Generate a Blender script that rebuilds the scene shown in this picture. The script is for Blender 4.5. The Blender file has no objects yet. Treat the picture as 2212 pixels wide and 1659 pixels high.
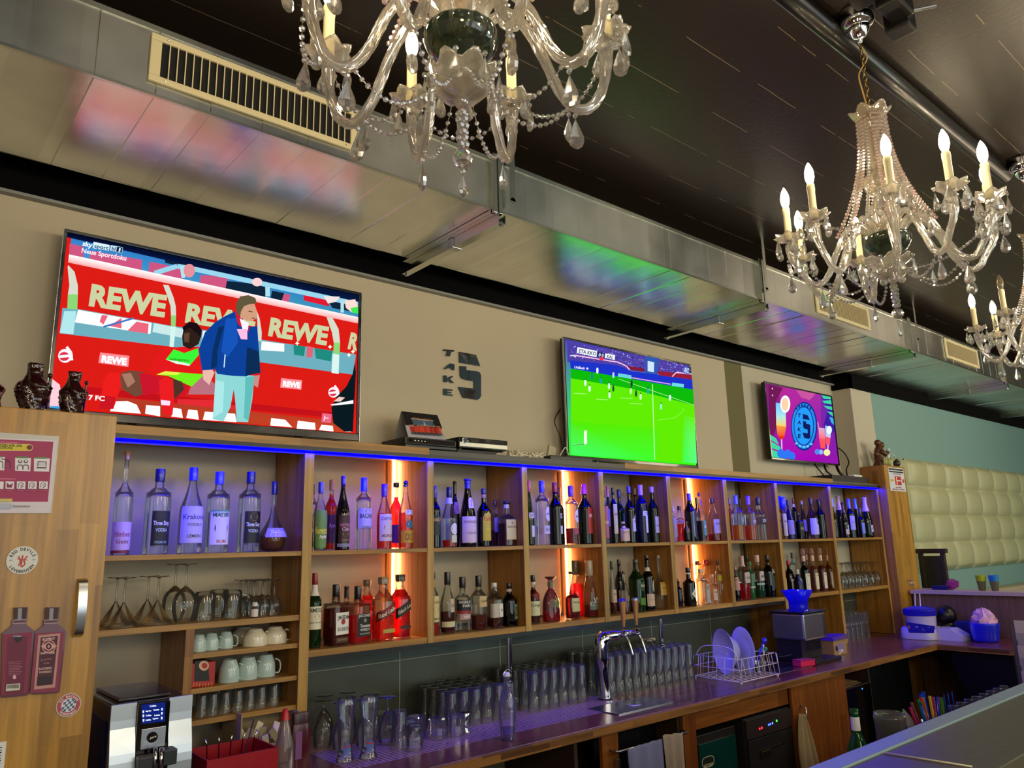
import bpy, bmesh, math, random
import numpy as np
from mathutils import Vector, Matrix
from mathutils.geometry import tessellate_polygon
random.seed(7)
SC = bpy.context.scene
COL = SC.collection
PI = math.pi
EYE = 1.70
# ---------------------------------------------------------------- camera (2212 x 1659 frame)
FPX, YAW, PIT, ROL = 1643.396, 0.7073136, 0.2120291, 0.0260347
_f = np.array([math.sin(YAW)*math.cos(PIT), math.cos(YAW)*math.cos(PIT), math.sin(PIT)])
_r = np.array([math.cos(YAW), -math.sin(YAW), 0.0])
_d = np.cross(_f, _r)
_r2 = _r*math.cos(ROL)+_d*math.sin(ROL)
_d2 = -_r*math.sin(ROL)+_d*math.cos(ROL)
RM = np.array([_r2, _d2, _f])
cd = bpy.data.cameras.new('camera'); cam = bpy.data.objects.new('camera', cd); COL.objects.link(cam)
cd.sensor_width = 36.0; cd.lens = FPX/2212*36.0; cd.clip_start = 0.05; cd.clip_end = 60
M = Matrix(((_r2[0], -_d2[0], -_f[0], 0), (_r2[1], -_d2[1], -_f[1], 0), (_r2[2], -_d2[2], -_f[2], EYE), (0, 0, 0, 1)))
cam.matrix_world = M
SC.camera = cam
# ---------------------------------------------------------------- world, view, lights
w = bpy.data.worlds.new('world'); SC.world = w; w.use_nodes = True
w.node_tree.nodes['Background'].inputs[0].default_value = (0.55, 0.7, 0.8, 1)
w.node_tree.nodes['Background'].inputs[1].default_value = 0.3
SC.view_settings.view_transform = 'Standard'; SC.view_settings.look = 'None'
SC.view_settings.gamma = 1.0; SC.view_settings.use_curve_mapping = False
SC.view_settings.exposure = 0.9
try:
    SC.cycles.transparent_max_bounces = 48; SC.cycles.max_bounces = 10; SC.cycles.transmission_bounces = 8
    SC.cycles.sample_clamp_indirect = 4.0
except Exception: pass
def area(name, loc, rot, sx, sy, power, col):
    l = bpy.data.lights.new(name, 'AREA'); l.shape = 'RECTANGLE'; l.size = sx; l.size_y = sy; l.energy = power; l.color = col
    o = bpy.data.objects.new(name, l); o.location = loc; o.rotation_euler = rot; COL.objects.link(o); return o
def lamp(name, loc, power, col, rad=.2):
    l = bpy.data.lights.new(name, 'POINT'); l.energy = power; l.color = col; l.shadow_soft_size = rad
    o = bpy.data.objects.new(name, l); o.location = loc; COL.objects.link(o); return o
BULB_E = 75.0
# added fill lights: cool panels by the front wall, warm points without any lamp
area('window_daylight', (1.5, -4.35, 1.9), (math.radians(90), 0, 0), 6.0, 2.2, 48, (0.8, 0.93, 1.0))
area('window_daylight', (8.5, -4.35, 1.9), (math.radians(90), 0, 0), 4.0, 2.2, 45, (0.6, 0.95, 0.95))
for _x in (-1.2, 1.6, 4.4, 7.2):
    lamp('table_chandelier_light', (_x, -1.9, 2.65), 38, (1.0, 0.80, 0.56), .3)
lamp('table_chandelier_light', (6.6, 0.9, 2.75), 20, (1.0, 0.8, 0.56), .3)
lamp('table_chandelier_light', (8.6, 0.9, 2.75), 20, (1.0, 0.8, 0.56), .3)
# ---------------------------------------------------------------- pixel -> place helpers (z in room metres)
def ray(x, y): return RM.T @ np.array([(x-1106)/FPX, (y-829.5)/FPX, 1.0])
def onY(x, y, Y): d = ray(x, y); p = d*Y/d[1]; return (p[0], Y, p[2]+EYE)
def onX(x, y, X): d = ray(x, y); p = d*X/d[0]; return (X, p[1], p[2]+EYE)
def onZ(x, y, Z): d = ray(x, y); p = d*(Z-EYE)/d[2]; return (p[0], p[1], Z)
def depth(P): return (RM @ (np.array(P)-np.array([0, 0, EYE])))[2]
CROP = dict(A=(0, 850, .31646), B=(640, 1020, .12658), C=(640, 1220, .12658), D=(910, 1020, .10849), E=(910, 1210, .11454),
            F=(1120, 1020, .10248), G=(1120, 1190, .10852), H=(1290, 1020, .09643), I=(1300, 1180, .10245), J=(1440, 1030, .1085),
            K=(1450, 1170, .11302), L=(1660, 1040, .11302), M=(1670, 1160, .11754), T1=(80, 480, .32549), T2=(780, 700, .35262),
            T3=(1550, 750, .30132), W=(800, 870, .19892), P=(0, 930, .11457), U=(0, 1200, .31646), Q=(180, 1480, .13562), S=(0, 760, .12054),
            R=(1860, 1180, .15913), X=(1650, 1250, .25407), V=(1640, 1280, .14467), N=(1490, 1340, .09646), O=(1240, 1280, .15075), Z=(1780, 900, .10848), Y=(600, 1300, .27125), HP=(1100, 1300, .27125), PX=(0, 0, 1))
def px(c, x, y): a, b, s = CROP[c]; return (a+x*s, b+y*s)
def cY(c, x, y, Y): return onY(*px(c, x, y), Y)
def cZ(c, x, y, Z): return onZ(*px(c, x, y), Z)
def cX(c, x, y, X): return onX(*px(c, x, y), X)
# ---------------------------------------------------------------- colour + materials
def lin(h):
    if not isinstance(h, str): return tuple(h)[:3]
    h = h.lstrip('#'); v = [int(h[i:i+2], 16)/255 for i in (0, 2, 4)]
    return tuple(c/12.92 if c <= .04045 else ((c+.055)/1.055)**2.4 for c in v)
MATS = {}
def newmat(name):
    m = bpy.data.materials.new(name); m.use_nodes = True; m.node_tree.nodes.clear()
    return m, m.node_tree.nodes, m.node_tree.links
def mat(name, col, rough=.5, metal=0.0, trans=0.0, bump=0, coat=0, spec=.5):
    if name in MATS: return MATS[name]
    m, n, l = newmat(name); o = n.new('ShaderNodeOutputMaterial'); b = n.new('ShaderNodeBsdfPrincipled')
    b.inputs['Base Color'].default_value = (*lin(col), 1); b.inputs['Roughness'].default_value = rough
    b.inputs['Metallic'].default_value = metal; b.inputs['Transmission Weight'].default_value = trans
    b.inputs['Coat Weight'].default_value = coat; b.inputs['Specular IOR Level'].default_value = spec
    l.new(b.outputs[0], o.inputs[0])
    tc = n.new('ShaderNodeTexCoord'); nz = n.new('ShaderNodeTexNoise'); nz.inputs['Scale'].default_value = bump if bump else 30
    l.new(tc.outputs['Object'], nz.inputs['Vector'])
    if bump:
        bp = n.new('ShaderNodeBump'); bp.inputs['Strength'].default_value = .25; bp.inputs['Distance'].default_value = .004
        l.new(nz.outputs[0], bp.inputs['Height']); l.new(bp.outputs[0], b.inputs['Normal'])
    else:
        r = n.new('ShaderNodeMapRange'); r.inputs['To Min'].default_value = max(.0, rough-.04); r.inputs['To Max'].default_value = min(1, rough+.04)
        l.new(nz.outputs[0], r.inputs['Value']); l.new(r.outputs[0], b.inputs['Roughness'])
    MATS[name] = m; return m
def emit(name, col, s):
    if name in MATS: return MATS[name]
    m, n, l = newmat(name); o = n.new('ShaderNodeOutputMaterial'); e = n.new('ShaderNodeEmission')
    e.inputs[0].default_value = (*lin(col), 1); e.inputs[1].default_value = s; l.new(e.outputs[0], o.inputs[0])
    MATS[name] = m; return m
def glass(name, col='#ffffff', edge=.45, gloss=1.0, frost=0.0, rough=.015):
    """thin blown glass: see-through sheet, darker on its grazing rims, fresnel gloss"""
    if name in MATS: return MATS[name]
    m, n, l = newmat(name); o = n.new('ShaderNodeOutputMaterial')
    t = n.new('ShaderNodeBsdfTransparent'); g = n.new('ShaderNodeBsdfGlossy'); g.inputs['Roughness'].default_value = rough
    lw = n.new('ShaderNodeLayerWeight'); lw.inputs[0].default_value = .25
    mx = n.new('ShaderNodeMix'); mx.data_type = 'RGBA'
    c = lin(col); mx.inputs['A'].default_value = (*c, 1); mx.inputs['B'].default_value = (*[v*(1-edge) for v in c], 1)
    l.new(lw.outputs['Facing'], mx.inputs['Factor']); l.new(mx.outputs['Result'], t.inputs[0])
    fr = n.new('ShaderNodeFresnel'); fr.inputs[0].default_value = 1.45
    ml = n.new('ShaderNodeMath'); ml.operation = 'MULTIPLY_ADD'; ml.inputs[1].default_value = .9*gloss; ml.inputs[2].default_value = .015; ml.use_clamp = True
    l.new(fr.outputs[0], ml.inputs[0])
    s = n.new('ShaderNodeMixShader'); l.new(ml.outputs[0], s.inputs[0]); l.new(t.outputs[0], s.inputs[1]); l.new(g.outputs[0], s.inputs[2])
    last = s
    if frost:
        d = n.new('ShaderNodeBsdfTranslucent'); d.inputs[0].default_value = (*c, 1); d2 = n.new('ShaderNodeBsdfDiffuse'); d2.inputs[0].default_value = (*c, 1)
        a = n.new('ShaderNodeMixShader'); l.new(d.outputs[0], a.inputs[1]); l.new(d2.outputs[0], a.inputs[2])
        s2 = n.new('ShaderNodeMixShader'); s2.inputs[0].default_value = frost
        l.new(s.outputs[0], s2.inputs[1]); l.new(a.outputs[0], s2.inputs[2]); last = s2
    l.new(last.outputs[0], o.inputs[0]); MATS[name] = m; return m
def crystal(name, col=(1, .97, .9), tl=.16):
    if name in MATS: return MATS[name]
    m, n, l = newmat(name); o = n.new('ShaderNodeOutputMaterial')
    t = n.new('ShaderNodeBsdfTransparent'); g = n.new('ShaderNodeBsdfGlass'); g.inputs['IOR'].default_value = 1.5; g.inputs['Roughness'].default_value = .03
    g.inputs[0].default_value = (*col, 1); d = n.new('ShaderNodeBsdfTranslucent'); d.inputs[0].default_value = (*col, 1)
    gl = n.new('ShaderNodeBsdfGlossy'); gl.inputs['Roughness'].default_value = .12
    a = n.new('ShaderNodeMixShader'); a.inputs[0].default_value = .3; l.new(g.outputs[0], a.inputs[1]); l.new(t.outputs[0], a.inputs[2])
    b = n.new('ShaderNodeMixShader'); b.inputs[0].default_value = tl; l.new(a.outputs[0], b.inputs[1]); l.new(d.outputs[0], b.inputs[2])
    c = n.new('ShaderNodeMixShader'); c.inputs[0].default_value = .2; l.new(b.outputs[0], c.inputs[1]); l.new(gl.outputs[0], c.inputs[2])
    l.new(c.outputs[0], o.inputs[0]); MATS[name] = m; return m
def wood(name, c0, c1, c2, across='X', along='Z', wd=.045, ln=.7, rough=.35, grain=1.0, coat=0.0):
    """glued staves: every stave has its own tone, fine grain runs along it"""
    if name in MATS: return MATS[name]
    m, n, l = newmat(name); o = n.new('ShaderNodeOutputMaterial'); b = n.new('ShaderNodeBsdfPrincipled'); l.new(b.outputs[0], o.inputs[0])
    geo = n.new('ShaderNodeNewGeometry'); sp = n.new('ShaderNodeSeparateXYZ'); l.new(geo.outputs['Position'], sp.inputs[0])
    def mth(op, a, bb=None, c=None):
        q = n.new('ShaderNodeMath'); q.operation = op
        for i, v in enumerate((a, bb, c)):
            if v is None: continue
            if isinstance(v, (int, float)): q.inputs[i].default_value = v
            else: l.new(v, q.inputs[i])
        return q.outputs[0]
    u = mth('FLOOR', mth('DIVIDE', sp.outputs[across], wd))
    wn = n.new('ShaderNodeTexWhiteNoise'); wn.noise_dimensions = '1D'; l.new(u, wn.inputs['W'])
    v = mth('FLOOR', mth('ADD', mth('DIVIDE', sp.outputs[along], ln), mth('MULTIPLY', wn.outputs['Value'], 7.3)))
    cb = n.new('ShaderNodeCombineXYZ'); l.new(u, cb.inputs[0]); l.new(v, cb.inputs[1])
    w2 = n.new('ShaderNodeTexWhiteNoise'); w2.noise_dimensions = '2D'; l.new(cb.outputs[0], w2.inputs['Vector'])
    cr = n.new('ShaderNodeValToRGB'); e = cr.color_ramp.elements
    e[0].position = 0; e[0].color = (*lin(c0), 1); e[1].position = 1; e[1].color = (*lin(c2), 1); k = e.new(.5); k.color = (*lin(c1), 1)
    l.new(w2.outputs['Value'], cr.inputs[0])
    mp = n.new('ShaderNodeMapping'); sc = {'X': 60, 'Y': 60, 'Z': 60}; sc[along] = 3.0
    mp.inputs['Scale'].default_value = (sc['X'], sc['Y'], sc['Z']); l.new(geo.outputs['Position'], mp.inputs[0])
    nz = n.new('ShaderNodeTexNoise'); nz.inputs['Scale'].default_value = 1.0; nz.inputs['Detail'].default_value = 4; l.new(mp.outputs[0], nz.inputs['Vector'])
    rg = n.new('ShaderNodeMapRange'); rg.inputs['From Min'].default_value = .3; rg.inputs['From Max'].default_value = .7
    rg.inputs['To Min'].default_value = 1-.35*grain; rg.inputs['To Max'].default_value = 1+.15*grain; l.new(nz.outputs[0], rg.inputs['Value'])
    vm = n.new('ShaderNodeVectorMath'); vm.operation = 'SCALE'; l.new(cr.outputs[0], vm.inputs[0]); l.new(rg.outputs[0], vm.inputs['Scale'])
    l.new(vm.outputs[0], b.inputs['Base Color']); b.inputs['Roughness'].default_value = rough; b.inputs['Coat Weight'].default_value = coat
    b.inputs['Coat Roughness'].default_value = .15
    MATS[name] = m; return m
def attrmat(name, emis=0.0, rough=.5):
    """colours painted on a flat print or shown by a screen, read from the mesh"""
    if name in MATS: return MATS[name]
    m, n, l = newmat(name); o = n.new('ShaderNodeOutputMaterial'); a = n.new('ShaderNodeAttribute'); a.attribute_name = 'Col'
    if emis:
        e = n.new('ShaderNodeEmission'); e.inputs[1].default_value = emis; l.new(a.outputs[0], e.inputs[0]); l.new(e.outputs[0], o.inputs[0])
    else:
        b = n.new('ShaderNodeBsdfPrincipled'); b.inputs['Roughness'].default_value = rough; l.new(a.outputs[0], b.inputs['Base Color']); l.new(b.outputs[0], o.inputs[0])
    MATS[name] = m; return m
# ---------------------------------------------------------------- object helpers
WL = {}
def tag(o, label=None, cat=None, group=None, kind=None):
    if label: o['label'] = label
    if cat: o['category'] = cat
    if group: o['group'] = group
    if kind: o['kind'] = kind
    return o
def empty(name, loc, label, cat, group=None):
    o = bpy.data.objects.new(name, None); o.empty_display_size = .05; o.location = loc; COL.objects.link(o); WL[o.name] = Vector(loc)
    return tag(o, label, cat, group)
def circ(r, n, ph=0, e=2.0, sy=1.0):
    out = []
    for i in range(n):
        a = 2*PI*i/n+ph; c, s = math.cos(a), math.sin(a)
        if e != 2.0:
            k = (abs(c)**e+abs(s)**e)**(-1/e); c *= k; s *= k
        out.append((r*c, r*sy*s))
    return out
def smoothprof(p, k=3):
    """Catmull-Rom through (r, z) points"""
    out = []
    for i in range(len(p)-1):
        a = p[max(i-1, 0)]; b = p[i]; c = p[i+1]; d = p[min(i+2, len(p)-1)]
        for j in range(k):
            t = j/k
            out.append(tuple(.5*((2*b[q])+(-a[q]+c[q])*t+(2*a[q]-5*b[q]+4*c[q]-d[q])*t*t+(-a[q]+3*b[q]-3*c[q]+d[q])*t**3) for q in (0, 1)))
    out.append(p[-1]); return [(max(r, 0), z) for r, z in out]
class MB:
    def __init__(s): s.v = []; s.f = []; s.c = []
    def add(s, vs, fs):
        o = len(s.v); s.v += [tuple(v) for v in vs]; s.f += [tuple(i+o for i in f) for f in fs]; return s
    def box(s, x0, x1, y0, y1, z0, z1, b=0.0):
        if x0 > x1: x0, x1 = x1, x0
        if y0 > y1: y0, y1 = y1, y0
        if z0 > z1: z0, z1 = z1, z0
        if b <= 0:
            return s.add([(x0, y0, z0), (x1, y0, z0), (x1, y1, z0), (x0, y1, z0), (x0, y0, z1), (x1, y0, z1), (x1, y1, z1), (x0, y1, z1)],
                         [(0, 3, 2, 1), (4, 5, 6, 7), (0, 1, 5, 4), (1, 2, 6, 5), (2, 3, 7, 6), (3, 0, 4, 7)])
        bm = bmesh.new(); bmesh.ops.create_cube(bm, size=1)
        for v in bm.verts: v.co = Vector(((x0+x1)/2+v.co.x*(x1-x0), (y0+y1)/2+v.co.y*(y1-y0), (z0+z1)/2+v.co.z*(z1-z0)))
        b = min(b, .45*min(x1-x0, y1-y0, z1-z0))
        bmesh.ops.bevel(bm, geom=bm.edges[:], offset=b, segments=2, affect='EDGES', profile=.6)
        bm.verts.index_update(); s.add([v.co for v in bm.verts], [[v.index for v in f.verts] for f in bm.faces]); bm.free(); return s
    def lathe(s, prof, c=(0, 0, 0), n=20, e=2.0, sy=1.0, ph=0.0, close=True, rot=0.0):
        vs = []; fs = []
        for r, z in prof:
            for x, y in circ(max(r, 1e-4), n, ph, e, sy):
                if rot: x, y = x*math.cos(rot)-y*math.sin(rot), x*math.sin(rot)+y*math.cos(rot)
                vs.append((c[0]+x, c[1]+y, c[2]+z))
        m = len(prof)
        for i in range(m-1):
            for j in range(n):
                k = (j+1) % n; fs.append((i*n+j, i*n+k, (i+1)*n+k, (i+1)*n+j))
        if close:
            fs.append(tuple(range(n-1, -1, -1))); fs.append(tuple((m-1)*n+j for j in range(n)))
        return s.add(vs, fs)
    def tube(s, pts, r, n=8, cap=True, lobes=0, twist=0.0):
        pts = [Vector(p) for p in pts]; rs = r if isinstance(r, (list, tuple)) else [r]*len(pts)
        vs = []; fs = []; up = None
        for i, p in enumerate(pts):
            t = (pts[min(i+1, len(pts)-1)]-pts[max(i-1, 0)]).normalized()
            if up is None: up = t.orthogonal().normalized()
            up = (up-t*up.dot(t)); up = up.normalized() if up.length > 1e-6 else t.orthogonal().normalized()
            sd = t.cross(up)
            for j in range(n):
                a = 2*PI*j/n; rr = rs[i]*(1+(.26*math.cos(lobes*a+twist*i) if lobes else 0))
                vs.append(p+(up*math.cos(a)+sd*math.sin(a))*rr)
        for i in range(len(pts)-1):
            for j in range(n):
                k = (j+1) % n; fs.append((i*n+j, i*n+k, (i+1)*n+k, (i+1)*n+j))
        if cap: fs.append(tuple(range(n-1, -1, -1))); fs.append(tuple((len(pts)-1)*n+j for j in range(n)))
        return s.add(vs, fs)
    def ball(s, c, r, n=8, m=6, sx=1, sy=1, sz=1):
        vs = [(c[0], c[1], c[2]-r*sz)]; fs = []
        for i in range(1, m):
            t = PI*i/m
            for j in range(n): a = 2*PI*j/n; vs.append((c[0]+r*sx*math.sin(t)*math.cos(a), c[1]+r*sy*math.sin(t)*math.sin(a), c[2]-r*sz*math.cos(t)))
        vs.append((c[0], c[1], c[2]+r*sz)); L = len(vs)-1
        for j in range(n):
            k = (j+1) % n; fs.append((0, 1+k, 1+j)); fs.append((L, L-n+j, L-n+k))
            for i in range(m-2): fs.append((1+i*n+j, 1+i*n+k, 1+(i+1)*n+k, 1+(i+1)*n+j))
        return s.add(vs, fs)
    def prism(s, pts, d):
        """closed outline (world points) pushed out by vector d"""
        n = len(pts); p = [Vector(q) for q in pts]; d = Vector(d)
        tr = tessellate_polygon([p]); s.add(p+[q+d for q in p], [tuple(t) for t in tr]+[tuple(i+n for i in reversed(t)) for t in tr]+[(i, (i+1) % n, n+(i+1) % n, n+i) for i in range(n)])
        return s
    def xf(s, M): s.v = [tuple(M @ Vector(v)) for v in s.v]; return s
    def build(s, name, m, parent=None, smooth=False, loc=None, label=None, cat=None, group=None, kind=None, auto=None):
        root = WL[parent.name] if parent is not None else None
        if root is None:
            if loc is None:
                xs = [v[0] for v in s.v]; ys = [v[1] for v in s.v]; zs = [v[2] for v in s.v]
                loc = ((min(xs)+max(xs))/2, (min(ys)+max(ys))/2, min(zs))
            root = Vector(loc)
        me = bpy.data.meshes.new(name); me.from_pydata([(v[0]-root[0], v[1]-root[1], v[2]-root[2]) for v in s.v], [], s.f)
        bm = bmesh.new(); bm.from_mesh(me); bmesh.ops.recalc_face_normals(bm, faces=bm.faces[:]); bm.to_mesh(me); bm.free()
        me.materials.append(m)
        if smooth: me.shade_smooth()
        if auto:
            me.shade_smooth(); me.set_sharp_from_angle(angle=math.radians(auto))
        o = bpy.data.objects.new(name, me); COL.objects.link(o)
        if parent is not None: o.parent = parent; WL[o.name] = WL[parent.name]
        else: o.location = root; WL[o.name] = Vector(root)
        return tag(o, label, cat, group, kind)
FC = {}
def text2d(txt, bold=0.0):
    """outline triangles of a word in unit space: width 1 starts at 0, cap height 1"""
    k = (txt, bold)
    if k in FC: return FC[k]
    cu = bpy.data.curves.new('t', 'FONT'); cu.body = txt; cu.size = 1; cu.offset = bold; cu.resolution_u = 3
    o = bpy.data.objects.new('t', cu); COL.objects.link(o); dg = bpy.context.evaluated_depsgraph_get()
    me = bpy.data.meshes.new_from_object(o.evaluated_get(dg)); vs = [(v.co.x, v.co.y) for v in me.vertices]; fs = [tuple(p.vertices) for p in me.polygons]
    bpy.data.objects.remove(o); bpy.data.curves.remove(cu); bpy.data.meshes.remove(me)
    if not vs: vs = [(0, 0), (1, 0), (1, 1)]; fs = [(0, 1, 2)]
    x0 = min(v[0] for v in vs); x1 = max(v[0] for v in vs); H = .72
    FC[k] = ([((a-x0)/max(x1-x0, 1e-6), b/H) for a, b in vs], fs, (x1-x0)/H); return FC[k]
class Soup:
    """flat picture made of coloured shapes lying on a plane; later shapes sit a hair in front"""
    def __init__(s, fn, nrm, step=.00006): s.fn = fn; s.n = Vector(nrm); s.step = step; s.v = []; s.f = []; s.c = []; s.k = 0
    def raw(s, P, F, col):
        s.k += 1; o = len(s.v); s.v += [Vector(p)+s.n*s.step*s.k for p in P]; s.f += [tuple(i+o for i in f) for f in F]
        cs = col if isinstance(col, list) else [col]*len(P); cs = [lin(c) for c in cs]
        s.c += cs
    def poly(s, pts, col):
        P = [Vector(s.fn(*p)) for p in pts]; s.raw(P, [tuple(t) for t in tessellate_polygon([P])], col)
    def quad(s, pts, cols): s.raw([Vector(s.fn(*p)) for p in pts], [(0, 1, 2, 3)], cols)
    def ell(s, cx, cy, rx, ry, col, n=24, a0=0, a1=2*PI): s.poly([(cx+rx*math.cos(a0+(a1-a0)*i/n), cy+ry*math.sin(a0+(a1-a0)*i/n)) for i in range(n)], col)
    def line(s, pts, w, col):
        for (x0, y0), (x1, y1) in zip(pts[:-1], pts[1:]):
            dx, dy = x1-x0, y1-y0; L = math.hypot(dx, dy) or 1; nx, ny = -dy/L*w/2, dx/L*w/2
            s.poly([(x0+nx, y0+ny), (x1+nx, y1+ny), (x1-nx, y1-ny), (x0-nx, y0-ny)], col)
    def text(s, txt, a, b, h, col, bold=.01, up=None):
        """baseline runs from a to b; letters h high"""
        vs, fs, _ = text2d(txt, bold); u = (b[0]-a[0], b[1]-a[1]); L = math.hypot(*u) or 1
        n = up if up else (u[1]/L*h, -u[0]/L*h)
        s.raw([Vector(s.fn(a[0]+x*u[0]+y*n[0], a[1]+x*u[1]+y*n[1])) for x, y in vs], fs, col)
    def build(s, name, m, parent=None, **kw):
        root = WL[parent.name] if parent is not None else Vector(kw.get('loc', s.v[0]))
        me = bpy.data.meshes.new(name); me.from_pydata([tuple(v-root) for v in s.v], [], s.f); me.materials.append(m)
        at = me.color_attributes.new('Col', 'FLOAT_COLOR', 'POINT')
        for i, c in enumerate(s.c): at.data[i].color = (*c, 1)
        o = bpy.data.objects.new(name, me); COL.objects.link(o)
        if parent is not None: o.parent = parent; WL[o.name] = WL[parent.name]
        else: o.location = root; WL[o.name] = root.copy()
        return tag(o, kw.get('label'), kw.get('cat'), kw.get('group'), kw.get('kind'))
# shared materials
M_CHROME = mat('chrome', '#d8dadc', .08, 1.0); M_STEEL = mat('brushed_steel', '#b8bcc0', .28, 1.0)
M_BLACK = mat('black_plastic', '#0b0b0d', .35); M_GLOSSBLACK = mat('gloss_black', '#060607', .08, coat=.5)
M_CREAM = mat('cream_enamel', '#e2d3a4', .45); M_WHITE = mat('white_enamel', '#e8e8e4', .35)
GLT = glass('tableware_glass', '#fdfffe', .1, 1.25, frost=.025)
OAK = ('#b28028', '#c29036', '#9c6e1e')
W_FRONT = wood('oak_staves_front', *OAK, across='X', along='Z', wd=.052, ln=.55, rough=.3)
W_SIDE = wood('oak_staves_side', '#9c6a20', '#b07c32', '#865618', across='Y', along='Z', wd=.048, ln=.9, rough=.35)
W_BOARD = wood('oak_staves_board', '#b08438', '#a8782c', '#bc9048', across='Y', along='X', wd=.045, ln=.8, rough=.4)
W_LOW = wood('stained_oak_staves', '#8a4f1a', '#96591f', '#7a4214', across='X', along='Z', wd=.07, ln=1.4, rough=.35, coat=.2)
W_COUNTER = wood('worktop_staves', '#70302a', '#86402f', '#5c241e', across='Y', along='X', wd=.04, ln=.9, rough=.28, coat=.35)
W_EDGE = wood('worktop_edge_staves', '#8a5c2c', '#a8763c', '#5e3a1a', across='Z', along='X', wd=.02, ln=.25, rough=.4)
# ================================================================ room shell
def wallmat():
    m, n, l = newmat('painted_wall'); o = n.new('ShaderNodeOutputMaterial'); b = n.new('ShaderNodeBsdfPrincipled'); l.new(b.outputs[0], o.inputs[0])
    b.inputs['Roughness'].default_value = .75
    geo = n.new('ShaderNodeNewGeometry'); sp = n.new('ShaderNodeSeparateXYZ'); l.new(geo.outputs['Position'], sp.inputs[0])
    def gt(out, v):
        q = n.new('ShaderNodeMath'); q.operation = 'GREATER_THAN'; q.inputs[1].default_value = v; l.new(out, q.inputs[0]); return q.outputs[0]
    a = gt(sp.outputs['X'], 4.824); c = gt(sp.outputs['X'], 5.05); t = gt(sp.outputs['X'], 6.84)
    def mix(f, x, y):
        q = n.new('ShaderNodeMix'); q.data_type = 'RGBA'; l.new(f, q.inputs['Factor'])
        for s, v in (('A', x), ('B', y)):
            if isinstance(v, str): q.inputs[s].default_value = (*lin(v), 1)
            else: l.new(v, q.inputs[s])
        return q.outputs['Result']
    r = mix(a, '#c6b99c', '#6f6842'); r = mix(c, r, '#c4bca4'); r = mix(t, r, '#7fa39c')
    l.new(r, b.inputs['Base Color'])
    nz = n.new('ShaderNodeTexNoise'); nz.inputs['Scale'].default_value = 160; l.new(geo.outputs['Position'], nz.inputs['Vector'])
    bp = n.new('ShaderNodeBump'); bp.inputs['Strength'].default_value = .12; bp.inputs['Distance'].default_value = .002; l.new(nz.outputs[0], bp.inputs['Height']); l.new(bp.outputs[0], b.inputs['Normal'])
    return m
M_WALL = wallmat()
MB().box(-3.2, 6.46, 3.19, 3.34, 0, 3.48).build('wall_back', M_WALL, kind='structure')
MB().box(6.46, 13.2, 3.03, 3.34, 0, 3.48).build('wall_back_right', M_WALL, kind='structure')
MB().box(-3.2, -3.05, -4.55, 3.19, 0, 3.48).build('wall_left', mat('plain_wall', '#b9b2a2', .8), kind='structure')
MB().box(13.05, 13.2, -4.55, 3.03, 0, 3.48).build('wall_right', MATS['plain_wall'], kind='structure')
MB().box(-3.05, 13.05, -4.6, -4.45, 0, 3.48).build('wall_front', MATS['plain_wall'], kind='structure')
def floormat():
    m = wood('floor_boards', '#5b4632', '#6a523a', '#4b3826', across='Y', along='X', wd=.14, ln=1.5, rough=.4); return m
MB().box(-3.2, 13.2, -4.6, 3.34, -.1, 0).build('floor', floormat(), kind='structure')
def ceilmat():
    m, n, l = newmat('black_ceiling_boards'); o = n.new('ShaderNodeOutputMaterial'); b = n.new('ShaderNodeBsdfPrincipled'); l.new(b.outputs[0], o.inputs[0])
    geo = n.new('ShaderNodeNewGeometry'); sp = n.new('ShaderNodeSeparateXYZ'); l.new(geo.outputs['Position'], sp.inputs[0])
    def mth(op, a, bb=None):
        q = n.new('ShaderNodeMath'); q.operation = op
        for i, v in enumerate((a, bb)):
            if v is None: continue
            if isinstance(v, (int, float)): q.inputs[i].default_value = v
            else: l.new(v, q.inputs[i])
        return q.outputs[0]
    nz0 = n.new('ShaderNodeTexNoise'); nz0.inputs['Scale'].default_value = 9; l.new(geo.outputs['Position'], nz0.inputs['Vector'])
    y = mth('ADD', sp.outputs['Y'], mth('MULTIPLY', nz0.outputs[0], .006))
    fr = mth('FRACT', mth('DIVIDE', y, .235)); d = mth('ABSOLUTE', mth('SUBTRACT', fr, .5))
    gap = mth('GREATER_THAN', d, .4935)
    nz = n.new('ShaderNodeTexNoise'); nz.inputs['Scale'].default_value = 4.3; nz.inputs['Detail'].default_value = 6; l.new(geo.outputs['Position'], nz.inputs['Vector'])
    chip = mth('MULTIPLY', gap, mth('GREATER_THAN', nz.outputs[0], .485))
    mx = n.new('ShaderNodeMix'); mx.data_type = 'RGBA'; l.new(chip, mx.inputs['Factor'])
    mx.inputs['A'].default_value = (*lin('#2a221d'), 1); mx.inputs['B'].default_value = (*lin('#8a7a62'), 1)
    l.new(mx.outputs['Result'], b.inputs['Base Color']); b.inputs['Roughness'].default_value = .36
    n2 = n.new('ShaderNodeTexNoise'); n2.inputs['Scale'].default_value = 55; n2.inputs['Detail'].default_value = 2; l.new(geo.outputs['Position'], n2.inputs['Vector'])
    h = mth('SUBTRACT', mth('MULTIPLY', n2.outputs[0], .35), gap)
    bp = n.new('ShaderNodeBump'); bp.inputs['Strength'].default_value = .35; bp.inputs['Distance'].default_value = .006; l.new(h, bp.inputs['Height']); l.new(bp.outputs[0], b.inputs['Normal'])
    return m
MB().box(-3.2, 13.2, -4.6, 3.34, 3.48, 3.6).build('ceiling', ceilmat(), kind='structure')
M_BAND = mat('matt_black_paint', '#020203', .9, spec=.15)
b = MB(); b.box(-3.05, 6.46, 3.165, 3.19, 3.04, 3.48); b.box(6.44, 13.05, 3.005, 3.03, 2.985, 3.48); b.box(6.44, 6.46, 3.005, 3.19, 2.985, 3.48)
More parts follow.
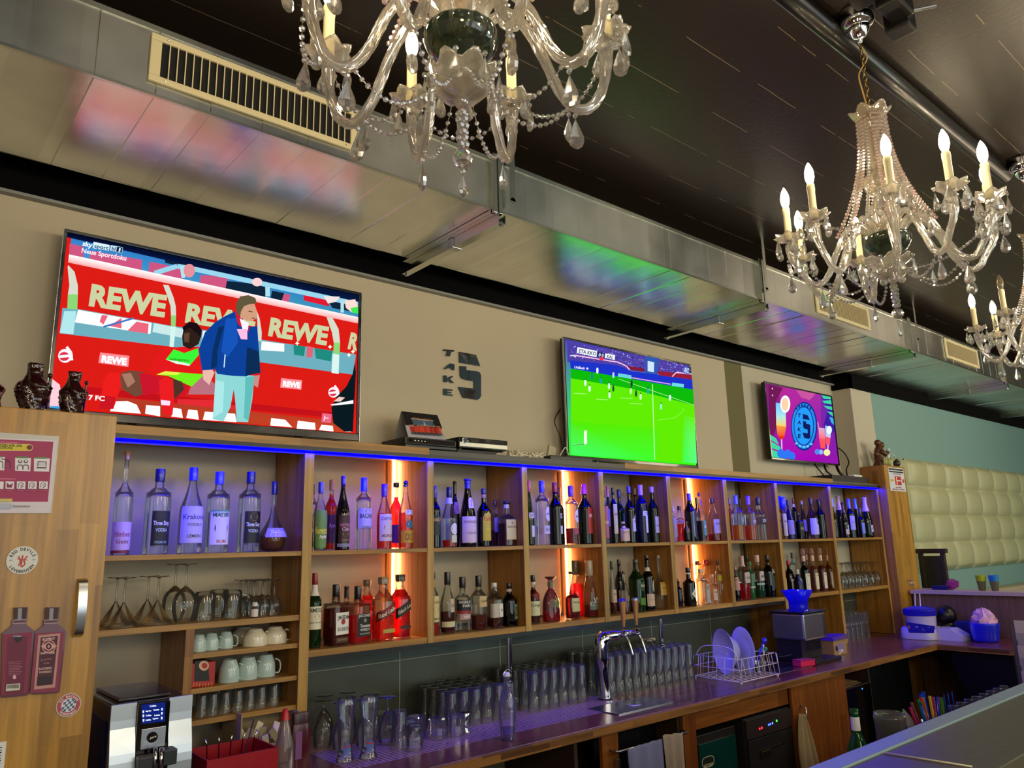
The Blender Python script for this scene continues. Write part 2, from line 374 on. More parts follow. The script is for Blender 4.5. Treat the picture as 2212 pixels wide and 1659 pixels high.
b.build('trim_1', M_BAND, kind='structure')
b = MB(); b.box(-3.05, 6.44, 3.155, 3.19, 3.028, 3.04); b.build('trim_2', mat('grey_trim', '#8f918c', .5), kind='structure')
# dark tiles between worktop and shelves
def tilemat():
    m, n, l = newmat('dark_green_tiles'); o = n.new('ShaderNodeOutputMaterial'); b = n.new('ShaderNodeBsdfPrincipled'); l.new(b.outputs[0], o.inputs[0])
    geo = n.new('ShaderNodeNewGeometry'); sp = n.new('ShaderNodeSeparateXYZ'); l.new(geo.outputs['Position'], sp.inputs[0])
    def mth(op, a, bb=None):
        q = n.new('ShaderNodeMath'); q.operation = op
        for i, v in enumerate((a, bb)):
            if v is None: continue
            if isinstance(v, (int, float)): q.inputs[i].default_value = v
            else: l.new(v, q.inputs[i])
        return q.outputs[0]
    gx = mth('GREATER_THAN', mth('ABSOLUTE', mth('SUBTRACT', mth('FRACT', mth('DIVIDE', mth('ADD', sp.outputs['X'], -1.99), .6)), .5)), .4965)
    gz = mth('GREATER_THAN', mth('ABSOLUTE', mth('SUBTRACT', mth('FRACT', mth('DIVIDE', mth('ADD', sp.outputs['Z'], -1.205), .3)), .5)), .4945)
    g = mth('MAXIMUM', gx, gz); mx = n.new('ShaderNodeMix'); mx.data_type = 'RGBA'; l.new(g, mx.inputs['Factor'])
    mx.inputs['A'].default_value = (*lin('#4d5144'), 1); mx.inputs['B'].default_value = (*lin('#a3a48c'), 1); l.new(mx.outputs['Result'], b.inputs['Base Color'])
    b.inputs['Roughness'].default_value = .3; bp = n.new('ShaderNodeBump'); bp.inputs['Distance'].default_value = .002; bp.invert = True; l.new(g, bp.inputs['Height']); l.new(bp.outputs[0], b.inputs['Normal'])
    return m
MB().box(1.40, 6.449, 3.178, 3.19, .95, 1.34).build('trim_3', tilemat(), kind='structure')
# ================================================================ ventilation duct along the wall
def ductmat():
    m, n, l = newmat('galvanised_sheet'); o = n.new('ShaderNodeOutputMaterial'); b = n.new('ShaderNodeBsdfPrincipled'); l.new(b.outputs[0], o.inputs[0])
    geo = n.new('ShaderNodeNewGeometry'); sp = n.new('ShaderNodeSeparateXYZ'); l.new(geo.outputs['Position'], sp.inputs[0])
    q = n.new('ShaderNodeMath'); q.operation = 'DIVIDE'; q.inputs[1].default_value = .17; l.new(sp.outputs['X'], q.inputs[0])
    f = n.new('ShaderNodeMath'); f.operation = 'FLOOR'; l.new(q.outputs[0], f.inputs[0])
    wn = n.new('ShaderNodeTexWhiteNoise'); wn.noise_dimensions = '1D'; l.new(f.outputs[0], wn.inputs['W'])
    nz = n.new('ShaderNodeTexNoise'); nz.inputs['Scale'].default_value = 6; nz.inputs['Detail'].default_value = 5; l.new(geo.outputs['Position'], nz.inputs['Vector'])
    ad = n.new('ShaderNodeMath'); ad.operation = 'MULTIPLY_ADD'; ad.inputs[1].default_value = .35; l.new(wn.outputs['Value'], ad.inputs[0]); l.new(nz.outputs[0], ad.inputs[2])
    cr = n.new('ShaderNodeValToRGB'); cr.color_ramp.elements[0].position = .3; cr.color_ramp.elements[0].color = (.6, .62, .58, 1); cr.color_ramp.elements[1].position = 1; cr.color_ramp.elements[1].color = (.82, .84, .8, 1)
    l.new(ad.outputs[0], cr.inputs[0]); l.new(cr.outputs[0], b.inputs['Base Color']); b.inputs['Metallic'].default_value = 1.0
    rg = n.new('ShaderNodeMapRange'); rg.inputs['To Min'].default_value = .2; rg.inputs['To Max'].default_value = .3; l.new(nz.outputs[0], rg.inputs['Value']); l.new(rg.outputs[0], b.inputs['Roughness'])
    bp = n.new('ShaderNodeBump'); bp.inputs['Strength'].default_value = .08; bp.inputs['Distance'].default_value = .02; l.new(nz.outputs[0], bp.inputs['Height']); l.new(bp.outputs[0], b.inputs['Normal'])
    return m
M_DUCT = ductmat()
DY0, DY1, DZ0, DZ1 = 2.32, 3.0, 3.104, 3.338
duct = empty('ventilation_duct', (4.5, 2.66, 3.104), 'long galvanised rectangular air duct hanging above the back bar', 'air duct')
JX = [-.13, 1.915, 3.954, 6.005, 8.06, 10.1, 12.15]
for i, (a, c) in enumerate(zip([-2.2]+JX, JX+[13.0])):
    m = MB(); n = max(1, int(round((c-a)/.17))); R_ = random.Random(i)
    for k in range(n):                                   # every cross-folded strip of the sheet is tilted a touch
        x0 = a+(c-a)*k/n; x1 = a+(c-a)*(k+1)/n; t = R_.uniform(-.0022, .0022); u = R_.uniform(-.0016, .0016); v = R_.uniform(-.0012, .0012)
        m.add([(x0, DY0, DZ0), (x0, DY0, DZ1), (x0, DY1, DZ1), (x0, DY1, DZ0), (x1, DY0, DZ0), (x1, DY0, DZ1), (x1, DY1, DZ1), (x1, DY1, DZ0)],
              [(1, 2, 6, 5), (3, 2, 6, 7)])
        xm = (x0+x1)/2; ym = (DY0+DY1)/2; zm = (DZ0+DZ1)/2
        m.add([(x0, DY0, DZ0), (x1, DY0, DZ0), (x1, DY1, DZ0), (x0, DY1, DZ0), (x0+.002, DY0+.01, DZ0-.0006+t), (x1-.002, DY0+.01, DZ0-.0006-t), (x1-.002, DY1-.01, DZ0-.0006-t+v), (x0+.002, DY1-.01, DZ0-.0006+t+v)],
              [(4, 5, 6, 7), (0, 1, 5, 4), (1, 2, 6, 5), (2, 3, 7, 6), (3, 0, 4, 7)])
        m.add([(x0, DY0, DZ0), (x1, DY0, DZ0), (x1, DY0, DZ1), (x0, DY0, DZ1), (x0+.002, DY0+u, DZ0+.008), (x1-.002, DY0-u, DZ0+.008), (x1-.002, DY0-u, DZ1-.008), (x0+.002, DY0+u, DZ1-.008)],
              [(4, 5, 6, 7), (0, 1, 5, 4), (1, 2, 6, 5), (2, 3, 7, 6), (3, 0, 4, 7)])
    m.build('duct_section', M_DUCT, duct)
m = MB(); m.box(-2.2, 13.0, DY0-.006, DY0+.006, DZ0-.004, DZ0+.006); m.box(-2.2, 13.0, DY0-.006, DY0+.008, DZ1-.012, DZ1+.006)
m.build('folded_edge', mat('bright_zinc', '#c8ccc4', .22, 1.0), duct)
for x in JX[1:6]:
    m = MB(); m.box(x-.025, x-.004, DY0-.022, DY0+.002, DZ0-.02, DZ1+.02, .002); m.box(x+.004, x+.025, DY0-.022, DY0+.002, DZ0-.02, DZ1+.02, .002)
    m.box(x-.025, x+.025, DY0-.01, DY1+.01, DZ0-.02, DZ0-.002, .002)
    m.build('flange', MATS['bright_zinc'], duct)
for x in JX[1:6]:
    lb = ['', 'thick steel support rail under the duct, just right of the left chandelier', 'steel support rail under the duct between green and violet reflections', 'steel support rail under the duct above the small pink television',
          'thin steel support rail under the duct, above the tufted wall panel', 'farthest steel support rail under the duct, near the right edge'][JX.index(x)]
    r = empty('hanger_rail', (x+.02, 2.66, 3.04), lb, 'bracket', 'duct support rails')
    m = MB(); m.box(x, x+.04, DY0-.02, DY1+.06, DZ0-.064, DZ0-.058); m.box(x, x+.004, DY0-.02, DY1+.06, DZ0-.058, DZ0-.021); m.box(x+.036, x+.04, DY0-.02, DY1+.06, DZ0-.058, DZ0-.021)
    m.build('channel', MATS['bright_zinc'], r)
    m = MB(); m.box(x-.006, x+.046, 2.62, 2.66, DZ0-.067, DZ0-.021, .002); m.build('clamp', M_STEEL, r)
    for y in (DY0-.012, DY1+.045): MB().lathe([(.011, -.072), (.011, -.062), (.007, -.062), (.007, -.05)], (x+.02, y, DZ0), 6).build('nut', M_STEEL, r)
# grilles
def grille(x0, x1, n, label):
    g = empty('air_grille', ((x0+x1)/2, DY0, DZ0+.04), label, 'vent', 'air grilles on the duct')
    z0, z1 = DZ0+.042, DZ0+.208; f = .022; y = DY0-.014
    m = MB()
    for a in ((x0, x1, z0, z0+f), (x0, x1, z1-f, z1), (x0, x0+f*1.5, z0+f, z1-f), (x1-f*1.5, x1, z0+f, z1-f)): m.box(a[0], a[1], y, DY0-.003, a[2], a[3], .003)
    m.build('frame', M_CREAM, g)
    MB().box(x0+f, x1-f, DY0-.006, DY0-.0035, z0+f, z1-f).build('backing', mat('grille_dark', '#0d0b09', .8), g)
    m = MB(); a, c = x0+f*1.5, x1-f*1.5
    for k in range(1, n):
        x = a+(c-a)*k/n; m.add([(x-.002, y+.001, z0+f), (x+.0015, y+.001, z0+f), (x+.003, DY0-.006, z0+f), (x-.0005, DY0-.006, z0+f), (x-.002, y+.001, z1-f), (x+.0015, y+.001, z1-f), (x+.003, DY0-.006, z1-f), (x-.0005, DY0-.006, z1-f)],
              [(0, 1, 2, 3), (4, 5, 6, 7), (0, 1, 5, 4), (1, 2, 6, 5), (2, 3, 7, 6), (3, 0, 4, 7)])
    m.build('slats', M_CREAM, g)
    for xx in (x0+.05, x1-.05):
        for zz in (z0+.011, z1-.011): MB().ball((xx, y, zz), .004, 6, 4).build('screw', M_STEEL, g)
grille(.525, 1.255, 27, 'wide cream air grille with open vertical slats, above the big television')
grille(4.60, 5.35, 40, 'cream air grille behind the drops of the right chandelier')
grille(6.70, 7.43, 40, 'smallest looking cream air grille, far along the duct at the right')
# straps, pipes under the ceiling
for i, (x, z, lb) in enumerate(((1.985, 3.143, 'hanging below the left chandelier'), (3.965, 3.15, 'left of the middle chandelier'), (6.09, 3.18, 'right of the second grille'))):
    y = 2.285; o = MB().box(x-.014, x+.014, y-.003, y, z+.01, 3.48).lathe([(.014, -.003), (.014, 0)], (0, 0, 0), 14)
    k = len(o.v)-28
    for q in range(k, len(o.v)): v = o.v[q]; o.v[q] = (x+v[0], y+v[2], z+.012+v[1])
    o.build('hanging_strap', MATS['bright_zinc'], label='flat steel strap before the duct, '+lb, cat='strap', group='straps hanging in front of the duct')
M_PIPE = mat('bronze_brown_pipe', '#7a6044', .3, .7)
MB().tube([(x, 2.62, 3.40) for x in (-3.0, 5, 13.0)], .048, 18).build('ceiling_pipe', M_PIPE, smooth=True, label='thick brown pipe running under the ceiling behind the duct', cat='pipe')
MB().tube([(x, 2.43, 3.375) for x in (-3.0, 5, 13.0)], .022, 14).build('ceiling_pipe', mat('dark_brown_pipe', '#54422f', .4, .6), smooth=True, label='thin dark brown pipe just above the duct edge', cat='pipe')
# black rail and boxes at the middle chandelier
m = MB(); m.tube([(1.55, 1.045, 3.445), (4.15, 1.045, 3.445)], .036, 16); m.build('ceiling_rail', mat('gloss_black_paint', '#0c0a08', .34, coat=.1), smooth=True, label='glossy black tube fixed along the ceiling behind the middle chandelier', cat='rail')
m = empty('ceiling_junction_box', (2.32, .93, 3.40), 'glossy dark box with bracket on the ceiling behind the chandelier rose', 'box')
MB().box(2.37, 2.50, .80, .875, 3.41, 3.47, .008).build('housing', MATS['gloss_black_paint'], m)
MB().box(2.485, 2.56, .82, .90, 3.385, 3.465, .008).build('housing', MATS['gloss_black_paint'], m)
MB().box(2.05, 2.38, .82, .935, 3.44, 3.479, .004).build('base_plate', MATS['gloss_black_paint'], m)
MB().tube([(2.53, .825, 3.45), (2.58, .76, 3.455)], .006, 8).build('arm', M_STEEL, m)
# ================================================================ wall lettering
def c2(x, y): return cY('T2', x, y, 3.187)
M_LET = mat('black_mirror_acrylic', '#0a0a0a', .06, coat=.8)
sg = empty('wall_lettering', c2(610, 460), 'black glossy wall letters reading TAKE beside a big numeral five', 'sign')
def outl(pts, name):
    p = [Vector(c2(*q)) for q in pts]; MB().prism(p, (0, -.007, 0)).build(name, M_LET, sg)
outl([(501, 156), (568, 162), (562, 172), (549, 170), (540, 199), (515, 196), (527, 168), (503, 166)], 'letter')
outl([(501, 276), (540, 242), (568, 247), (568, 284), (553, 282), (552, 274), (523, 270), (518, 278)], 'letter')
outl([(503, 315), (520, 317), (521, 333), (545, 320), (562, 322), (540, 338), (566, 362), (548, 361), (525, 343), (521, 358), (503, 356)], 'letter')
outl([(503, 397), (558, 403), (556, 411), (524, 408), (524, 415), (550, 418), (550, 426), (524, 424), (524, 430), (558, 434), (558, 441), (503, 436)], 'letter')
outl([(598, 171), (700, 191), (726, 259), (600, 238)], 'numeral')
outl([(602, 258), (641, 262), (641, 284), (700, 289), (722, 297), (731, 315), (731, 440), (722, 458), (708, 466), (690, 462), (622, 452), (593, 386), (688, 396), (690, 352), (640, 344), (615, 334), (604, 318)], 'numeral')
# ================================================================ tufted panel, far end
def tufted():
    x0, x1, z0, z1, yb = 6.88, 12.9, 1.39, 2.415, 3.028
    nx, nz_ = 400, 90; ts = .43; vs = []; fs = []
    cols = (x1-x0)/ts
    for i in range(nx+1):
        for j in range(nz_+1):
            x = x0+(x1-x0)*i/nx; z = z0+(z1-z0)*j/nz_; u = (x-x0)/ts; v = (z-z0)/((z1-z0)/4)
            off = .0; du = abs((u+off) % 1-.5); dv = abs(v % 1-.5)
            e = min(min(i, nx-i)/4, min(j, nz_-j)/4, 1)
            h = (1-(2*du)**6)*.45+(1-(2*dv)**5)*.18+(math.cos(du*PI)*math.cos(dv*PI))*.37
            k = (2*du)**6*(2*dv)**2; h -= .55*((2*du)**8)*((2*dv)**8)
            vs.append((x, yb-.012-.075*max(h, 0)*math.sin(e*PI/2), z))
    for i in range(nx):
        for j in range(nz_): a = i*(nz_+1)+j; fs.append((a, a+1, a+nz_+2, a+nz_+1))
    m = MB().add(vs, fs); m.box(x0, x1, yb-.012, yb, z0, z1)
    m.build('tufted_wall_panel', mat('cream_leatherette', '#b6b68c', .42), smooth=False, auto=50, label='cream button-tufted upholstered panel on the teal wall at right', cat='wall panel')
tufted()
# made-up frames on the front wall, dressing the added cool fill lights
for i, (a, c) in enumerate(((-1.5, 4.5), (6.5, 10.5))):
    m = MB(); m.box(a-.05, c+.05, -4.449, -4.40, .75, .80); m.box(a-.05, c+.05, -4.449, -4.40, 3.0, 3.05); m.box(a-.05, a, -4.449, -4.40, .80, 3.0); m.box(c, c+.05, -4.449, -4.40, .80, 3.0); m.box((a+c)/2-.03, (a+c)/2+.03, -4.449, -4.40, .80, 3.0)
    m.build('window_%d' % (i+1), M_WHITE, kind='structure')
# ================================================================ back bar shelving
ZT, ZM, ZB = 2.157, 1.709, 1.328                 # upper faces of top, middle and bottom boards
YF, YW = 2.90, 3.178
UPX = [(1.358, 1.398), (1.955, 1.988), (2.525, 2.558), (3.085, 3.118), (3.672, 3.705), (4.252, 4.285), (4.862, 4.895), (5.618, 5.651), (6.425, 6.449)]
shelf = empty('bar_shelf', (3.6, 3.04, .95), 'long open oak back bar shelving with lit compartments full of bottles', 'shelf')
for i, (a, c) in enumerate(UPX):
    z0 = .952 if i in (0, 6, 7, 8) else 1.303
    MB().box(a, c, YF, YW, z0, 2.124, .0015).build('upright', W_SIDE, shelf)
    w2_ = wood('oak_front_edges', '#b58c3c', '#c29a4a', '#a27a30', across='X', along='Z', wd=.02, ln=.8, rough=.4)
    MB().box(a-.0005, c+.0005, YF-.006, YF-.0002, z0, 2.124, .001).build('edge_strip', w2_, shelf)
segs = [(.545, 1.358)]+[(UPX[i][1], UPX[i+1][0]) for i in range(8)]
for i, (a, c) in enumerate(segs):
    MB().box(a, c, YF-.002, YW, ZM-.018, ZM, .001).build('middle_board', W_BOARD, shelf)
    if i: MB().box(a, c, YF-.002, YW, ZB-.025, ZB, .001).build('bottom_board', W_BOARD, shelf)
MB().box(.545, 1.96, YF-.012, YW, 2.124, ZT, .001).build('top_board', W_BOARD, shelf)
MB().box(1.96, 3.30, YF-.012, YW, 2.124, ZT-.008, .001).build('top_board', mat('grey_laminate', '#57534d', .45), shelf)
MB().box(3.30, 5.69, YF-.012, YW, 2.124, ZT, .001).build('top_board', W_BOARD, shelf)
MB().box(5.69, 6.449, YF-.012, YW, 2.124, 2.14, .001).build('top_board', MATS['grey_laminate'], shelf)
MB().box(.545, 6.449, YF-.030, YF-.0125, 2.1075, 2.124).build('dark_trim', M_BLACK, shelf)
MB().box(.55, 6.44, YF-.0005, YF+.003, 2.0948, 2.1235).build('led_profile', M_BLACK, shelf)
MB().box(1.398, 4.862, YF+.004, YF+.03, 1.283, 1.303).build('under_shelf_rail', M_BLACK, shelf)
# left unit below the middle shelf
MB().box(.545, 1.358, YF, YW, 1.445, 1.466, .001).build('glass_board', W_BOARD, shelf)
MB().box(.932, .962, YF, YW, .952, 1.445, .001).build('divider', W_SIDE, shelf)
for z in (1.36, 1.242, 1.136): MB().box(.962, 1.358, YF+.004, YW, z-.017, z, .001).build('cubby_board', W_BOARD, shelf)
# blue led profile under the top board, orange led strips behind the right corners of three compartments
LEDO = emit('orange_led', (1.0, .40, .17), 34)
led = empty('led_strip', (3.5, YF-.006, 2.097), 'blue led light strip along the front of the top shelf board', 'light strip')
MB().box(.55, 6.445, YF-.0115, YF-.0012, 2.0985, 2.1065).build('diffuser', emit('blue_diffuser', (0.0002, 0.0001, 1.0), 5), led)
MB().add([(.55, YF-.0115, 2.098), (6.445, YF-.0115, 2.098), (6.445, YF-.0012, 2.098), (.55, YF-.0012, 2.098)], [(0, 3, 2, 1)]).build('led_row', emit('blue_led_row', (0.0002, 0.0001, 1.0), 165), led)
for k, (a, c) in enumerate(((1.955, 'second'), (3.085, 'fourth'), (4.252, 'sixth'))):
    g = 'vertical warm led strips in the shelf compartments'
    r = empty('led_strip', (a-.012, 3.16, ZB), 'vertical glowing orange led strip in the %s bottle compartment from the left' % c, 'light strip', g)
    b = MB(); b.box(a-.022, a-.008, 3.158, 3.168, ZB+.001, ZM-.019); b.box(a-.022, a-.008, 3.158, 3.168, ZM+.001, 2.122); b.build('tube', LEDO, r)
    b = MB(); b.box(a-.05, a-.022, 3.160, 3.177, ZB+.001, ZM-.019); b.box(a-.05, a-.022, 3.160, 3.177, ZM+.001, 2.122); b.build('channel', wood('led_channel', '#c9a064', '#c9a064', '#b88e50', rough=.5), r)
# ================================================================ tall cabinets at both ends
cab = empty('tall_cabinet', (-.3, 2.7, 0), 'tall oak cabinet with stickers and steel handle at the left edge', 'cabinet')
MB().box(-1.2, .54, 2.42, 3.178, 0, 2.104, .002).build('body', W_SIDE, cab)
MB().box(-.15, .54, 2.40, 2.419, .1, 2.104, .003).build('door', W_FRONT, cab)
MB().box(-1.2, -.155, 2.40, 2.419, .1, 2.104, .003).build('door', W_FRONT, cab)
pts = [(.486, 2.398, 1.648), (.4865, 2.378, 1.635), (.487, 2.368, 1.57), (.4885, 2.378, 1.51), (.49, 2.398, 1.495)]
sp = smoothprof([(p[1], p[2]) for p in pts], 5); vs = []; fs = []
for y_, z_ in sp: vs += [(.476, y_, z_), (.498, y_, z_), (.498, y_+.004, z_), (.476, y_+.004, z_)]
for i in range(len(sp)-1): fs += [(4*i+j, 4*i+(j+1) % 4, 4*i+4+(j+1) % 4, 4*i+4+j) for j in range(4)]
m = MB().add(vs, fs+[(0, 1, 2, 3), tuple(4*len(sp)-4+j for j in (3, 2, 1, 0))])
m.build('handle', M_STEEL, cab, auto=50)
rc = empty('tall_cabinet', (6.62, 2.95, 0), 'tall narrow oak cabinet closing the shelves at the right', 'cabinet')
MB().box(6.45, 6.84, 2.842, 3.02, 0, 2.295, .002).build('body', W_SIDE, rc)
MB().box(6.45, 6.84, 2.822, 2.841, 0.05, 2.295, .003).build('door', W_FRONT, rc)
for x in (6.60, 6.64): MB().tube([(x, 2.82, 1.36), (x, 2.795, 1.35), (x, 2.785, 1.325), (x, 2.795, 1.31), (x, 2.80, 1.33)], .003, 6).build('hook', M_STEEL, rc, smooth=True)
# ================================================================ worktop
wt = empty('worktop', (3.5, 2.78, .915), 'long dark wooden bar worktop tinted violet by the blue led light', 'countertop')
MB().box(.545, 6.449, 2.42, 3.178, .915, .95, .002).build('surface', W_COUNTER, wt)
MB().box(6.4495, 6.62, 2.42, 2.82, .915, .95).build('surface', W_COUNTER, wt)
MB().box(6.0, 6.62, 1.93, 2.4195, .915, .95, .002).build('surface', W_COUNTER, wt)
MB().box(.545, 6.0, 2.405, 2.4195, .912, .948, .001).build('front_edge', W_EDGE, wt)
MB().box(5.985, 5.9995, 1.93, 2.405, .912, .948, .001).build('front_edge', wood('worktop_edge_side', '#8a5c2c', '#a8763c', '#5e3a1a', across='Z', along='Y', wd=.02, ln=.25), wt)
# raised ledge behind the side wing
lg = empty('ledge_wall', (6.73, 2.0, .0), 'low partition with a pale ledge behind the side worktop', 'partition')
MB().box(6.625, 6.80, 1.0, 2.80, 0, 1.255).build('panel', wood('brown_panel', '#6e5440', '#76593f', '#644a36', across='Y', along='Z', wd=.3, ln=3, rough=.5), lg)
MB().box(6.58, 6.84, .98, 2.80, 1.255, 1.285, .003).build('ledge', mat('pale_ledge', '#b9a795', .4), lg)
# ================================================================ cabinets below the worktop
bc = empty('base_cabinet', (3.3, 2.6, 0), 'stained wooden base cabinet with open niches below the worktop', 'cabinet')
def panel(x0, x1, z0, z1, nm='panel', m_=None, y=2.45): return MB().box(x0, x1, y, y+.019, z0, z1, .0015).build(nm, m_ or W_LOW, bc)
panel(2.55, 2.652, .08, .910); panel(3.11, 3.205, .08, .910); panel(3.2055, 4.045, .818, .910, 'fascia', wood('fascia_staves', '#8a4f1a', '#9a5c20', '#74400f', across='Z', along='X', wd=.09, ln=.35, rough=.35, coat=.2))
dr = panel(4.05, 4.66, .08, .908, 'door', y=2.43)
m = MB(); m.tube([(4.13, 2.43, .80), (4.13, 2.40, .79), (4.13, 2.40, .70), (4.13, 2.43, .69)], .006, 8); m.build('handle', M_STEEL, dr, smooth=True)
m = MB(); m.box(2.615, 2.632, 2.42, 2.449, .66, .80, .003); m.build('handle', M_STEEL, bc)
m = MB(); m.box(.6, 5.95, 2.95, 2.97, .0, .91); m.box(.56, .6, 2.47, 2.95, 0, .91); m.box(2.40, 2.42, 2.47, 2.95, 0, .91); m.box(3.09, 3.11, 2.47, 2.95, 0, .91); m.box(4.64, 4.66, 2.45, 2.95, 0, .91); m.box(5.1, 5.12, 2.5, 2.95, .62, .91)
m.build('carcass', mat('dark_carcass', '#3a2616', .6), bc)
m = MB(); m.box(1.2, 2.40, 2.5, 2.94, .70, .715); m.build('niche_shelf', mat('pale_niche', '#8c8468', .6), bc)
m = MB(); m.box(.62, 2.40, 2.93, 2.945, .0, .905); m.build('niche_back', MATS['pale_niche'], bc)
MB().box(2.652, 3.11, 2.60, 2.61, .0, .905).build('dark_panel', M_BLACK, bc)
MB().box(2.65, 3.11, 2.47, 2.48, .07, .09).build('niche_floor', M_BLACK, bc)
# socket on the niche wall
s_ = empty('wall_socket', (2.33, 2.92, .80), 'small white double socket inside the niche below the worktop', 'socket')
MB().box(2.29, 2.37, 2.918, 2.929, .77, .83, .003).build('plate', M_WHITE, s_); MB().box(2.318, 2.342, 2.914, 2.9175, .785, .815, .002).build('insert', M_BLACK, s_)
# ================================================================ chrome posts
for x, y, lb in ((2.455, 2.945, 'behind the swing-top glass bottle'), (3.592, 2.945, 'right of the beer tap tower')):
    o = MB().lathe([(.026, 0), (.026, .006), (.015, .012), (.0145, .33), (.02, .335), (.02, .351)], (x, y, .95), 20)
    o.build('shelf_post', M_CHROME, smooth=False, auto=40, label='chrome post carrying the shelves, '+lb, cat='post', group='chrome shelf posts')
# ================================================================ televisions
SCR = attrmat("screen_picture", emis=.62)
M_BEZ = mat('tv_bezel', '#0c0c0f', .18, coat=.5); M_BACKTV = mat('tv_back', '#15151a', .5)
def tv(x0, x1, z0, z1, label, code, draw, bot=.03, silver=False):
    t = empty('television', ((x0+x1)/2, 3.09, z0), label, 'television')
    b = .012; zz = z0+bot; ys = 3.100
    m = MB(); m.box(x0, x1, ys-.006, ys+.006, z1-b, z1, .002); m.box(x0, x1, ys-.006, ys+.006, z0, zz, .003); m.box(x0, x0+b, ys-.006, ys+.006, zz, z1-b, .002); m.box(x1-b, x1, ys-.006, ys+.006, zz, z1-b, .002)
    m.build('bezel', M_BEZ, t)
    m = MB(); m.box(x0+.004, x1-.004, ys+.0065, ys+.03, z0+.004, z1-.004, .004); m.box(x0+.15, x1-.15, ys+.03, ys+.055, z0+.04, z1-.25, .01); m.build('housing', M_BACKTV, t)
    s = Soup(lambda x, y: cY(code, x, y, ys+.002), (0, -1, 0), .00005)
    s.fn = lambda x, y: (min(max(cY(code, x, y, ys+.002)[0], x0+b), x1-b), ys+.002, min(max(cY(code, x, y, ys+.002)[2], zz), z1-b))
    P = [Vector((x0+b, ys+.002, z1-b)), Vector((x1-b, ys+.002, z1-b)), Vector((x1-b, ys+.002, zz)), Vector((x0+b, ys+.002, zz))]
    draw(s, P); s.build('screen', SCR, t)
    if silver:
        MB().box(x0-.002, x0-.0002, ys-.008, ys+.004, z0, z1).build('side_trim', M_STEEL, t); MB().box(x1+.0002, x1+.002, ys-.008, ys+.004, z0, z1).build('side_trim', M_STEEL, t)
    return t
def draw1(s, P):
    s.raw(P, [(0, 1, 2, 3)], '#d01a14')
    s.quad([(228, 105), (2140, 545), (2130, 640), (212, 220)], ['#2f78c0', '#2a78b8', '#3a90b0', '#3f8cc4'])
    for q in ([(216, 140), (308, 163), (308, 238), (212, 218)], [(355, 188), (697, 250), (692, 325), (345, 258)], [(750, 262), (985, 310), (960, 388), (738, 328)], [(1085, 350), (1270, 362), (1252, 445), (1078, 405)], [(1600, 470), (1680, 480), (1670, 540), (1600, 520)]): s.poly(q, '#c4507a')
    for q in ([(850, 245), (1000, 278), (990, 300), (850, 270)], [(1260, 390), (1510, 415), (1520, 500), (1250, 440)], [(1560, 455), (1640, 470), (1620, 530), (1550, 500)], [(1930, 520), (2130, 560), (2130, 600), (1960, 570)]): s.poly(q, '#0c2236')
    s.poly([(1765, 440), (1850, 450), (1930, 490), (1940, 560), (1770, 520)], '#d41830')
    s.quad([(150, 0), (2250, 440), (2250, 572), (150, 90)], ['#020720', '#04102c', '#0a1c48', '#06103a'])
    s.line([(780, 338), (930, 292), (1060, 315), (2130, 545)], 32, '#90cbe0'); s.line([(960, 290), (972, 370)], 26, '#a8d8e6'); s.line([(1530, 430), (1530, 492)], 30, '#a8d4e0'); s.line([(2025, 520), (2025, 600)], 22, '#a8d4e0')
    s.ell(1010, 322, 38, 45, '#d88a92'); s.ell(1460, 398, 34, 28, '#f6c8c8'); s.poly([(1900, 490), (2010, 495), (1980, 530), (1930, 540)], '#e8d8d8'); s.poly([(2040, 520), (2110, 512), (2130, 560), (2090, 600), (2050, 570)], '#f2d0c8'); s.poly([(2080, 570), (2130, 560), (2130, 608), (2090, 600)], '#40d850')
    s.quad([(212, 214), (2130, 630), (2128, 672), (206, 268)], ['#fff4f4', '#ffe8e8', '#f0a0a0', '#ee9c9c'])
    s.poly([(262, 575), (560, 628), (900, 690), (1190, 725), (1300, 745), (1500, 782), (2115, 878), (2100, 1012), (1480, 930), (905, 828), (150, 738), (168, 570)], '#68a6b4')
    for q in ([(272, 582), (760, 668), (752, 742), (250, 665)], [(1490, 790), (1640, 808), (1640, 860), (1485, 850)], [(1100, 722), (1150, 728), (1140, 790), (1095, 780)]): s.poly(q, '#eef4f4')
    for q in ([(430, 615), (470, 622), (440, 680), (415, 660)], [(480, 690), (560, 635), (560, 705)], [(660, 660), (740, 675), (735, 740), (600, 720)]): s.poly(q, '#e06078')
    s.line([(440, 695), (640, 638)], 12, '#3a70b8'); s.line([(770, 700), (1080, 760)], 60, '#c0dcdc')
    for q in ([(1700, 815), (1780, 825), (1770, 890), (1705, 880)], [(1840, 835), (1960, 855), (1950, 925), (1850, 905)]): s.poly(q, '#1c8478')
    s.poly([(1790, 822), (1832, 830), (1826, 900), (1785, 895)], '#d06070')
    s.poly([(180, 590), (260, 590), (240, 745), (150, 735)], '#a8dce0'); s.poly([(885, 690), (922, 695), (905, 830), (878, 826)], '#c8e8e0'); s.poly([(1960, 872), (2005, 880), (2000, 1008), (1953, 1000)], '#cfe8e4')
    for q in ([(206, 285), (248, 330), (270, 420), (270, 480), (204, 480), (214, 420), (202, 300)], [(835, 415), (872, 418), (905, 500), (920, 560), (922, 620), (888, 620), (885, 560), (860, 480)], [(1458, 590), (1476, 640), (1490, 730), (1488, 790), (1465, 790)], [(1920, 630), (1960, 636), (2000, 710), (2010, 800), (1968, 800), (1955, 730)]): s.poly(q, '#ccd0c0')
    for q in ([(204, 480), (270, 480), (266, 580), (200, 575)], [(888, 620), (922, 620), (918, 692), (888, 688)], [(1968, 800), (2010, 800), (2006, 880), (1965, 872)]): s.poly(q, '#86cc70')
    C = '#c2c89a'
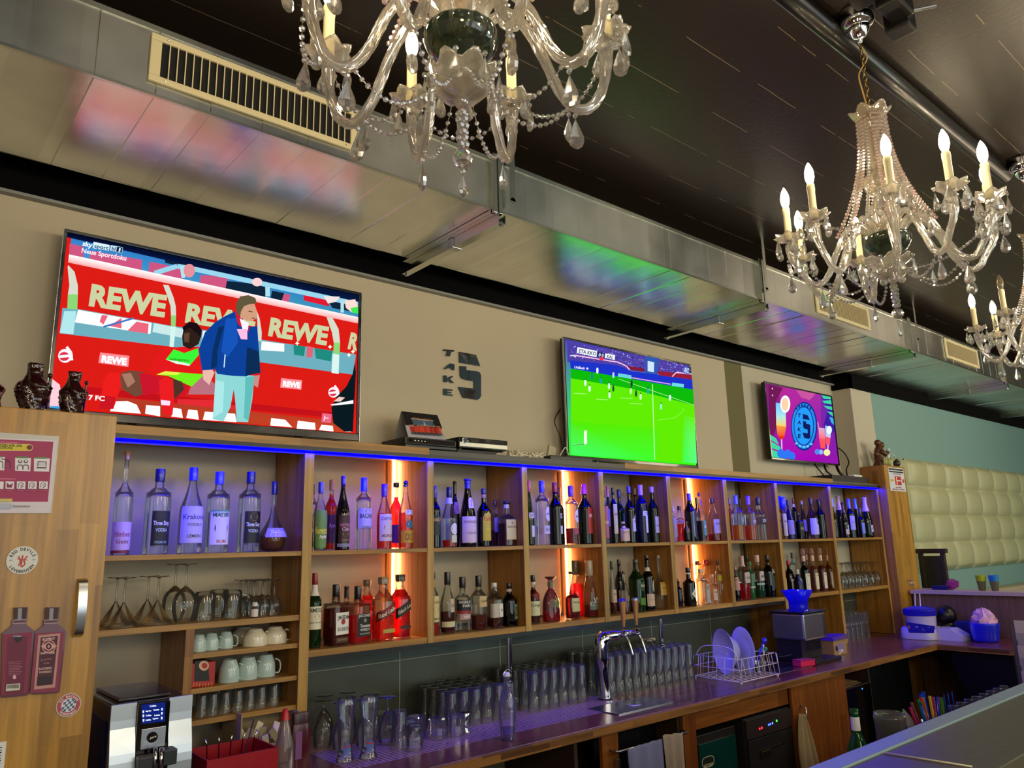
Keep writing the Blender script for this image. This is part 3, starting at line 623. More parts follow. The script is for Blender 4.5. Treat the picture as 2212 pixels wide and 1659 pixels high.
    s.text('REWE', (342, 548), (845, 625), 138, C, .05); s.text('REWE', (980, 658), (1440, 735), 122, C, .05); s.text('REWE', (1532, 748), (1920, 812), 116, C, .05); s.text('R', (2060, 835), (2122, 848), 105, C, .05)
    for x, y in ((1725, 805), (1943, 828), (2095, 860), (2068, 882)): s.poly([(x, y-16), (x+5, y-5), (x+16, y), (x+5, y+5), (x, y+16), (x-5, y+5), (x-16, y), (x-5, y-5)], '#ffffe8')
    s.poly([(418, 865), (612, 888), (604, 962), (406, 935)], '#f08890'); s.text('REWE', (425, 928), (592, 948), 44, '#ffffff', .06)
    s.poly([(1618, 1035), (1758, 1050), (1752, 1113), (1612, 1098)], '#f08890'); s.text('REWE', (1628, 1088), (1745, 1100), 36, '#ffffff', .06)
    for x, y, k in ((185, 888, 1.0), (1965, 1130, .75)):
        s.ell(x, y, 46*k, 46*k, '#ffe8ee'); s.ell(x-6*k, y+4*k, 34*k, 30*k, '#d03048'); s.poly([(x-40*k, y-2*k), (x+28*k, y-10*k), (x+30*k, y+8*k), (x-36*k, y+14*k)], '#ffffff'); s.line([(x+10*k, y-60*k), (x+40*k, y-20*k), (x+45*k, y+30*k)], 18*k, '#ffe8ee')
    s.poly([(300, 1090), (480, 1110), (1180, 1180), (2085, 1275), (2080, 1310), (1180, 1225), (300, 1135)], '#b81018'); s.poly([(930, 1175), (1180, 1180), (1180, 1215), (1400, 1215), (1400, 1260), (930, 1215)], '#d82830')
    s.quad([(495, 1160), (2090, 1330), (2085, 1400), (480, 1258)], ['#a83824', '#b83a20', '#c04020', '#b02c18'])
    for q in ([(482, 1255), (512, 1190), (600, 1188), (660, 1212), (688, 1272)], [(715, 1272), (722, 1214), (815, 1222), (815, 1290)], [(888, 1290), (896, 1232), (955, 1240), (966, 1300)], [(988, 1300), (1002, 1244), (1062, 1250), (1072, 1312)], [(1098, 1312), (1112, 1258), (1312, 1272), (1322, 1328)], [(1545, 1350), (1552, 1300), (1645, 1312), (1692, 1362)], [(1720, 1372), (1728, 1318), (1842, 1332), (1846, 1378)], [(1868, 1380), (1885, 1345), (1960, 1352), (1965, 1390)], [(2035, 1365), (2082, 1360), (2080, 1392), (2040, 1390)]): s.poly(q, '#fdf6f6')
    s.poly([(85, 1040), (150, 1080), (168, 1225), (80, 1225)], '#f0c4d0'); s.poly([(85, 1222), (168, 1222), (150, 1260), (80, 1255)], '#3c98d8')
    # seated player
    s.poly([(555, 1000), (620, 985), (705, 995), (712, 1140), (650, 1160), (545, 1100)], '#6c4434'); s.poly([(560, 1010), (620, 1000), (650, 1060), (600, 1100)], '#a07460')
    s.poly([(440, 1050), (470, 1000), (545, 998), (556, 1090), (505, 1240), (408, 1240)], '#e01c1a'); s.poly([(430, 1150), (520, 1160), (505, 1240), (408, 1240)], '#c01420')
    s.poly([(675, 1000), (840, 1030), (1010, 1080), (980, 1150), (900, 1160), (830, 1130), (700, 1150)], '#c01428')
    s.poly([(780, 905), (835, 838), (960, 828), (1075, 828), (1185, 890), (1192, 980), (1080, 1012), (880, 1030), (740, 985)], '#d8181a')
    s.poly([(852, 912), (905, 845), (975, 870), (1065, 838), (1072, 880), (1012, 952), (930, 935)], '#38e834'); s.poly([(852, 912), (930, 925), (1012, 942), (1008, 955), (920, 940)], '#d8f8e0'); s.text('liefergarant', (880, 918), (1005, 926), 18, '#187818')
    s.poly([(790, 1012), (850, 990), (960, 1000), (1100, 1010), (1085, 1060), (1022, 1092), (930, 1050), (870, 1022)], '#6ae41c'); s.poly([(790, 1012), (850, 990), (950, 1000), (930, 1015)], '#d8e848')
    s.poly([(870, 1030), (960, 1060), (975, 1110), (905, 1180)], '#4a3024'); s.poly([(1015, 1100), (1100, 1020), (1190, 1080), (1185, 1145), (1000, 1145)], '#b06a78')
    s.poly([(806, 1050), (850, 1028), (900, 1045), (908, 1180), (895, 1285), (838, 1280), (815, 1180)], '#de1c20'); s.poly([(818, 1180), (882, 1188), (878, 1218), (822, 1214)], '#f0d8f0')
    s.poly([(960, 760), (975, 690), (1020, 662), (1075, 690), (1090, 745), (1070, 810), (1010, 845), (965, 820)], '#2c1c16'); s.poly([(962, 700), (1005, 662), (1060, 672), (1092, 720), (1085, 770), (1060, 740), (1010, 700), (970, 730)], '#180c12')
    s.poly([(972, 740), (1010, 735), (1005, 800), (975, 798)], '#5a3e30')
    # man standing
    s.poly([(1180, 988), (1300, 1010), (1440, 1020), (1425, 1180), (1398, 1328), (1322, 1325), (1312, 1180), (1302, 1110), (1280, 1230), (1235, 1322), (1162, 1308), (1178, 1150)], '#86cccc'); s.poly([(1180, 1050), (1240, 1060), (1230, 1260), (1165, 1300)], '#a2dcdc'); s.poly([(1380, 1030), (1440, 1022), (1400, 1320), (1370, 1300)], '#5cb4b0')
    s.poly([(1096, 985), (1160, 980), (1175, 1000), (1140, 1082), (1100, 1045)], '#e0b0a4'); s.poly([(1442, 1020), (1476, 1016), (1462, 1100), (1430, 1080)], '#b88884')
    s.poly([(1315, 592), (1245, 625), (1180, 665), (1110, 735), (1070, 850), (1085, 940), (1092, 985), (1180, 978), (1192, 1008), (1300, 1022), (1385, 1025), (1435, 1000), (1480, 1005), (1470, 860), (1458, 690), (1400, 700)], '#0c3c90')
    s.poly([(1200, 700), (1240, 690), (1195, 850), (1190, 960), (1150, 975), (1160, 860)], '#0a2c5c'); s.poly([(1390, 830), (1470, 860), (1478, 1000), (1380, 1022)], '#0a2a50'); s.poly([(1250, 640), (1320, 640), (1330, 800), (1260, 900), (1220, 860)], '#1450b0'); s.line([(1245, 880), (1238, 965)], 7, '#c8e8f0')
    s.poly([(1310, 600), (1340, 592), (1352, 655), (1405, 690), (1400, 730), (1330, 680)], '#c41830'); s.poly([(1342, 640), (1402, 672), (1395, 720), (1360, 712)], '#f8e8f0'); s.poly([(1322, 712), (1392, 712), (1392, 780), (1350, 778)], '#f6b4d8')
    s.poly([(1345, 560), (1375, 540), (1440, 545), (1458, 600), (1456, 632), (1425, 660), (1385, 655), (1345, 630)], '#c89678'); s.poly([(1318, 580), (1318, 540), (1345, 495), (1400, 486), (1445, 505), (1455, 540), (1400, 548), (1370, 560), (1350, 595), (1345, 625), (1325, 610)], '#5c5238'); s.poly([(1438, 600), (1462, 612), (1440, 622)], '#c89678'); s.line([(1400, 592), (1425, 598)], 7, '#503020'); s.line([(1422, 638), (1445, 640)], 6, '#7c3c34')
    # person writing at the right edge
    s.poly([(2105, 930), (2090, 1010), (2050, 1090), (1985, 1160), (1950, 1235), (1962, 1335), (2035, 1390), (2092, 1390), (2112, 1000)], '#08181e'); s.poly([(1942, 1212), (2095, 1182), (2095, 1206), (1955, 1218)], '#f4f0f8'); s.poly([(1965, 1190), (2000, 1160), (2040, 1165), (2010, 1192)], '#e6c0b8')
    s.text('sky', (298, 158), (362, 172), 32, '#e8f0ff', .03); s.poly([(372, 133), (480, 155), (474, 192), (367, 176)], '#cfe6ee'); s.text('sport', (376, 172), (470, 188), 26, '#34607c', .03); s.poly([(486, 155), (525, 162), (520, 198), (482, 190)], '#bcd8e4'); s.text('bl', (492, 188), (515, 193), 24, '#204060', .02); s.poly([(526, 163), (566, 172), (560, 208), (521, 200)], '#0c2448'); s.line([(526, 163), (566, 172), (560, 208), (521, 200), (526, 163)], 3, '#a8d0e0'); s.text('1', (538, 198), (548, 200), 24, '#e0f0ff', .02)
    s.text('Neue Sportdoku', (292, 205), (588, 258), 32, '#fdf0f8', .015)
    s.text('17 FC', (318, 1178), (445, 1188), 32, '#ffffff', .03); s.poly([(1888, 1268), (1952, 1276), (1946, 1336), (1882, 1328)], '#e06080'); s.line([(1905, 1285), (1900, 1320)], 6, '#ffe0e8'); s.line([(1905, 1300), (1930, 1302)], 5, '#ffe0e8')
def draw2(s, P):
    s.raw(P, [(0, 1, 2, 3)], ['#4a3ca8', '#4a3ca8', '#34f000', '#30e820'])
    s.poly([(1262, 105), (2025, 245), (2024, 335), (1264, 232)], '#4a3c9c')
    R_ = random.Random(3)
    for k in range(420):
        x = R_.uniform(1270, 2015); t = (x-1265)/757; y0 = 112+138*t; y = y0+R_.uniform(2, 88-18*t); a = R_.uniform(3, 9); b = R_.uniform(2, 5)
        s.poly([(x, y), (x+a, y+a*.18), (x+a, y+b+a*.18), (x, y+b)], R_.choice(['#8a84d8', '#c0b8f0', '#2a2070', '#6a58c8', '#1a1458', '#a898d8', '#7a4a90', '#3858c8']))
    s.poly([(1725, 200), (1805, 212), (1800, 320), (1725, 305)], '#2a54a8'); s.poly([(1740, 230), (1780, 238), (1778, 300), (1740, 292)], '#c8d8f8')
    s.poly([(1264, 226), (1560, 258), (1640, 292), (2024, 345), (2024, 412), (1268, 278)], '#1a30c0'); s.poly([(1600, 258), (1720, 276), (1720, 296), (1640, 286)], '#7a1838'); s.poly([(1800, 290), (2022, 318), (2022, 345), (1810, 318)], '#901c34')
    s.line([(1285, 195), (1560, 238), (1610, 262), (1630, 285)], 7, '#f0b8d8'); s.line([(1640, 332), (1880, 372)], 6, '#e0a0d0'); s.line([(1300, 208), (1290, 200), (1266, 196)], 6, '#d8e0f8'); s.line([(1890, 325), (1915, 300), (2020, 312)], 6, '#e8c8e0')
    s.poly([(1560, 305), (1640, 318), (1640, 340), (1556, 325)], '#68c8d8'); s.poly([(1890, 362), (1962, 372), (1960, 392), (1886, 382)], '#68d0d8'); s.text('UniBank', (1290, 275), (1355, 283), 16, '#e8e8ff', .02); s.ell(1370, 277, 7, 7, '#d0d8ff')
    s.poly([(1268, 276), (2024, 406), (2026, 502), (1640, 400), (1268, 336)], '#0cb00a'); s.poly([(1268, 336), (1640, 400), (2026, 502), (2040, 856), (1270, 804)], '#5ce004')
    s.quad([(1268, 600), (1800, 640), (1790, 838), (1270, 804)], ['#50e004', '#52e006', '#3cf028', '#40f060']); s.quad([(1960, 560), (2028, 580), (2040, 856), (1950, 850)], ['#5ce004', '#60e820', '#58f880', '#3cf040'])
    s.line([(1768, 372), (1782, 832)], 5, '#b8f4a0'); s.line([(1560, 340), (2024, 500)], 3, '#a8e88a'); s.line([(1800, 592), (1900, 578), (1950, 545), (1958, 520)], 3, '#90ec50'); s.line([(1275, 745), (1350, 738), (1365, 735), (1365, 655)], 4, '#d8f8d8'); s.line([(1275, 746), (1348, 738)], 3, '#103818')
    for x, y, c in ((1398, 325, '#207898'), (1357, 365, '#d8f4f0'), (1383, 400, '#e0f8f4'), (1452, 352, '#2098a8'), (1502, 385, '#c8f0e8'), (1505, 440, '#d8f4e8'), (1528, 400, '#184c38'), (1640, 370, '#183c30'), (1635, 415, '#b8e8a8'), (1667, 432, '#204830'), (1695, 450, '#d0f0c0'), (1740, 415, '#20a8a0'), (1875, 455, '#d0f4f4'), (1820, 510, '#90e8c0'), (1430, 290, '#e8f4ff'), (1528, 318, '#a8c8f0')):
        s.poly([(x-5, y-18), (x+5, y-17), (x+7, y+2), (x+4, y+18), (x-5, y+17), (x-7, y)], c); s.ell(x, y-22, 4, 4, '#3a2a20', 8)
    for x, y in ((1420, 464), (1285, 428), (1570, 456), (1630, 490)): s.line([(x, y), (x+75, y+4)], 4, '#a8e878')
    s.poly([(1308, 147), (1428, 170), (1424, 208), (1304, 182)], '#eef4fa'); s.text('ETA KKO', (1315, 180), (1420, 198), 22, '#404868', .03); s.poly([(1430, 175), (1474, 183), (1471, 212), (1428, 204)], '#1a2458'); s.text('0 0', (1436, 202), (1466, 208), 20, '#e0e8ff', .02); s.poly([(1478, 185), (1538, 195), (1535, 225), (1475, 212)], '#eef4fa'); s.text('KAL', (1486, 212), (1526, 219), 20, '#404868', .03)
    s.ell(1455, 218, 15, 10, '#e03050'); s.poly([(1958, 265), (1992, 272), (1990, 312), (1956, 305)], '#5a70c0'); s.text('EC', (1962, 298), (1988, 303), 26, '#dce4ff', .02); s.poly([(1348, 655), (1364, 657), (1362, 735), (1346, 735)], '#e8f8e0')
def draw3(s, P):
    s.raw(P, [(0, 1, 2, 3)], ['#7a2468', '#5a2ca8', '#8c14a4', '#a010b0'])
    s.quad([(440, 280), (740, 330), (740, 820), (470, 800)], ['#b02890', '#9a2c9c', '#9808a8', '#a408b4']); s.poly([(560, 280), (700, 310), (660, 380), (600, 360)], '#c05098')
    s.poly([(365, 270), (470, 292), (420, 380), (440, 520), (400, 640), (368, 620)], '#6a1850'); s.poly([(740, 330), (838, 355), (846, 600), (800, 640), (760, 560), (790, 450)], '#3a1c9c')
    for q in ([(745, 345), (838, 358), (838, 378), (760, 370)], [(750, 385), (838, 385), (838, 415), (765, 400)], [(760, 420), (838, 430), (840, 455), (785, 440)], [(785, 460), (840, 470), (842, 500), (805, 480)], [(372, 622), (420, 655), (440, 700), (372, 660)], [(372, 670), (450, 715), (450, 745), (372, 720)], [(372, 730), (470, 765), (440, 798), (372, 796)]): s.poly(q, '#3ccc98')
    s.poly([(800, 500), (842, 510), (844, 560), (815, 540)], '#38a8d8')
    s.ell(620, 567, 94, 175, '#0c2c88', 40); s.ell(618, 565, 86, 163, '#2a8ae0', 40); s.ell(618, 565, 73, 143, '#0c3890', 40); s.ell(617, 565, 67, 134, '#2494ec', 40)
    for i, (x, y) in enumerate(((565, 440), (585, 425), (605, 418), (625, 418), (645, 425), (665, 440))): s.poly([(x-6, y-8), (x+7, y-10), (x+5, y+8), (x-7, y+8)], '#0c3080')
    for i, (x, y) in enumerate(((565, 690), (590, 708), (618, 714), (645, 712), (670, 695))): s.poly([(x-9, y-5), (x+9, y-7), (x+8, y+6), (x-8, y+7)], '#80c8f4')
    s.text('T', (572, 500), (594, 503), 26, '#101c50', .04); s.text('A', (572, 549), (596, 552), 24, '#101c50', .04); s.text('K', (573, 600), (596, 603), 26, '#101c50', .04); s.text('E', (574, 650), (594, 652), 28, '#101c50', .04)
    s.poly([(610, 478), (645, 488), (660, 522), (610, 516)], '#101c58'); s.poly([(612, 530), (632, 532), (634, 548), (655, 552), (664, 562), (664, 645), (656, 658), (620, 652), (608, 612), (644, 618), (644, 590), (622, 586), (612, 572)], '#101c58')
    for q, cs in (([(416, 398), (486, 408), (488, 500), (418, 490)], ['#70b8f0', '#8cc8f0', '#a8dce0', '#9cd8e8']), ([(418, 490), (488, 500), (490, 570), (419, 560)], ['#a4dcdc', '#b0e0d0', '#e8c860', '#e8c850']), ([(419, 560), (490, 570), (478, 640), (430, 638)], ['#ec9840', '#e88840', '#e04830', '#e44428'])): s.quad(q, cs)
    s.poly([(430, 638), (478, 640), (465, 662), (447, 660)], '#d83020'); s.line([(457, 660), (460, 738)], 9, '#c8b8e8')
    s.ell(484, 408, 36, 62, '#e8f4f0', 24); s.ell(482, 410, 24, 46, '#f4c8a0', 24)
    for x, y in ((452, 762), (500, 765), (530, 782), (470, 790)): s.ell(x, y, 26, 32, '#2c70e8', 14)
    s.quad([(722, 575), (766, 582), (770, 660), (726, 655)], ['#d8a8c0', '#c8a8d0', '#f06870', '#f06070']); s.poly([(726, 655), (770, 660), (772, 728), (738, 722)], '#ec5058'); s.quad([(770, 560), (812, 575), (808, 650), (772, 640)], ['#90b8f4', '#a0c8f8', '#c8c8e8', '#c0c0e0']); s.poly([(772, 640), (808, 650), (802, 700), (784, 704), (774, 690)], '#e85068'); s.ell(798, 594, 20, 30, '#e0f0f0', 18); s.line([(716, 535), (724, 585)], 7, '#e880b0')
    s.line([(790, 700), (788, 740)], 7, '#d8c8f0'); s.ell(782, 755, 24, 24, '#e8e8a0', 14); s.ell(712, 750, 18, 20, '#4488e8', 12); s.ell(740, 752, 14, 18, '#88b8f0', 12); s.ell(391, 297, 4, 6, '#ffffff', 8); s.ell(392, 346, 4, 6, '#e0e0ff', 8)
t1 = tv(.462, 1.712, 2.196, 2.912, 'largest television, showing a man in blue jacket before a red dugout', 'T1', draw1, bot=.034, silver=True)
for x in (.75, 1.42):
    m = MB(); m.add([(x-.03, 3.05, 2.158), (x+.03, 3.05, 2.158), (x+.03, 3.15, 2.158), (x-.03, 3.15, 2.158), (x-.012, 3.095, 2.197), (x+.012, 3.095, 2.197), (x+.012, 3.11, 2.197), (x-.012, 3.11, 2.197)], [(0, 1, 2, 3), (4, 5, 6, 7), (0, 1, 5, 4), (1, 2, 6, 5), (2, 3, 7, 6), (3, 0, 4, 7)])
    m.build('foot', M_BLACK, t1)
t2 = tv(3.052, 4.275, 2.188, 2.912, 'middle television showing a green football pitch', 'T2', draw2, bot=.022, silver=True)
for x in (3.3, 4.02):
    m = MB(); m.box(x-.06, x+.06, 3.05, 3.16, 2.158, 2.164); m.box(x-.008, x+.008, 3.1, 3.115, 2.164, 2.19)
    m.build('foot', M_BLACK, t2)
t3 = tv(5.20, 6.252, 2.302, 2.905, 'smallest television with a magenta cocktail picture and round blue badge', 'T3', draw3, bot=.016)
m = MB(); m.box(5.5, 5.9, 3.156, 3.189, 2.45, 2.75, .004); m.build('wall_bracket', M_BLACK, t3)
# ================================================================ bottles on the shelves
PR = dict(
 std=[(.9, 0), (1, .015), (1, .56), (.95, .62), (.62, .69), (.38, .74), (.33, .80), (.33, 1)],
 tall=[(.9, 0), (1, .015), (1, .66), (.9, .71), (.5, .77), (.36, .80), (.34, 1)],
 wine=[(.9, 0), (1, .015), (1, .58), (.93, .64), (.55, .71), (.4, .76), (.37, .84), (.37, 1)],
 champ=[(.85, 0), (1, .02), (1, .36), (.93, .46), (.68, .62), (.44, .76), (.33, .88), (.37, .95), (.37, 1)],
 cone=[(.9, 0), (1, .015), (1, .46), (.86, .56), (.56, .68), (.36, .8), (.31, .88), (.31, 1)],
 curv=[(.85, 0), (.9, .02), (1, .3), (1, .5), (.85, .62), (.5, .72), (.34, .8), (.32, 1)],
 cognac=[(.85, 0), (1, .03), (1, .40), (.85, .47), (.42, .55), (.28, .64), (.26, .8), (.25, 1)],
 flask=[(.45, 0), (.85, .04), (1, .14), (.95, .24), (.62, .36), (.32, .48), (.2, .62), (.18, .8), (.18, 1)],
 xo=[(1.0, 0), (1, .05), (.98, .3), (.88, .48), (.62, .62), (.38, .7), (.28, .74), (.28, 1)],
 squat=[(.95, 0), (1, .02), (1, .56), (.93, .62), (.5, .68), (.38, .72), (.36, 1)],
 thin=[(.9, 0), (1, .015), (1, .55), (.9, .60), (.5, .65), (.3, .69), (.26, .75), (.24, 1)],
 rigid=[(.97, 0), (1, .01), (1, .6), (.9, .66), (.55, .74), (.4, .8), (.36, .86), (.36, 1)],
 boxy=[(.97, 0), (1, .01), (1, .63), (.9, .67), (.42, .7), (.34, .72), (.33, 1)],
 hour=[(.95, 0), (1, .02), (.8, .2), (.72, .32), (.85, .5), (.95, .62), (.5, .66), (.42, .68), (.42, 1)])
GCOL = dict(c='#f4f8f6', d='#17110f', k='#0d0f12', g='#2c6a1e', G='#143c1a', b='#5a2410', o='#7a4416', u='#16186a', r='#8c1a22', p='#c09ab8', y='#c8a878')
def secpt(a, r, e, sy):
    c, s = math.cos(a), math.sin(a)
    if e != 2.0: k = (abs(c)**e+abs(s)**e)**(-1/e); c *= k; s *= k
    return r*c, r*sy*s
def bottle(code, x, y, top, wpx, row, prof, gc, cap, labs, desc, grp, liq=None, Y=2.975, e=2.0, sy=1.0, rot=0.0, capshape=None, zbase=None, neckband=None, n=22):
    zb = (ZM if row == 't' else ZB) if zbase is None else zbase
    zb += .0004
    P = cY(code, x, y, Y); H = cY(code, x, top, Y)[2]-zb; H = min(max(H, .12), (.395 if row == 't' else .36) if zbase is None else .5)
    s_ = CROP[code][2]; r = wpx*s_*depth(P)/FPX/2*.97
    r = min(max(r, .02), .062); ry = r*sy
    cx, cy = P[0], min(max(Y, YF+ry+.004), YW-ry-.004) if zbase is None else Y
    B = empty('bottle', (cx, cy, zb), desc, 'bottle', grp); R2 = rot
    pf = PR[prof]; pr = smoothprof([(a*r, b*H) for a, b in pf], 3)
    zc = 1-cap[1]
    def rad(z):
        for (r0, z0), (r1, z1) in zip(pr[:-1], pr[1:]):
            if z <= z1: t = (z-z0)/max(z1-z0, 1e-6); return r0+(r1-r0)*t
        return pr[-1][0]
    def sect(prl, nn=n): return MB().lathe(prl, (cx, cy, zb), nn, e, sy, rot=R2)
    body = [p for p in pr if p[1] <= zc*H+.012*H]
    if body[-1][1] < zc*H: body.append((rad(zc*H+.01*H), zc*H+.008*H))
    sect(body).build('glass_body', glass('bottle_glass_'+gc, GCOL[gc], (.1 if gc in 'cpy' else .35), (.9 if gc in 'cpy' else 1.3), frost=.012 if gc in 'cpy' else .22 if gc in 'gGuro' else 0), B, smooth=True)
    if liq:
        lv = liq[1]*H; lp = [(max(q*.93-.0006, .003), z) for q, z in pr if .012*H < z < lv]; lp = [(lp[0][0]*.96, .006)]+lp+[(rad(lv)*.92, lv)]
        sect(lp, 18).build('liquid', glass('liquid_'+liq[0][1:], tuple(min(1, 1.9*c_+.004) for c_ in lin(liq[0])), .2, .2, frost=.45), B, smooth=False, auto=50)
    nr = rad(zc*H)*1.12+.0006
    cs = capshape or 'cyl'; cz = zc*H; ct = H; m = MB(); C = (cx, cy, zb)
    if cs == 'cyl': m.lathe([(nr*.97, cz), (nr, cz+.002), (nr, ct-.004), (nr*.93, ct)], C, 16)
    elif cs == 'fat': m.lathe([(nr*1.1, cz), (nr*1.3, cz+.004), (nr*1.3, ct-.004), (nr*1.15, ct)], C, 16)
    elif cs == 'stop': m.lathe([(nr, cz), (nr, cz+.55*(ct-cz)), (nr*1.45, cz+.6*(ct-cz)), (nr*1.45, ct-.003), (nr*1.3, ct)], C, 16)
    elif cs == 'sq': m.lathe([(nr*1.12, cz), (nr*1.15, ct-.002), (nr*1.08, ct)], C, 24, 6)
    elif cs == 'foil': zs = [cz+(ct*.965-cz)*i_/8 for i_ in range(9)]; q_ = rad(.97*H); m.lathe([(rad(z_)*1.05+.0006, z_) for z_ in zs]+[(q_*1.3, ct*.975), (q_*1.25, ct*.99), (q_*.8, ct)], C, 16)
    elif cs == 'flare': m.lathe([(nr*.9, cz), (nr, cz+.2*(ct-cz)), (nr*1.5, ct-.008), (nr*1.9, ct-.002), (nr*1.7, ct)], C, 18)
    elif cs == 'ball': m.lathe([(nr, cz), (nr, cz+.3*(ct-cz))], C, 12); m.ball((cx, cy, zb+ct-.35*(ct-cz)), .42*(ct-cz), 12, 8)
    elif cs == 'hat': m.lathe([(nr*2.3, cz), (nr*2.35, cz+.004), (nr*1.35, cz+.3*(ct-cz)), (nr*1.3, ct-.006), (nr*1.1, ct)], C, 18)
    elif cs == 'cone': m.lathe([(nr*1.25, cz), (nr*1.2, cz+.2*(ct-cz)), (nr*.8, ct-.004), (nr*.6, ct)], C, 16)
    m.build('stopper' if cs in ('stop', 'flare', 'ball') else 'cap', mat('cap_'+cap[0][1:], cap[0], .28, coat=.3), B, smooth=False, auto=40)
    if neckband:
        a, b = neckband[0]*H, neckband[1]*H; MB().lathe([(rad(a)*1.02+.0005, a), (rad((a+b)/2)*1.02+.0005, (a+b)/2), (rad(b)*1.02+.0005, b)], C, 18, e if e == 2 else 2, sy if e != 2 and 0 else 1, close=False).build('neck_band', mat('paper_'+neckband[2][1:], neckband[2], .5), B, smooth=True)
    base = -PI/2+R2
    def at_(a, z, k):
        rr = rad(z)*k+.0004; px_, py_ = secpt(a-R2, rr, e, sy)
        return (cx+px_*math.cos(R2)-py_*math.sin(R2), cy+px_*math.sin(R2)+py_*math.cos(R2), zb+z)
    for L in labs:
        z0, z1, col, arc = L[0]*H, L[1]*H, L[2], math.radians(L[3]); txt = L[4] if len(L) > 4 else []; ph = math.radians(L[5]) if len(L) > 5 else 0
        shp = L[6] if len(L) > 6 else 'rect'; m = MB(); na, nz = 14, 10
        vs = []; fs = []
        for j in range(nz+1):
            t = j/nz; z = z0+(z1-z0)*t; k = 1.0
            if shp == 'oval': k = math.sqrt(max(0, 1-(2*t-1)**2))+.02
            if shp == 'dia': k = 1-abs(2*t-1)+.02
            if shp == 'arch': k = 1 if t < .7 else math.sqrt(max(0, 1-((t-.7)/.3)**2))*.98+.02
            for i in range(na+1):
                a = base+ph+arc*k*(2*i/na-1); sl = (2*i/na-1)*(.10*H if shp == 'slant' else 0)
                vs.append(at_(a, min(max(z+sl, .002), H*.97), 1.008))
        for j in range(nz):
            for i in range(na): a = j*(na+1)+i; fs.append((a, a+1, a+na+2, a+na+1))
        lo = m.add(vs, fs).build('label', mat('paper_'+col[1:], col, .5), B, smooth=True)
        for T in txt:
            t_, zc_, h_, wf, tc = T; v2, f2, asp = text2d(t_, .02); hh = h_*H; W = min(wf*2*arc, asp*hh/max(rad(zc_*H), .01)*1.2)
            v3 = [at_(base+ph+(q[0]-.5)*W, zc_*H+(q[1]-.5)*hh+((q[0]-.5)*W*.10*H if shp == 'slant' and 0 else 0)+((q[0]-.5)*2*(.10*H*wf) if shp == 'slant' else 0), 1.014) for q in v2]
            MB().add(v3, f2).build('print', mat('ink_'+tc[1:], tc, .5), lo)
        if len(L) > 7:                                   # small emblem disc on the label
            zc_, h_, tc = L[7]; q = [at_(base+ph+h_*H*math.cos(k*PI/6)/max(rad(zc_*H), .01), zc_*H+h_*H*math.sin(k*PI/6), 1.013) for k in range(12)]
            MB().add(q, [tuple(range(12))]).build('emblem', mat('ink_'+tc[1:], tc, .5), lo)
    return B
W_, K_, GD = '#f0eee6', '#16161a', '#c8a850'
LOC = dict(t1='in the wide top left compartment', t2='second top compartment from left', t3='third top compartment from left', t4='fourth top compartment from left', t5='fifth top compartment from left',
           t6='sixth top compartment from left', t7='seventh top compartment from left', t8='eighth top compartment from left', t9='last top compartment at right',
           b2='lower shelf, first bottle compartment', b3='lower shelf, second bottle compartment', b4='lower shelf, third bottle compartment', b5='lower shelf, fourth bottle compartment',
           b6='lower shelf, fifth bottle compartment', b7='lower shelf, sixth bottle compartment', b8='lower shelf above the blue funnel')
GRP = lambda k: 'bottles %s' % LOC[k]
def bt(k, code, x, y, top, w, prof, gc, cap, labs, desc, **kw):
    return bottle(code, x, y, top, w, k[0], prof, gc, cap, labs, desc+', '+LOC[k], GRP(k), **kw)
BK = 3.085
# ---- top, wide left compartment
bt('t1', 'A', 832, 900, 395, 118, 'thin', 'c', ('#b08058', .08), [(.02, .045, '#8a2a3a', 170), (.05, .315, '#d4b8dc', 80, [('Himbeer', .2, .05, .7, '#a04878'), ('Geist', .13, .04, .5, '#8a3a60')], 0)], 'slim long-necked clear bottle with cork', capshape='stop', Y=3.0)
bt('t1', 'A', 1070, 900, 515, 165, 'tall', 'c', ('#141c4a', .15), [(.1, .5, '#0c1420', 46, [('Three Sixty', .36, .05, .85, '#e8eef4'), ('VODKA', .28, .04, .6, '#c8d8e0'), ('PREMIUM', .14, .03, .6, '#8aa8b0')], 8)], 'round clear bottle, dark blue cap, big black label', Y=3.0)
bt('t1', 'A', 1300, 900, 505, 158, 'cone', 'c', ('#2430c0', .155), [(.12, .54, '#c4c0e0', 75, [('Krakovia', .42, .06, .8, '#4a4a90'), ('VODKA', .33, .03, .5, '#505060'), ('LEMON', .2, .035, .45, '#303040')], 5)], 'sloping clear bottle, bright blue cap, lilac label', Y=3.0)
bt('t1', 'A', 1482, 900, 535, 152, 'tall', 'c', ('#3844d8', .155), [(.1, .5, '#e4e2ee', 60, [('MALIBU', .46, .05, .8, '#1c5a3a'), ('RUM', .14, .04, .4, '#c04050')], 6, 'rect', (.3, .09, '#3a3040')), (.455, .52, '#5aa070', 62, [], 6)], 'clear bottle with white pictorial label and bright blue cap', Y=3.0, neckband=None)
bt('t1', 'A', 1698, 900, 535, 150, 'tall', 'c', ('#141c5a', .145), [(.11, .5, '#0c141c', 48, [('Three Sixty', .34, .05, .85, '#e8eef4'), ('VODKA', .26, .04, .6, '#c8d8e0')], 6, 'rect', (.43, .05, '#b08050'))], 'clear bottle with black label and orange emblem', Y=3.0)
bt('t1', 'A', 1862, 960, 600, 190, 'flask', 'c', ('#10185a', .19), [(.2, .33, '#b8aee8', 62, [('Prinz', .265, .08, .7, '#f4f0ff')], 8)], 'bulbous long-necked flask with brown liquor', liq=('#8a5a18', .22), Y=3.02)
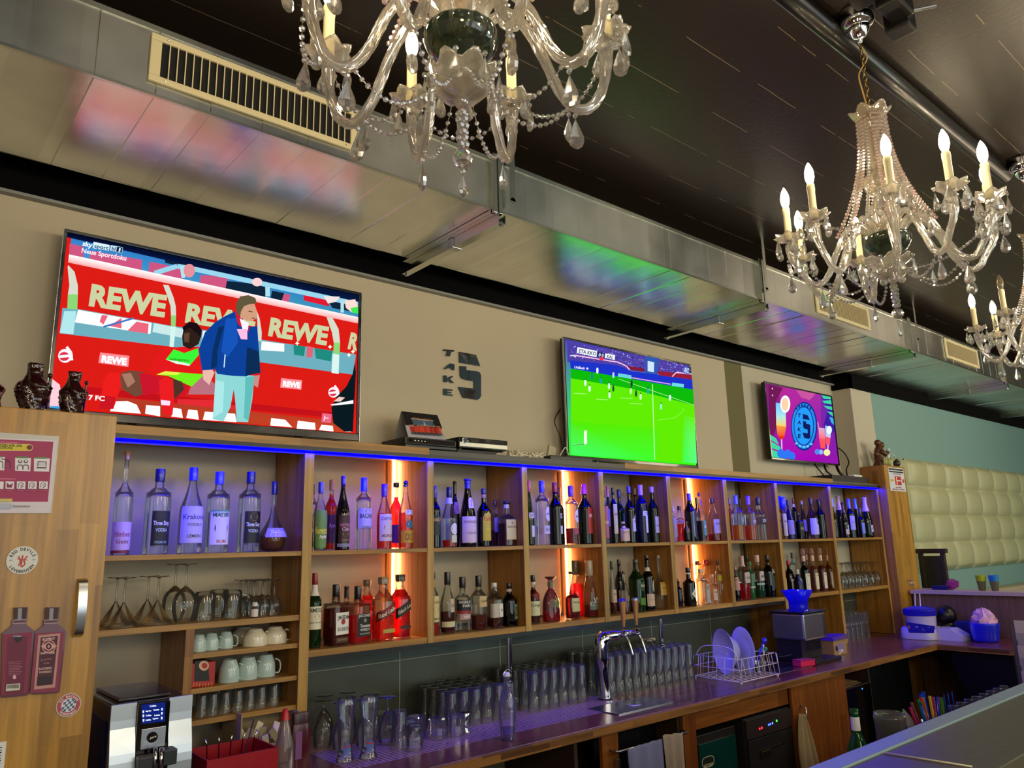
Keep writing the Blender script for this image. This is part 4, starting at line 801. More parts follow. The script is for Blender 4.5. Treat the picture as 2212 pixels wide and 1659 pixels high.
# ---- top, second
bt('t2', 'B', 265, 900, 200, 120, 'tall', 'c', ('#2a2420', .16), [(.05, .55, '#0e4a1c', 70, [('LIMES', .3, .06, .8, '#d0e060')], 0)], 'clear bottle with black cap and dark green label, behind', Y=3.1)
bt('t2', 'B', 405, 900, 170, 240, 'curv', 'c', ('#16388a', .165), [(.04, .58, '#6a9a48', 70, [('Berentzen', .29, .1, .95, '#e8e040'), ('Apfel', .2, .05, .5, '#f4f4e0')], 5, 'rect', (.42, .07, '#a06a4a'))], 'clear bottle with colourful green fruit label, blue cap', liq=('#5aa83a', .14))
bt('t2', 'B', 590, 900, 130, 220, 'std', 'c', ('#b07a4a', .15), [(.1, .5, '#4a1a38', 60, [('Aperol', .35, .06, .7, '#c080a0')], 0)], 'orange red bottle with copper cap', liq=('#b8340c', .8), Y=3.09)
bt('t2', 'B', 790, 900, 65, 250, 'cone', 'b', ('#2c1660', .12), [(.04, .085, '#8c8890', 70, [], 0), (.1, .46, '#3c1c10', 60, [('HAVANA', .335, .045, .75, '#c87888'), ('Club', .28, .05, .5, '#e0a8a8'), ('CHOCO', .13, .035, .5, '#a09060')], 0, 'rect', (.21, .045, '#988450'))], 'tall brown bottle with violet capsule', liq=('#6a1c08', .9))
bt('t2', 'B', 1145, 900, 95, 275, 'tall', 'c', ('#2838e8', .195), [(.29, .565, '#b8b4e4', 70, [('BACARDI', .46, .06, .85, '#202040'), ('SUPERIOR', .3, .04, .6, '#484878')], 5, 'rect', (.53, .04, '#6a1c48'))], 'clear bottle with bright blue cap and lilac label')
bt('t2', 'B', 1500, 900, 200, 265, 'cone', 'c', ('#4c2480', .2), [(.12, .53, '#d8c8c8', 75, [('CAPTAIN', .46, .05, .8, '#6a4090'), ('MORGAN', .2, .04, .7, '#803048')], 8, 'rect', (.33, .08, '#a05a40'))], 'round bottle with pictorial label and violet cap', liq=('#d83028', .54))
bt('t2', 'B', 1700, 900, 180, 210, 'std', 'c', ('#2a241c', .075), [(.08, .36, '#5c2070', 70)], 'red bottle with black screw cap, behind', liq=('#c4341c', .78), Y=3.1, capshape='fat')
bt('t2', 'B', 1865, 900, 145, 255, 'cone', 'c', ('#2c2050', .09), [(.49, .56, '#e8e4f0', 40, [('PITU', .525, .05, .7, '#201830')], 8), (.08, .26, '#c89a20', 75, [('OLD', .17, .1, .5, '#7a4c10')], 5), (.29, .41, '#2c6880', 38, [], 10, 'oval', (.35, .04, '#c8c050'))], 'orange bottle with yellow labels and dark ball cap', liq=('#c85a18', .52), capshape='ball')
# ---- lower, first bottle compartment
bt('b2', 'C', 300, 1000, 140, 245, 'wine', 'g', ('#8a1828', .16), [(.245, .55, '#e8e4c4', 85, [('JAMESON', .5, .055, .9, '#2a2c20'), ('IRISH WHISKEY', .335, .018, .7, '#505040')], 0, 'rect', (.415, .035, '#b03c28'))], 'green bottle with cream label and dark red capsule', n=26, neckband=(.69, .84, '#e8e6d8'))
bt('b2', 'C', 670, 1000, 335, 350, 'boxy', 'c', ('#101014', .2), [(.18, .54, '#f0eee6', 45, [('JIM BEAM', .46, .07, .85, '#1a1a1a'), ('BOURBON', .27, .06, .8, '#606060')], 5, 'rect', (.385, .045, '#b02c2c')), (.05, .14, '#4a3020', 42, [('KENTUCKY', .1, .03, .8, '#a88860')], 5)], 'square whiskey bottle with white label and red seal', liq=('#7a1c08', .6), e=7, rot=.25)
bt('b2', 'C', 850, 900, 365, 230, 'boxy', 'c', ('#0e0e10', .22), [], 'amber bottle with flared black capsule, behind', liq=('#a04410', .6), e=6, Y=3.11, capshape='foil')
bt('b2', 'C', 1045, 1000, 365, 340, 'boxy', 'c', ('#0c0c10', .23), [(.12, .52, '#141416', 48, [("JACK DANIEL'S", .485, .05, .9, '#d8d8d0'), ('Tennessee', .31, .055, .7, '#e8e8e0'), ('WHISKEY', .24, .045, .7, '#e0e0d8'), ('SOUR MASH', .17, .03, .7, '#b8b8b0')], 8, 'rect', (.4, .035, '#8c8c88'))], 'square whiskey bottle with black label', liq=('#b81c14', .48), e=7, rot=.2, Y=2.97)
bt('b2', 'C', 1200, 900, 255, 260, 'rigid', 'c', ('#7a6a5a', .11), [], 'clear shouldered bottle with pale cap, red liquor, behind', liq=('#c8281c', .72), e=5, Y=3.1, capshape='fat')
bt('b2', 'C', 1480, 1000, 210, 330, 'rigid', 'c', ('#8a7a60', .11), [(.38, .53, '#7a1c14', 80, [('Red Label', .455, .07, .75, '#f4e8d8')], 0, 'slant'), (.12, .18, '#b8a850', 45, [], 10)], 'square bottle with slanted red label, half full', liq=('#e8401c', .38), e=6, capshape='sq', rot=.1)
bt('b2', 'C', 1770, 1000, 165, 300, 'rigid', 'c', ('#141214', .11), [(.40, .56, '#1c1a18', 75, [('Black Label', .48, .06, .75, '#d8c8a8')], 10, 'slant'), (.155, .2, '#282010', 45, [], 10)], 'square red whisky bottle with slanted black label', liq=('#a8141c', .76), e=6, capshape='sq', rot=.1)
# ---- top, third
bt('t3', 'D', 270, 1100, 275, 235, 'wine', 'k', ('#1a1860', .2), [(.2, .52, '#122a24', 70, [('BAILEYS', .45, .06, .9, '#c8b060')], 10), (.34, .47, '#20241c', 34, [], 28, 'oval', (.39, .035, '#a8a070'))], 'black cream liqueur bottle with gold crest')
bt('t3', 'D', 560, 1150, 300, 300, 'cone', 'c', ('#101440', .17), [(.08, .2, '#d8dcb0', 30, [], 12), (.2, .4, '#e8e4dc', 33, [('43', .3, .1, .5, '#f0e8d8')], 12, 'oval', (.3, .055, '#1c1614'))], 'clear bottle with round black and white emblem', liq=('#d43018', .12), neckband=(.72, .82, '#d0ccd8'), Y=2.98)
bt('t3', 'D', 670, 900, 180, 200, 'curv', 'b', ('#201410', .2), [(.5, .68, '#a87890', 50, [('f', .59, .08, .3, '#902040')], 0)], 'dark bottle with black dome cap, behind', capshape='foil', Y=3.11, liq=('#3a0a08', .6))
bt('t3', 'D', 930, 1100, 130, 340, 'champ', 'k', ('#1c2068', .15), [(.06, .44, '#d8c4cc', 85, [('FRANGELICO', .36, .04, .8, '#8a6070'), ('LIQUEUR', .2, .03, .6, '#80606c')], 5), (.56, .72, '#e0d0f0', 34, [('f', .64, .1, .3, '#a02090')], 6, 'arch')], 'black pyramid-necked bottle with large white label', capshape='foil')
bt('t3', 'D', 1250, 1100, 330, 280, 'std', 'd', ('#24204a', .09), [(.1, .6, '#c8b834', 55, [('Kahlua', .48, .08, .85, '#c84828'), ('COFFEE', .3, .03, .5, '#e0d060')], 8, 'arch')], 'dark bottle with yellow arched label', neckband=(.84, .9, '#c0945a'))
bt('t3', 'D', 1475, 1200, 560, 180, 'squat', 'c', ('#3a1c38', .12), [(.3, .62, '#a898b8', 45)], 'clear square bottle half hidden at the panel', liq=('#7a1c14', .34), e=6, Y=3.1)
bt('t3', 'D', 1705, 1150, 575, 300, 'squat', 'c', ('#2c2030', .07), [(.14, .58, '#d8cc98', 50, [('DISARONNO', .42, .04, .85, '#50482c'), ('7', .5, .06, .3, '#50482c')], 8)], 'square clear amaretto bottle with wide dark stopper', liq=('#7a2010', .5), e=7, capshape='fat', neckband=(.84, .92, '#e8e4ec'))
# ---- lower, second
bt('b3', 'E', 225, 1000, 230, 230, 'std', 'c', ('#3c3a3c', .09), [(.2, .62, '#d8c890', 80, [('Southern', .52, .05, .8, '#806838'), ('COMFORT', .25, .03, .8, '#303028')], 0, 'rect', (.4, .05, '#7a2418'))], 'clear bottle with cream label and red seal beside panel', liq=('#e02018', .17), neckband=(.76, .88, '#c09858'))
bt('b3', 'E', 495, 1000, 225, 280, 'cone', 'c', ('#181618', .21), [(.1, .19, '#d8cfa8', 85, [], 0), (.34, .56, '#d0b8a4', 22, [('GLEN', .45, .05, .8, '#604030')], 14)], 'clear bottle with black neck and blank cream band', liq=('#6a1410', .34))
bt('b3', 'E', 780, 1000, 315, 300, 'squat', 'c', ('#181416', .2), [(.38, .58, '#14161a', 85, [('HIGHLAND', .54, .055, .8, '#e8e4e0'), ('PARK', .47, .05, .5, '#e8e4e0')], 5), (.33, .38, '#a81c28', 85), (.22, .32, '#c8a0a8', 60, [('SINGLE', .27, .03, .6, '#f4e8e8')], 5)], 'round bottle with black and red label')
bt('b3', 'E', 1085, 1000, 290, 325, 'std', 'c', ('#1c1414', .21), [(.42, .62, '#d0b888', 42, [('Cardhu', .53, .05, .8, '#58402c')], 12)], 'round clear bottle with cream label, red liquor at bottom', liq=('#7a1814', .26))
bt('b3', 'E', 1385, 1050, 425, 260, 'rigid', 'c', ('#e8e4e0', .09), [(.23, .54, '#c8c0b4', 75, [], 0), (.24, .52, '#eeeae0', 30, [('v', .4, .08, .3, '#202020')], 32)], 'short square bottle with white cap and white label', liq=('#6a1814', .24), e=6)
bt('b3', 'E', 1665, 1050, 430, 310, 'std', 'k', ('#2c1c14', .1), [(.15, .52, '#4c6048', 32, [('DIPLOMATICO', .47, .03, .8, '#d0d8c0'), ('RUM', .2, .035, .5, '#e0e4d0')], 30, 'rect', (.34, .07, '#c8cc98'))], 'squat black bottle with green portrait label', neckband=(.8, .86, '#c8c0b4'))
# ---- top, fourth
bt('t4', 'F', 235, 1100, 180, 210, 'champ', 'g', ('#b02840', .18), [(.13, .3, '#d8d4d4', 40, [], 25), (.42, .5, '#e0d8c0', 45, [('DRY', .46, .05, .6, '#404030')], 0)], 'green sparkling wine bottle with red capsule')
bt('t4', 'F', 515, 1200, 190, 300, 'tall', 'c', ('#202898', .18), [(.17, .3, '#c8c4e0', 50, [('BIANCO', .24, .05, .7, '#7070a0')], 20), (.36, .6, '#dcd8ec', 36, [('MARTINI', .48, .03, .8, '#202028')], 22, 'oval', (.48, .045, '#b02430'))], 'clear vermouth bottle with oval label and blue cap')
bt('t4', 'F', 790, 1100, 220, 280, 'wine', 'k', ('#a01c28', .16), [(.17, .3, '#dcdce4', 32, [], 35), (.42, .5, '#d0c8b8', 30, [('ROSSO', .46, .04, .8, '#302020')], 35)], 'black wine bottle with red capsule')
bt('t4', 'F', 870, 1000, 330, 200, 'wine', 'd', ('#8a2028', .15), [], 'dark red bottle hidden behind the black wine bottle', Y=3.12)
bt('t4', 'F', 1130, 1200, 290, 290, 'tall', 'c', ('#6a2080', .19), [(.36, .59, '#e0dcea', 36, [('MARTINI', .47, .03, .8, '#202028')], 22, 'oval', (.47, .045, '#b02430')), (.17, .27, '#b04858', 40, [], 15)], 'vermouth bottle with oval label, red wine below', liq=('#6a0c20', .27))
bt('t4', 'F', 1415, 1200, 250, 310, 'std', 'G', ('#e04888', .17), [(.17, .6, '#b8281c', 45, [('CAMPARI', .47, .05, .7, '#f0e0d0')], 22, 'rect', (.44, .06, '#e8e8f0'))], 'dark green bottle with red label and pink foil top', capshape='cone')
# ---- lower, third
bt('b4', 'G', 305, 1100, 480, 250, 'squat', 'c', ('#141214', .14), [(.16, .46, '#d4d8b0', 80, [('Grappa', .38, .06, .8, '#4c5040')], 0, 'rect'), (.48, .68, '#7a1414', 60, [], 5, 'dia')], 'round brown brandy bottle with cream label', liq=('#5a1410', .74), neckband=(.8, .86, '#e0dccc'))
bt('b4', 'G', 650, 1100, 510, 420, 'xo', 'p', ('#6a3a34', .07), [(.3, .52, '#6a5440', 20, [], -24, 'oval'), (.29, .53, '#7a9038', 22, [('XO', .41, .09, .7, '#2c3c18')], 24, 'oval')], 'ornate bell-shaped pink glowing cognac decanter with oval medallions', liq=('#e04038', .2), capshape='flare', sy=.7, neckband=(.78, .88, '#6c7858'), Y=2.98)
bt('b4', 'G', 1080, 1150, 410, 330, 'cognac', 'c', ('#4c2c18', .05), [(.16, .44, '#c8c898', 48, [('Hennessy', .36, .045, .8, '#504830')], 10)], 'cognac bottle with square cream label, front', liq=('#6a1014', .5), sy=.75, capshape='fat', Y=2.965)
bt('b4', 'G', 1150, 900, 190, 280, 'champ', 'c', ('#6a6450', .26), [], 'tall tapering cognac bottle, behind the cream labelled one', liq=('#c81c20', .58), Y=3.09)
bt('b4', 'G', 1440, 1150, 190, 290, 'champ', 'c', ('#b8a890', .27), [(.13, .2, '#6a8070', 60, [('VS', .3, .1, .5, '#e0e8e0')], 10), (.2, .27, '#a8b8a8', 60, [('REMY', .235, .05, .7, '#405048')], 10)], 'tall clear tapering cognac bottle with silver label', liq=('#8a1410', .2))
# ---- top, fifth
bt('t5', 'H', 185, 1200, 415, 110, 'tall', 'c', ('#30101c', .13), [(.1, .7, '#b06078', 85, [('TEQUILA', .4, .05, .8, '#f0e080')], 0)], 'striped red and yellow bottle at the panel')
bt('t5', 'H', 270, 1200, 315, 150, 'champ', 'u', ('#d060b0', .19), [(.3, .6, '#8078b8', 85)], 'violet bottle with pink foil neck', capshape='foil', Y=3.07)
bt('t5', 'H', 385, 1200, 350, 170, 'tall', 'k', ('#101014', .1), [(.17, .7, '#c8c4ac', 60, [('SAMBUCA', .52, .04, .8, '#a83848')], 10), (.17, .5, '#a88c28', 25, [], 50)], 'dark bottle with long white label', Y=2.96)
bt('t5', 'H', 520, 1200, 390, 210, 'wine', 'g', ('#1c2088', .14), [(.35, .55, '#48a8a0', 30, [], 30)], 'green bottle with blue capsule, behind', Y=3.09)
bt('t5', 'H', 590, 1350, 1160, 220, 'boxy', 'y', ('#d0b0a0', .1), [(.1, .8, '#d4b8a8', 85, [('BITTER', .5, .1, .6, '#a07868')], 0)], 'small jar with pale pink label in front', e=6, Y=2.945)
bt('t5', 'H', 745, 1150, 320, 240, 'std', 'd', ('#282c88', .12), [(.2, .42, '#c0bcd0', 45, [('AVERNA', .38, .04, .8, '#303050')], 22), (.42, .5, '#b89c80', 40, [('Ramazzotti', .46, .05, .85, '#f4e8dc')], 22, 'slant')], 'dark bitter bottle with slanted label and blue cap', Y=2.99)
bt('t5', 'H', 870, 900, 360, 120, 'wine', 'G', ('#b09080', .12), [], 'narrow green bottle with beige cap, behind', Y=3.13)
bt('t5', 'H', 1010, 1150, 290, 260, 'tall', 'u', ('#c890d0', .18), [(.17, .5, '#d0d4ec', 28, [], 20), (.46, .54, '#e0e4f8', 50, [('CYNAR', .5, .05, .8, '#2030a0')], 15)], 'blue-lit dark bottle with pink foil and white label')
bt('t5', 'H', 1265, 1150, 330, 240, 'wine', 'G', ('#c098a0', .105), [(.17, .46, '#b8b4cc', 48, [('UNTERBERG', .3, .03, .8, '#504860')], 18, 'rect')], 'green bottle with grey label and beige cap')
# ---- lower, fourth
bt('b5', 'I', 235, 1000, 310, 150, 'champ', 'c', ('#2a2c1c', .16), [(.22, .46, '#c8b098', 70, [('Calvados', .38, .04, .7, '#705848')], 10)], 'clear tapering bottle with beige label at the panel', liq=('#7a1c18', .22), Y=2.98)
bt('b5', 'I', 385, 900, 275, 210, 'curv', 'b', ('#30302a', .1), [(.2, .4, '#c0a898', 60)], 'red brown bottle with square black cap', Y=3.08)
bt('b5', 'I', 480, 1000, 520, 220, 'xo', 'c', ('#5a2018', .07), [(.3, .42, '#8a6850', 35)], 'rounded clear bottle behind the tap handles', liq=('#8a4028', .3), Y=2.96)
bt('b5', 'I', 745, 1000, 275, 290, 'rigid', 'g', ('#4c4436', .08), [(.38, .58, '#24401c', 42, [('Absinth', .5, .06, .8, '#c0c8a8')], 20, 'oval'), (.13, .26, '#4c8020', 40, [], 15)], 'green bottle with oval dark label', neckband=(.78, .9, '#5a4a38'), e=4)
bt('b5', 'I', 985, 1000, 190, 250, 'wine', 'd', ('#401c1c', .06), [(.08, .3, '#d0b8a4', 75, [('Sherry', .2, .04, .7, '#a89080')], 10), (.32, .55, '#c8c4bc', 22, [], 24, 'oval')], 'dark bottle with white oval and beige label', neckband=(.71, .78, '#d8d0c8'))
bt('b5', 'I', 1240, 1050, 190, 250, 'cognac', 'c', ('#a89890', .05), [(.26, .5, '#c09840', 55, [('Grappa', .4, .04, .7, '#806020')], 12)], 'clear slim-necked grappa bottle with gold label', e=4, sy=.9)
# ---- top, sixth
bt('t6', 'J', 150, 1000, 620, 120, 'std', 'c', ('#d8c8d0', .1), [(.15, .7, '#a8a0a8', 80)], 'small bottle with grey label at the panel', Y=3.0)
bt('t6', 'J', 275, 1000, 585, 170, 'hour', 'c', ('#181614', .11), [(.52, .6, '#9868c8', 80)], 'hourglass-shaped red liqueur bottle with black cap', liq=('#d41c14', .5))
bt('t6', 'J', 400, 1080, 890, 120, 'curv', 'b', ('#5a3a28', .12), [(.5, .8, '#7a5c40', 60)], 'small round amber bottle before the tall black one', Y=2.935)
bt('t6', 'J', 480, 900, 330, 190, 'rigid', 'k', ('#5020d0', .155), [(.06, .7, '#283038', 18, [], 12), (.1, .62, '#8aa0a8', 8, [], -14)], 'tall square black bottle with bright violet cap', e=7, Y=3.0)
bt('t6', 'J', 620, 900, 420, 120, 'tall', 'k', ('#141420', .14), [(.1, .7, '#18181c', 60, [('UNICUM', .4, .05, .8, '#d0d0d8')], 0)], 'narrow black bottle between violet cap and blue seal', Y=3.08)
bt('t6', 'J', 695, 1000, 320, 190, 'cone', 'c', ('#8a1c48', .075), [(.72, .88, '#2830b8', 40, [], 10, 'oval'), (.12, .42, '#4c98a8', 40, [('BLUE', .3, .05, .7, '#e8f0e0')], 15)], 'clear bottle with blue neck seal and red cap', liq=('#14101c', .42))
bt('t6', 'J', 940, 1000, 430, 260, 'cone', 'c', ('#4a1838', .12), [(.18, .5, '#b0a0c8', 60, [('BRANDY', .4, .05, .7, '#504870')], 8)], 'brandy bottle with large lilac label', liq=('#8a1c14', .16))
# ---- top, seventh
bt('t7', 'J', 1290, 1000, 420, 130, 'std', 'c', ('#b09a90', .14), [(.15, .5, '#8a5058', 60)], 'orange bottle with silver foil cap at the panel', liq=('#c8681c', .85), capshape='foil', Y=3.05)
bt('t7', 'J', 1420, 1000, 370, 240, 'std', 'c', ('#6878c0', .2), [(.36, .52, '#8478a0', 30, [('LIKOR', .44, .05, .8, '#e8e4f0')], 22)], 'clear bottle half full of orange liqueur, silver foil', liq=('#d8840c', .34), capshape='foil')
bt('t7', 'J', 1490, 850, 440, 130, 'std', 'c', ('#241c18', .2), [], 'bottle with black cap behind the orange liqueurs', Y=3.12)
bt('t7', 'J', 1665, 1000, 380, 245, 'std', 'c', ('#8858c0', .2), [(.34, .5, '#84708c', 40, [('ORANGE', .42, .05, .8, '#e8e4f0')], 12)], 'second orange liqueur bottle with violet foil neck', liq=('#c8600c', .33), capshape='foil')
bt('t7', 'J', 1860, 950, 415, 240, 'squat', 'c', ('#18162c', .18), [(.36, .54, '#141418', 70, [('ZIRBE', .45, .07, .6, '#e8ece8')], 12)], 'clear bottle with square black label')
# ---- lower, fifth
bt('b6', 'K', 150, 1000, 700, 130, 'squat', 'u', ('#c09880', .1), [], 'small dark blue bottle at the panel', Y=3.0)
bt('b6', 'K', 350, 1000, 495, 240, 'squat', 'k', ('#101012', .12), [(.14, .5, '#d8dcc8', 58, [('Gin Sul', .32, .04, .8, '#505850')], 26, 'dia')], 'squat black gin bottle with diamond label', neckband=(.83, .87, '#e8e4dc'))
bt('b6', 'K', 530, 900, 370, 190, 'cone', 'c', ('#8a1818', .09), [], 'clear bottle with red hat-shaped cap, behind', capshape='hat', Y=3.08)
bt('b6', 'K', 590, 1000, 520, 230, 'rigid', 'c', ('#c8c8c4', .1), [(.06, .58, '#a8b0b8', 20, [('GIN', .48, .08, .6, '#303840')], 18)], 'frosted grey square bottle with narrow silver label', e=6, Y=2.955)
bt('b6', 'K', 700, 900, 345, 200, 'cone', 'c', ('#a01c18', .135), [], 'clear bottle with larger red hat-shaped cap, behind', capshape='hat', Y=3.07)
bt('b6', 'K', 800, 1000, 620, 170, 'squat', 'c', ('#d0b0a0', .08), [(.12, .5, '#c8b0a0', 60, [('Malfy', .4, .06, .7, '#806050')], 10), (.5, .6, '#b03c28', 40, [], 10, 'arch')], 'clear gin bottle with arched beige label', Y=2.95)
bt('b6', 'K', 925, 950, 340, 130, 'tall', 'c', ('#241418', .13), [(.5, .63, '#b8a428', 80, [], 0), (.3, .42, '#c8c4b0', 30, [], 20)], 'slim clear bottle with yellow collar and black cap')
# ---- lower, sixth
bt('b7', 'K', 1260, 1000, 480, 130, 'std', 'd', ('#b08880', .1), [(.3, .7, '#c89898', 80)], 'bottle with pink label squeezed at the left panel', Y=2.98)
bt('b7', 'K', 1400, 950, 265, 210, 'rigid', 'c', ('#d0b0a8', .25), [(.38, .62, '#c8b0b0', 45, [('SLOE', .5, .05, .7, '#202020')], 5)], 'clear square bottle of red liqueur with pale neck foil', liq=('#b80c20', .36), e=5, capshape='foil')
bt('b7', 'K', 1500, 900, 250, 170, 'curv', 'c', ('#20181a', .17), [], 'bottle with dark cap behind the green one', Y=3.12)
bt('b7', 'K', 1545, 950, 380, 140, 'tall', 'c', ('#1c7838', .12), [(.3, .34, '#c8c4c0', 85)], 'slim green and clear bottle with green cap', liq=('#2c9048', .8), Y=2.955)
bt('b7', 'K', 1690, 950, 255, 220, 'wine', 'c', ('#d8b0b0', .17), [(.4, .62, '#c8b8b8', 45, [('MINZE', .5, .06, .7, '#202020')], 5), (.3, .34, '#a8c8b8', 75)], 'green mint liqueur bottle with pink neck foil', liq=('#0c5c38', .36), Y=3.0)
bt('b7', 'K', 1890, 950, 250, 230, 'std', 'k', ('#2c1c14', .14), [(.55, .68, '#b0b0a8', 32, [], 20, 'oval'), (.2, .5, '#20382c', 40, [], 10)], 'black herbal bottle with silver emblem')
# ---- top, eighth
bt('t8', 'L', 220, 850, 280, 120, 'rigid', 'y', ('#1c28e0', .3), [(.08, .6, '#c8c0b8', 75, [('BLUE', .42, .05, .6, '#181818'), ('RUM', .28, .05, .5, '#181818')], 0)], 'bottle with big blue cap and spotted white label, left', capshape='fat', Y=3.05)
bt('t8', 'L', 305, 850, 300, 110, 'rigid', 'y', ('#2430e8', .3), [(.08, .6, '#c8c0b8', 75, [('BLUE', .42, .05, .6, '#181818')], 0)], 'bottle with big blue cap and spotted white label, right', capshape='fat', Y=2.96)
bt('t8', 'L', 410, 850, 355, 160, 'cone', 'p', ('#10143c', .15), [(.12, .48, '#8c84d0', 80, [], 0, 'rect', (.33, .06, '#b8a838'))], 'blue-violet bottle with black cap and gold motif', liq=('#3838d8', .75), Y=2.97)
bt('t8', 'L', 520, 850, 320, 100, 'tall', 'd', ('#7a1838', .15), [], 'slim purple bottle with red cap, behind', neckband=(.78, .86, '#e0d4d8'), Y=3.1)
bt('t8', 'L', 590, 880, 600, 130, 'boxy', 'k', ('#181418', .1), [(.1, .72, '#181a10', 60, [('AGAVE', .4, .1, .8, '#c8c838')], 8)], 'short black square bottle with yellow writing', e=6, Y=2.95)
bt('t8', 'L', 680, 850, 370, 110, 'champ', 'd', ('#c8b8c0', .1), [(.2, .5, '#b0a8b8', 60)], 'slim tapering bottle with white cap, behind', Y=3.08)
bt('t8', 'L', 850, 850, 320, 210, 'cone', 'p', ('#14142c', .17), [(.1, .5, '#b8b4d0', 85), (.33, .55, '#141418', 30, [('1888', .44, .05, .8, '#c0c0c8')], 18, 'oval')], 'white bottle with black round seal and black cap', Y=2.98)
bt('t8', 'L', 1010, 850, 345, 180, 'wine', 'k', ('#100c14', .2), [(.2, .45, '#1c2418', 45, [], 30, 'rect', (.36, .05, '#a87828'))], 'tall black bottle with small gold emblem')
# ---- top, ninth (sparkling wine)
bt('t9', 'L', 1260, 850, 320, 130, 'champ', 'k', ('#88a8e0', .22), [], 'dark sparkling wine bottle partly behind the panel', capshape='foil')
bt('t9', 'L', 1380, 850, 280, 190, 'champ', 'd', ('#c8a488', .34), [], 'sparkling wine bottle with golden neck foil', capshape='foil', Y=3.06)
bt('t9', 'L', 1465, 880, 400, 140, 'champ', 'k', ('#501838', .3), [(.1, .24, '#c8b8b0', 60, [('SEKT', .17, .03, .7, '#605050')], 5), (.25, .36, '#a8b8b0', 30, [], 10)], 'dark bottle with low beige label and purple foil', capshape='foil', Y=2.96)
bt('t9', 'L', 1580, 850, 335, 160, 'wine', 'k', ('#4c60b8', .25), [(.2, .56, '#a8a0d0', 70, [('ROSE', .4, .04, .6, '#6860a0')], 0)], 'dark bottle with tall lilac label', capshape='foil', Y=2.96)
bt('t9', 'L', 1705, 850, 335, 140, 'champ', 'k', ('#4c78e0', .26), [(.12, .4, '#8c90d0', 65)], 'sparkling bottle with bright blue foil and violet label', capshape='foil', Y=3.0)
bt('t9', 'L', 1780, 900, 520, 130, 'wine', 'k', ('#283048', .2), [(.14, .5, '#7088c0', 55)], 'short bottle with blue-grey label in front', Y=2.94)
bt('t9', 'L', 1890, 850, 305, 200, 'champ', 'G', ('#d8b0b8', .36), [(.13, .3, '#c8c8d0', 45, [('PROSECCO', .22, .03, .8, '#505060')], 22)], 'dark green prosecco bottle with pale pink foil', capshape='foil')
# ---- lower, above the funnel
bt('b8', 'M', 180, 700, 285, 110, 'wine', 'k', ('#101418', .3), [(.08, .4, '#d0ccac', 60)], 'dark bottle with cream label at the panel', Y=2.97)
bt('b8', 'M', 300, 700, 430, 190, 'curv', 'b', ('#b81c30', .15), [(.1, .45, '#c8c0a8', 50, [('Weinbrand', .36, .04, .8, '#504838')], 10, 'rect')], 'brown bottle with red wax cap and cream label', Y=3.0)
bt('b8', 'M', 370, 600, 285, 110, 'tall', 'c', ('#14242c', .15), [(.72, .84, '#5890b0', 80)], 'tall pale bottle with blue neck label, behind', Y=3.12)
bt('b8', 'M', 465, 850, 590, 170, 'cone', 'u', ('#c8c4b8', .2), [(.4, .75, '#1c2470', 60, [('2cl', .6, .1, .5, '#d0d8f0')], 0)], 'small dark blue bottle with cream cap', Y=2.94)
bt('b8', 'M', 590, 750, 340, 170, 'wine', 'k', ('#d8b8b0', .16), [(.08, .52, '#dcd8c8', 60, [('PINOT', .46, .03, .7, '#605848')], 5, 'rect', (.22, .06, '#30302c'))], 'dark syrup bottle with white label and pink cap', Y=2.965)
bt('b8', 'M', 625, 500, 320, 110, 'wine', 'c', ('#d0b0a8', .16), [], 'syrup bottle hidden behind the dark one', Y=3.12)
bt('b8', 'M', 755, 750, 335, 160, 'wine', 'c', ('#e0b8a8', .16), [(.08, .52, '#dcd4b4', 50, [('MANDEL', .46, .03, .7, '#605030')], 8, 'rect', (.24, .06, '#c88a40'))], 'amber syrup bottle with white label', liq=('#8a4410', .7), Y=2.965)
bt('b8', 'M', 905, 750, 330, 160, 'wine', 'c', ('#e0b8a8', .16), [(.08, .52, '#dcd4c0', 48, [('KIRSCH', .46, .03, .7, '#605030')], 8, 'rect', (.24, .05, '#38302c'))], 'red syrup bottle with white label', liq=('#7a1408', .7), Y=2.965)
bt('b8', 'M', 1045, 750, 330, 155, 'wine', 'y', ('#e0b8b0', .16), [(.08, .52, '#d4d0b8', 48, [('MINZE', .46, .03, .7, '#605030')], 8, 'rect', (.24, .06, '#88906c'))], 'pale syrup bottle with white label, rightmost', Y=2.965)
# bulb-shaped pourers standing up from the syrup caps are the pink tops
for o_ in [o for o in list(COL.objects) if o.get('label', '').find('syrup') >= 0]:
    zt = max((o_.matrix_world.translation.z if False else WL[o_.name].z)+v.co.z for c in o_.children_recursive if c.type == 'MESH' for v in c.data.vertices)
    L_ = WL[o_.name]; MB().lathe(smoothprof([(.008, 0), (.013, .008), (.016, .022), (.012, .036), (.014, .046), (.006, .052)], 2), (L_.x, L_.y, zt+.0005), 12).build('pourer', glass('pink_plastic', '#e8c8c4', .4, .6, frost=.45), o_, smooth=True)
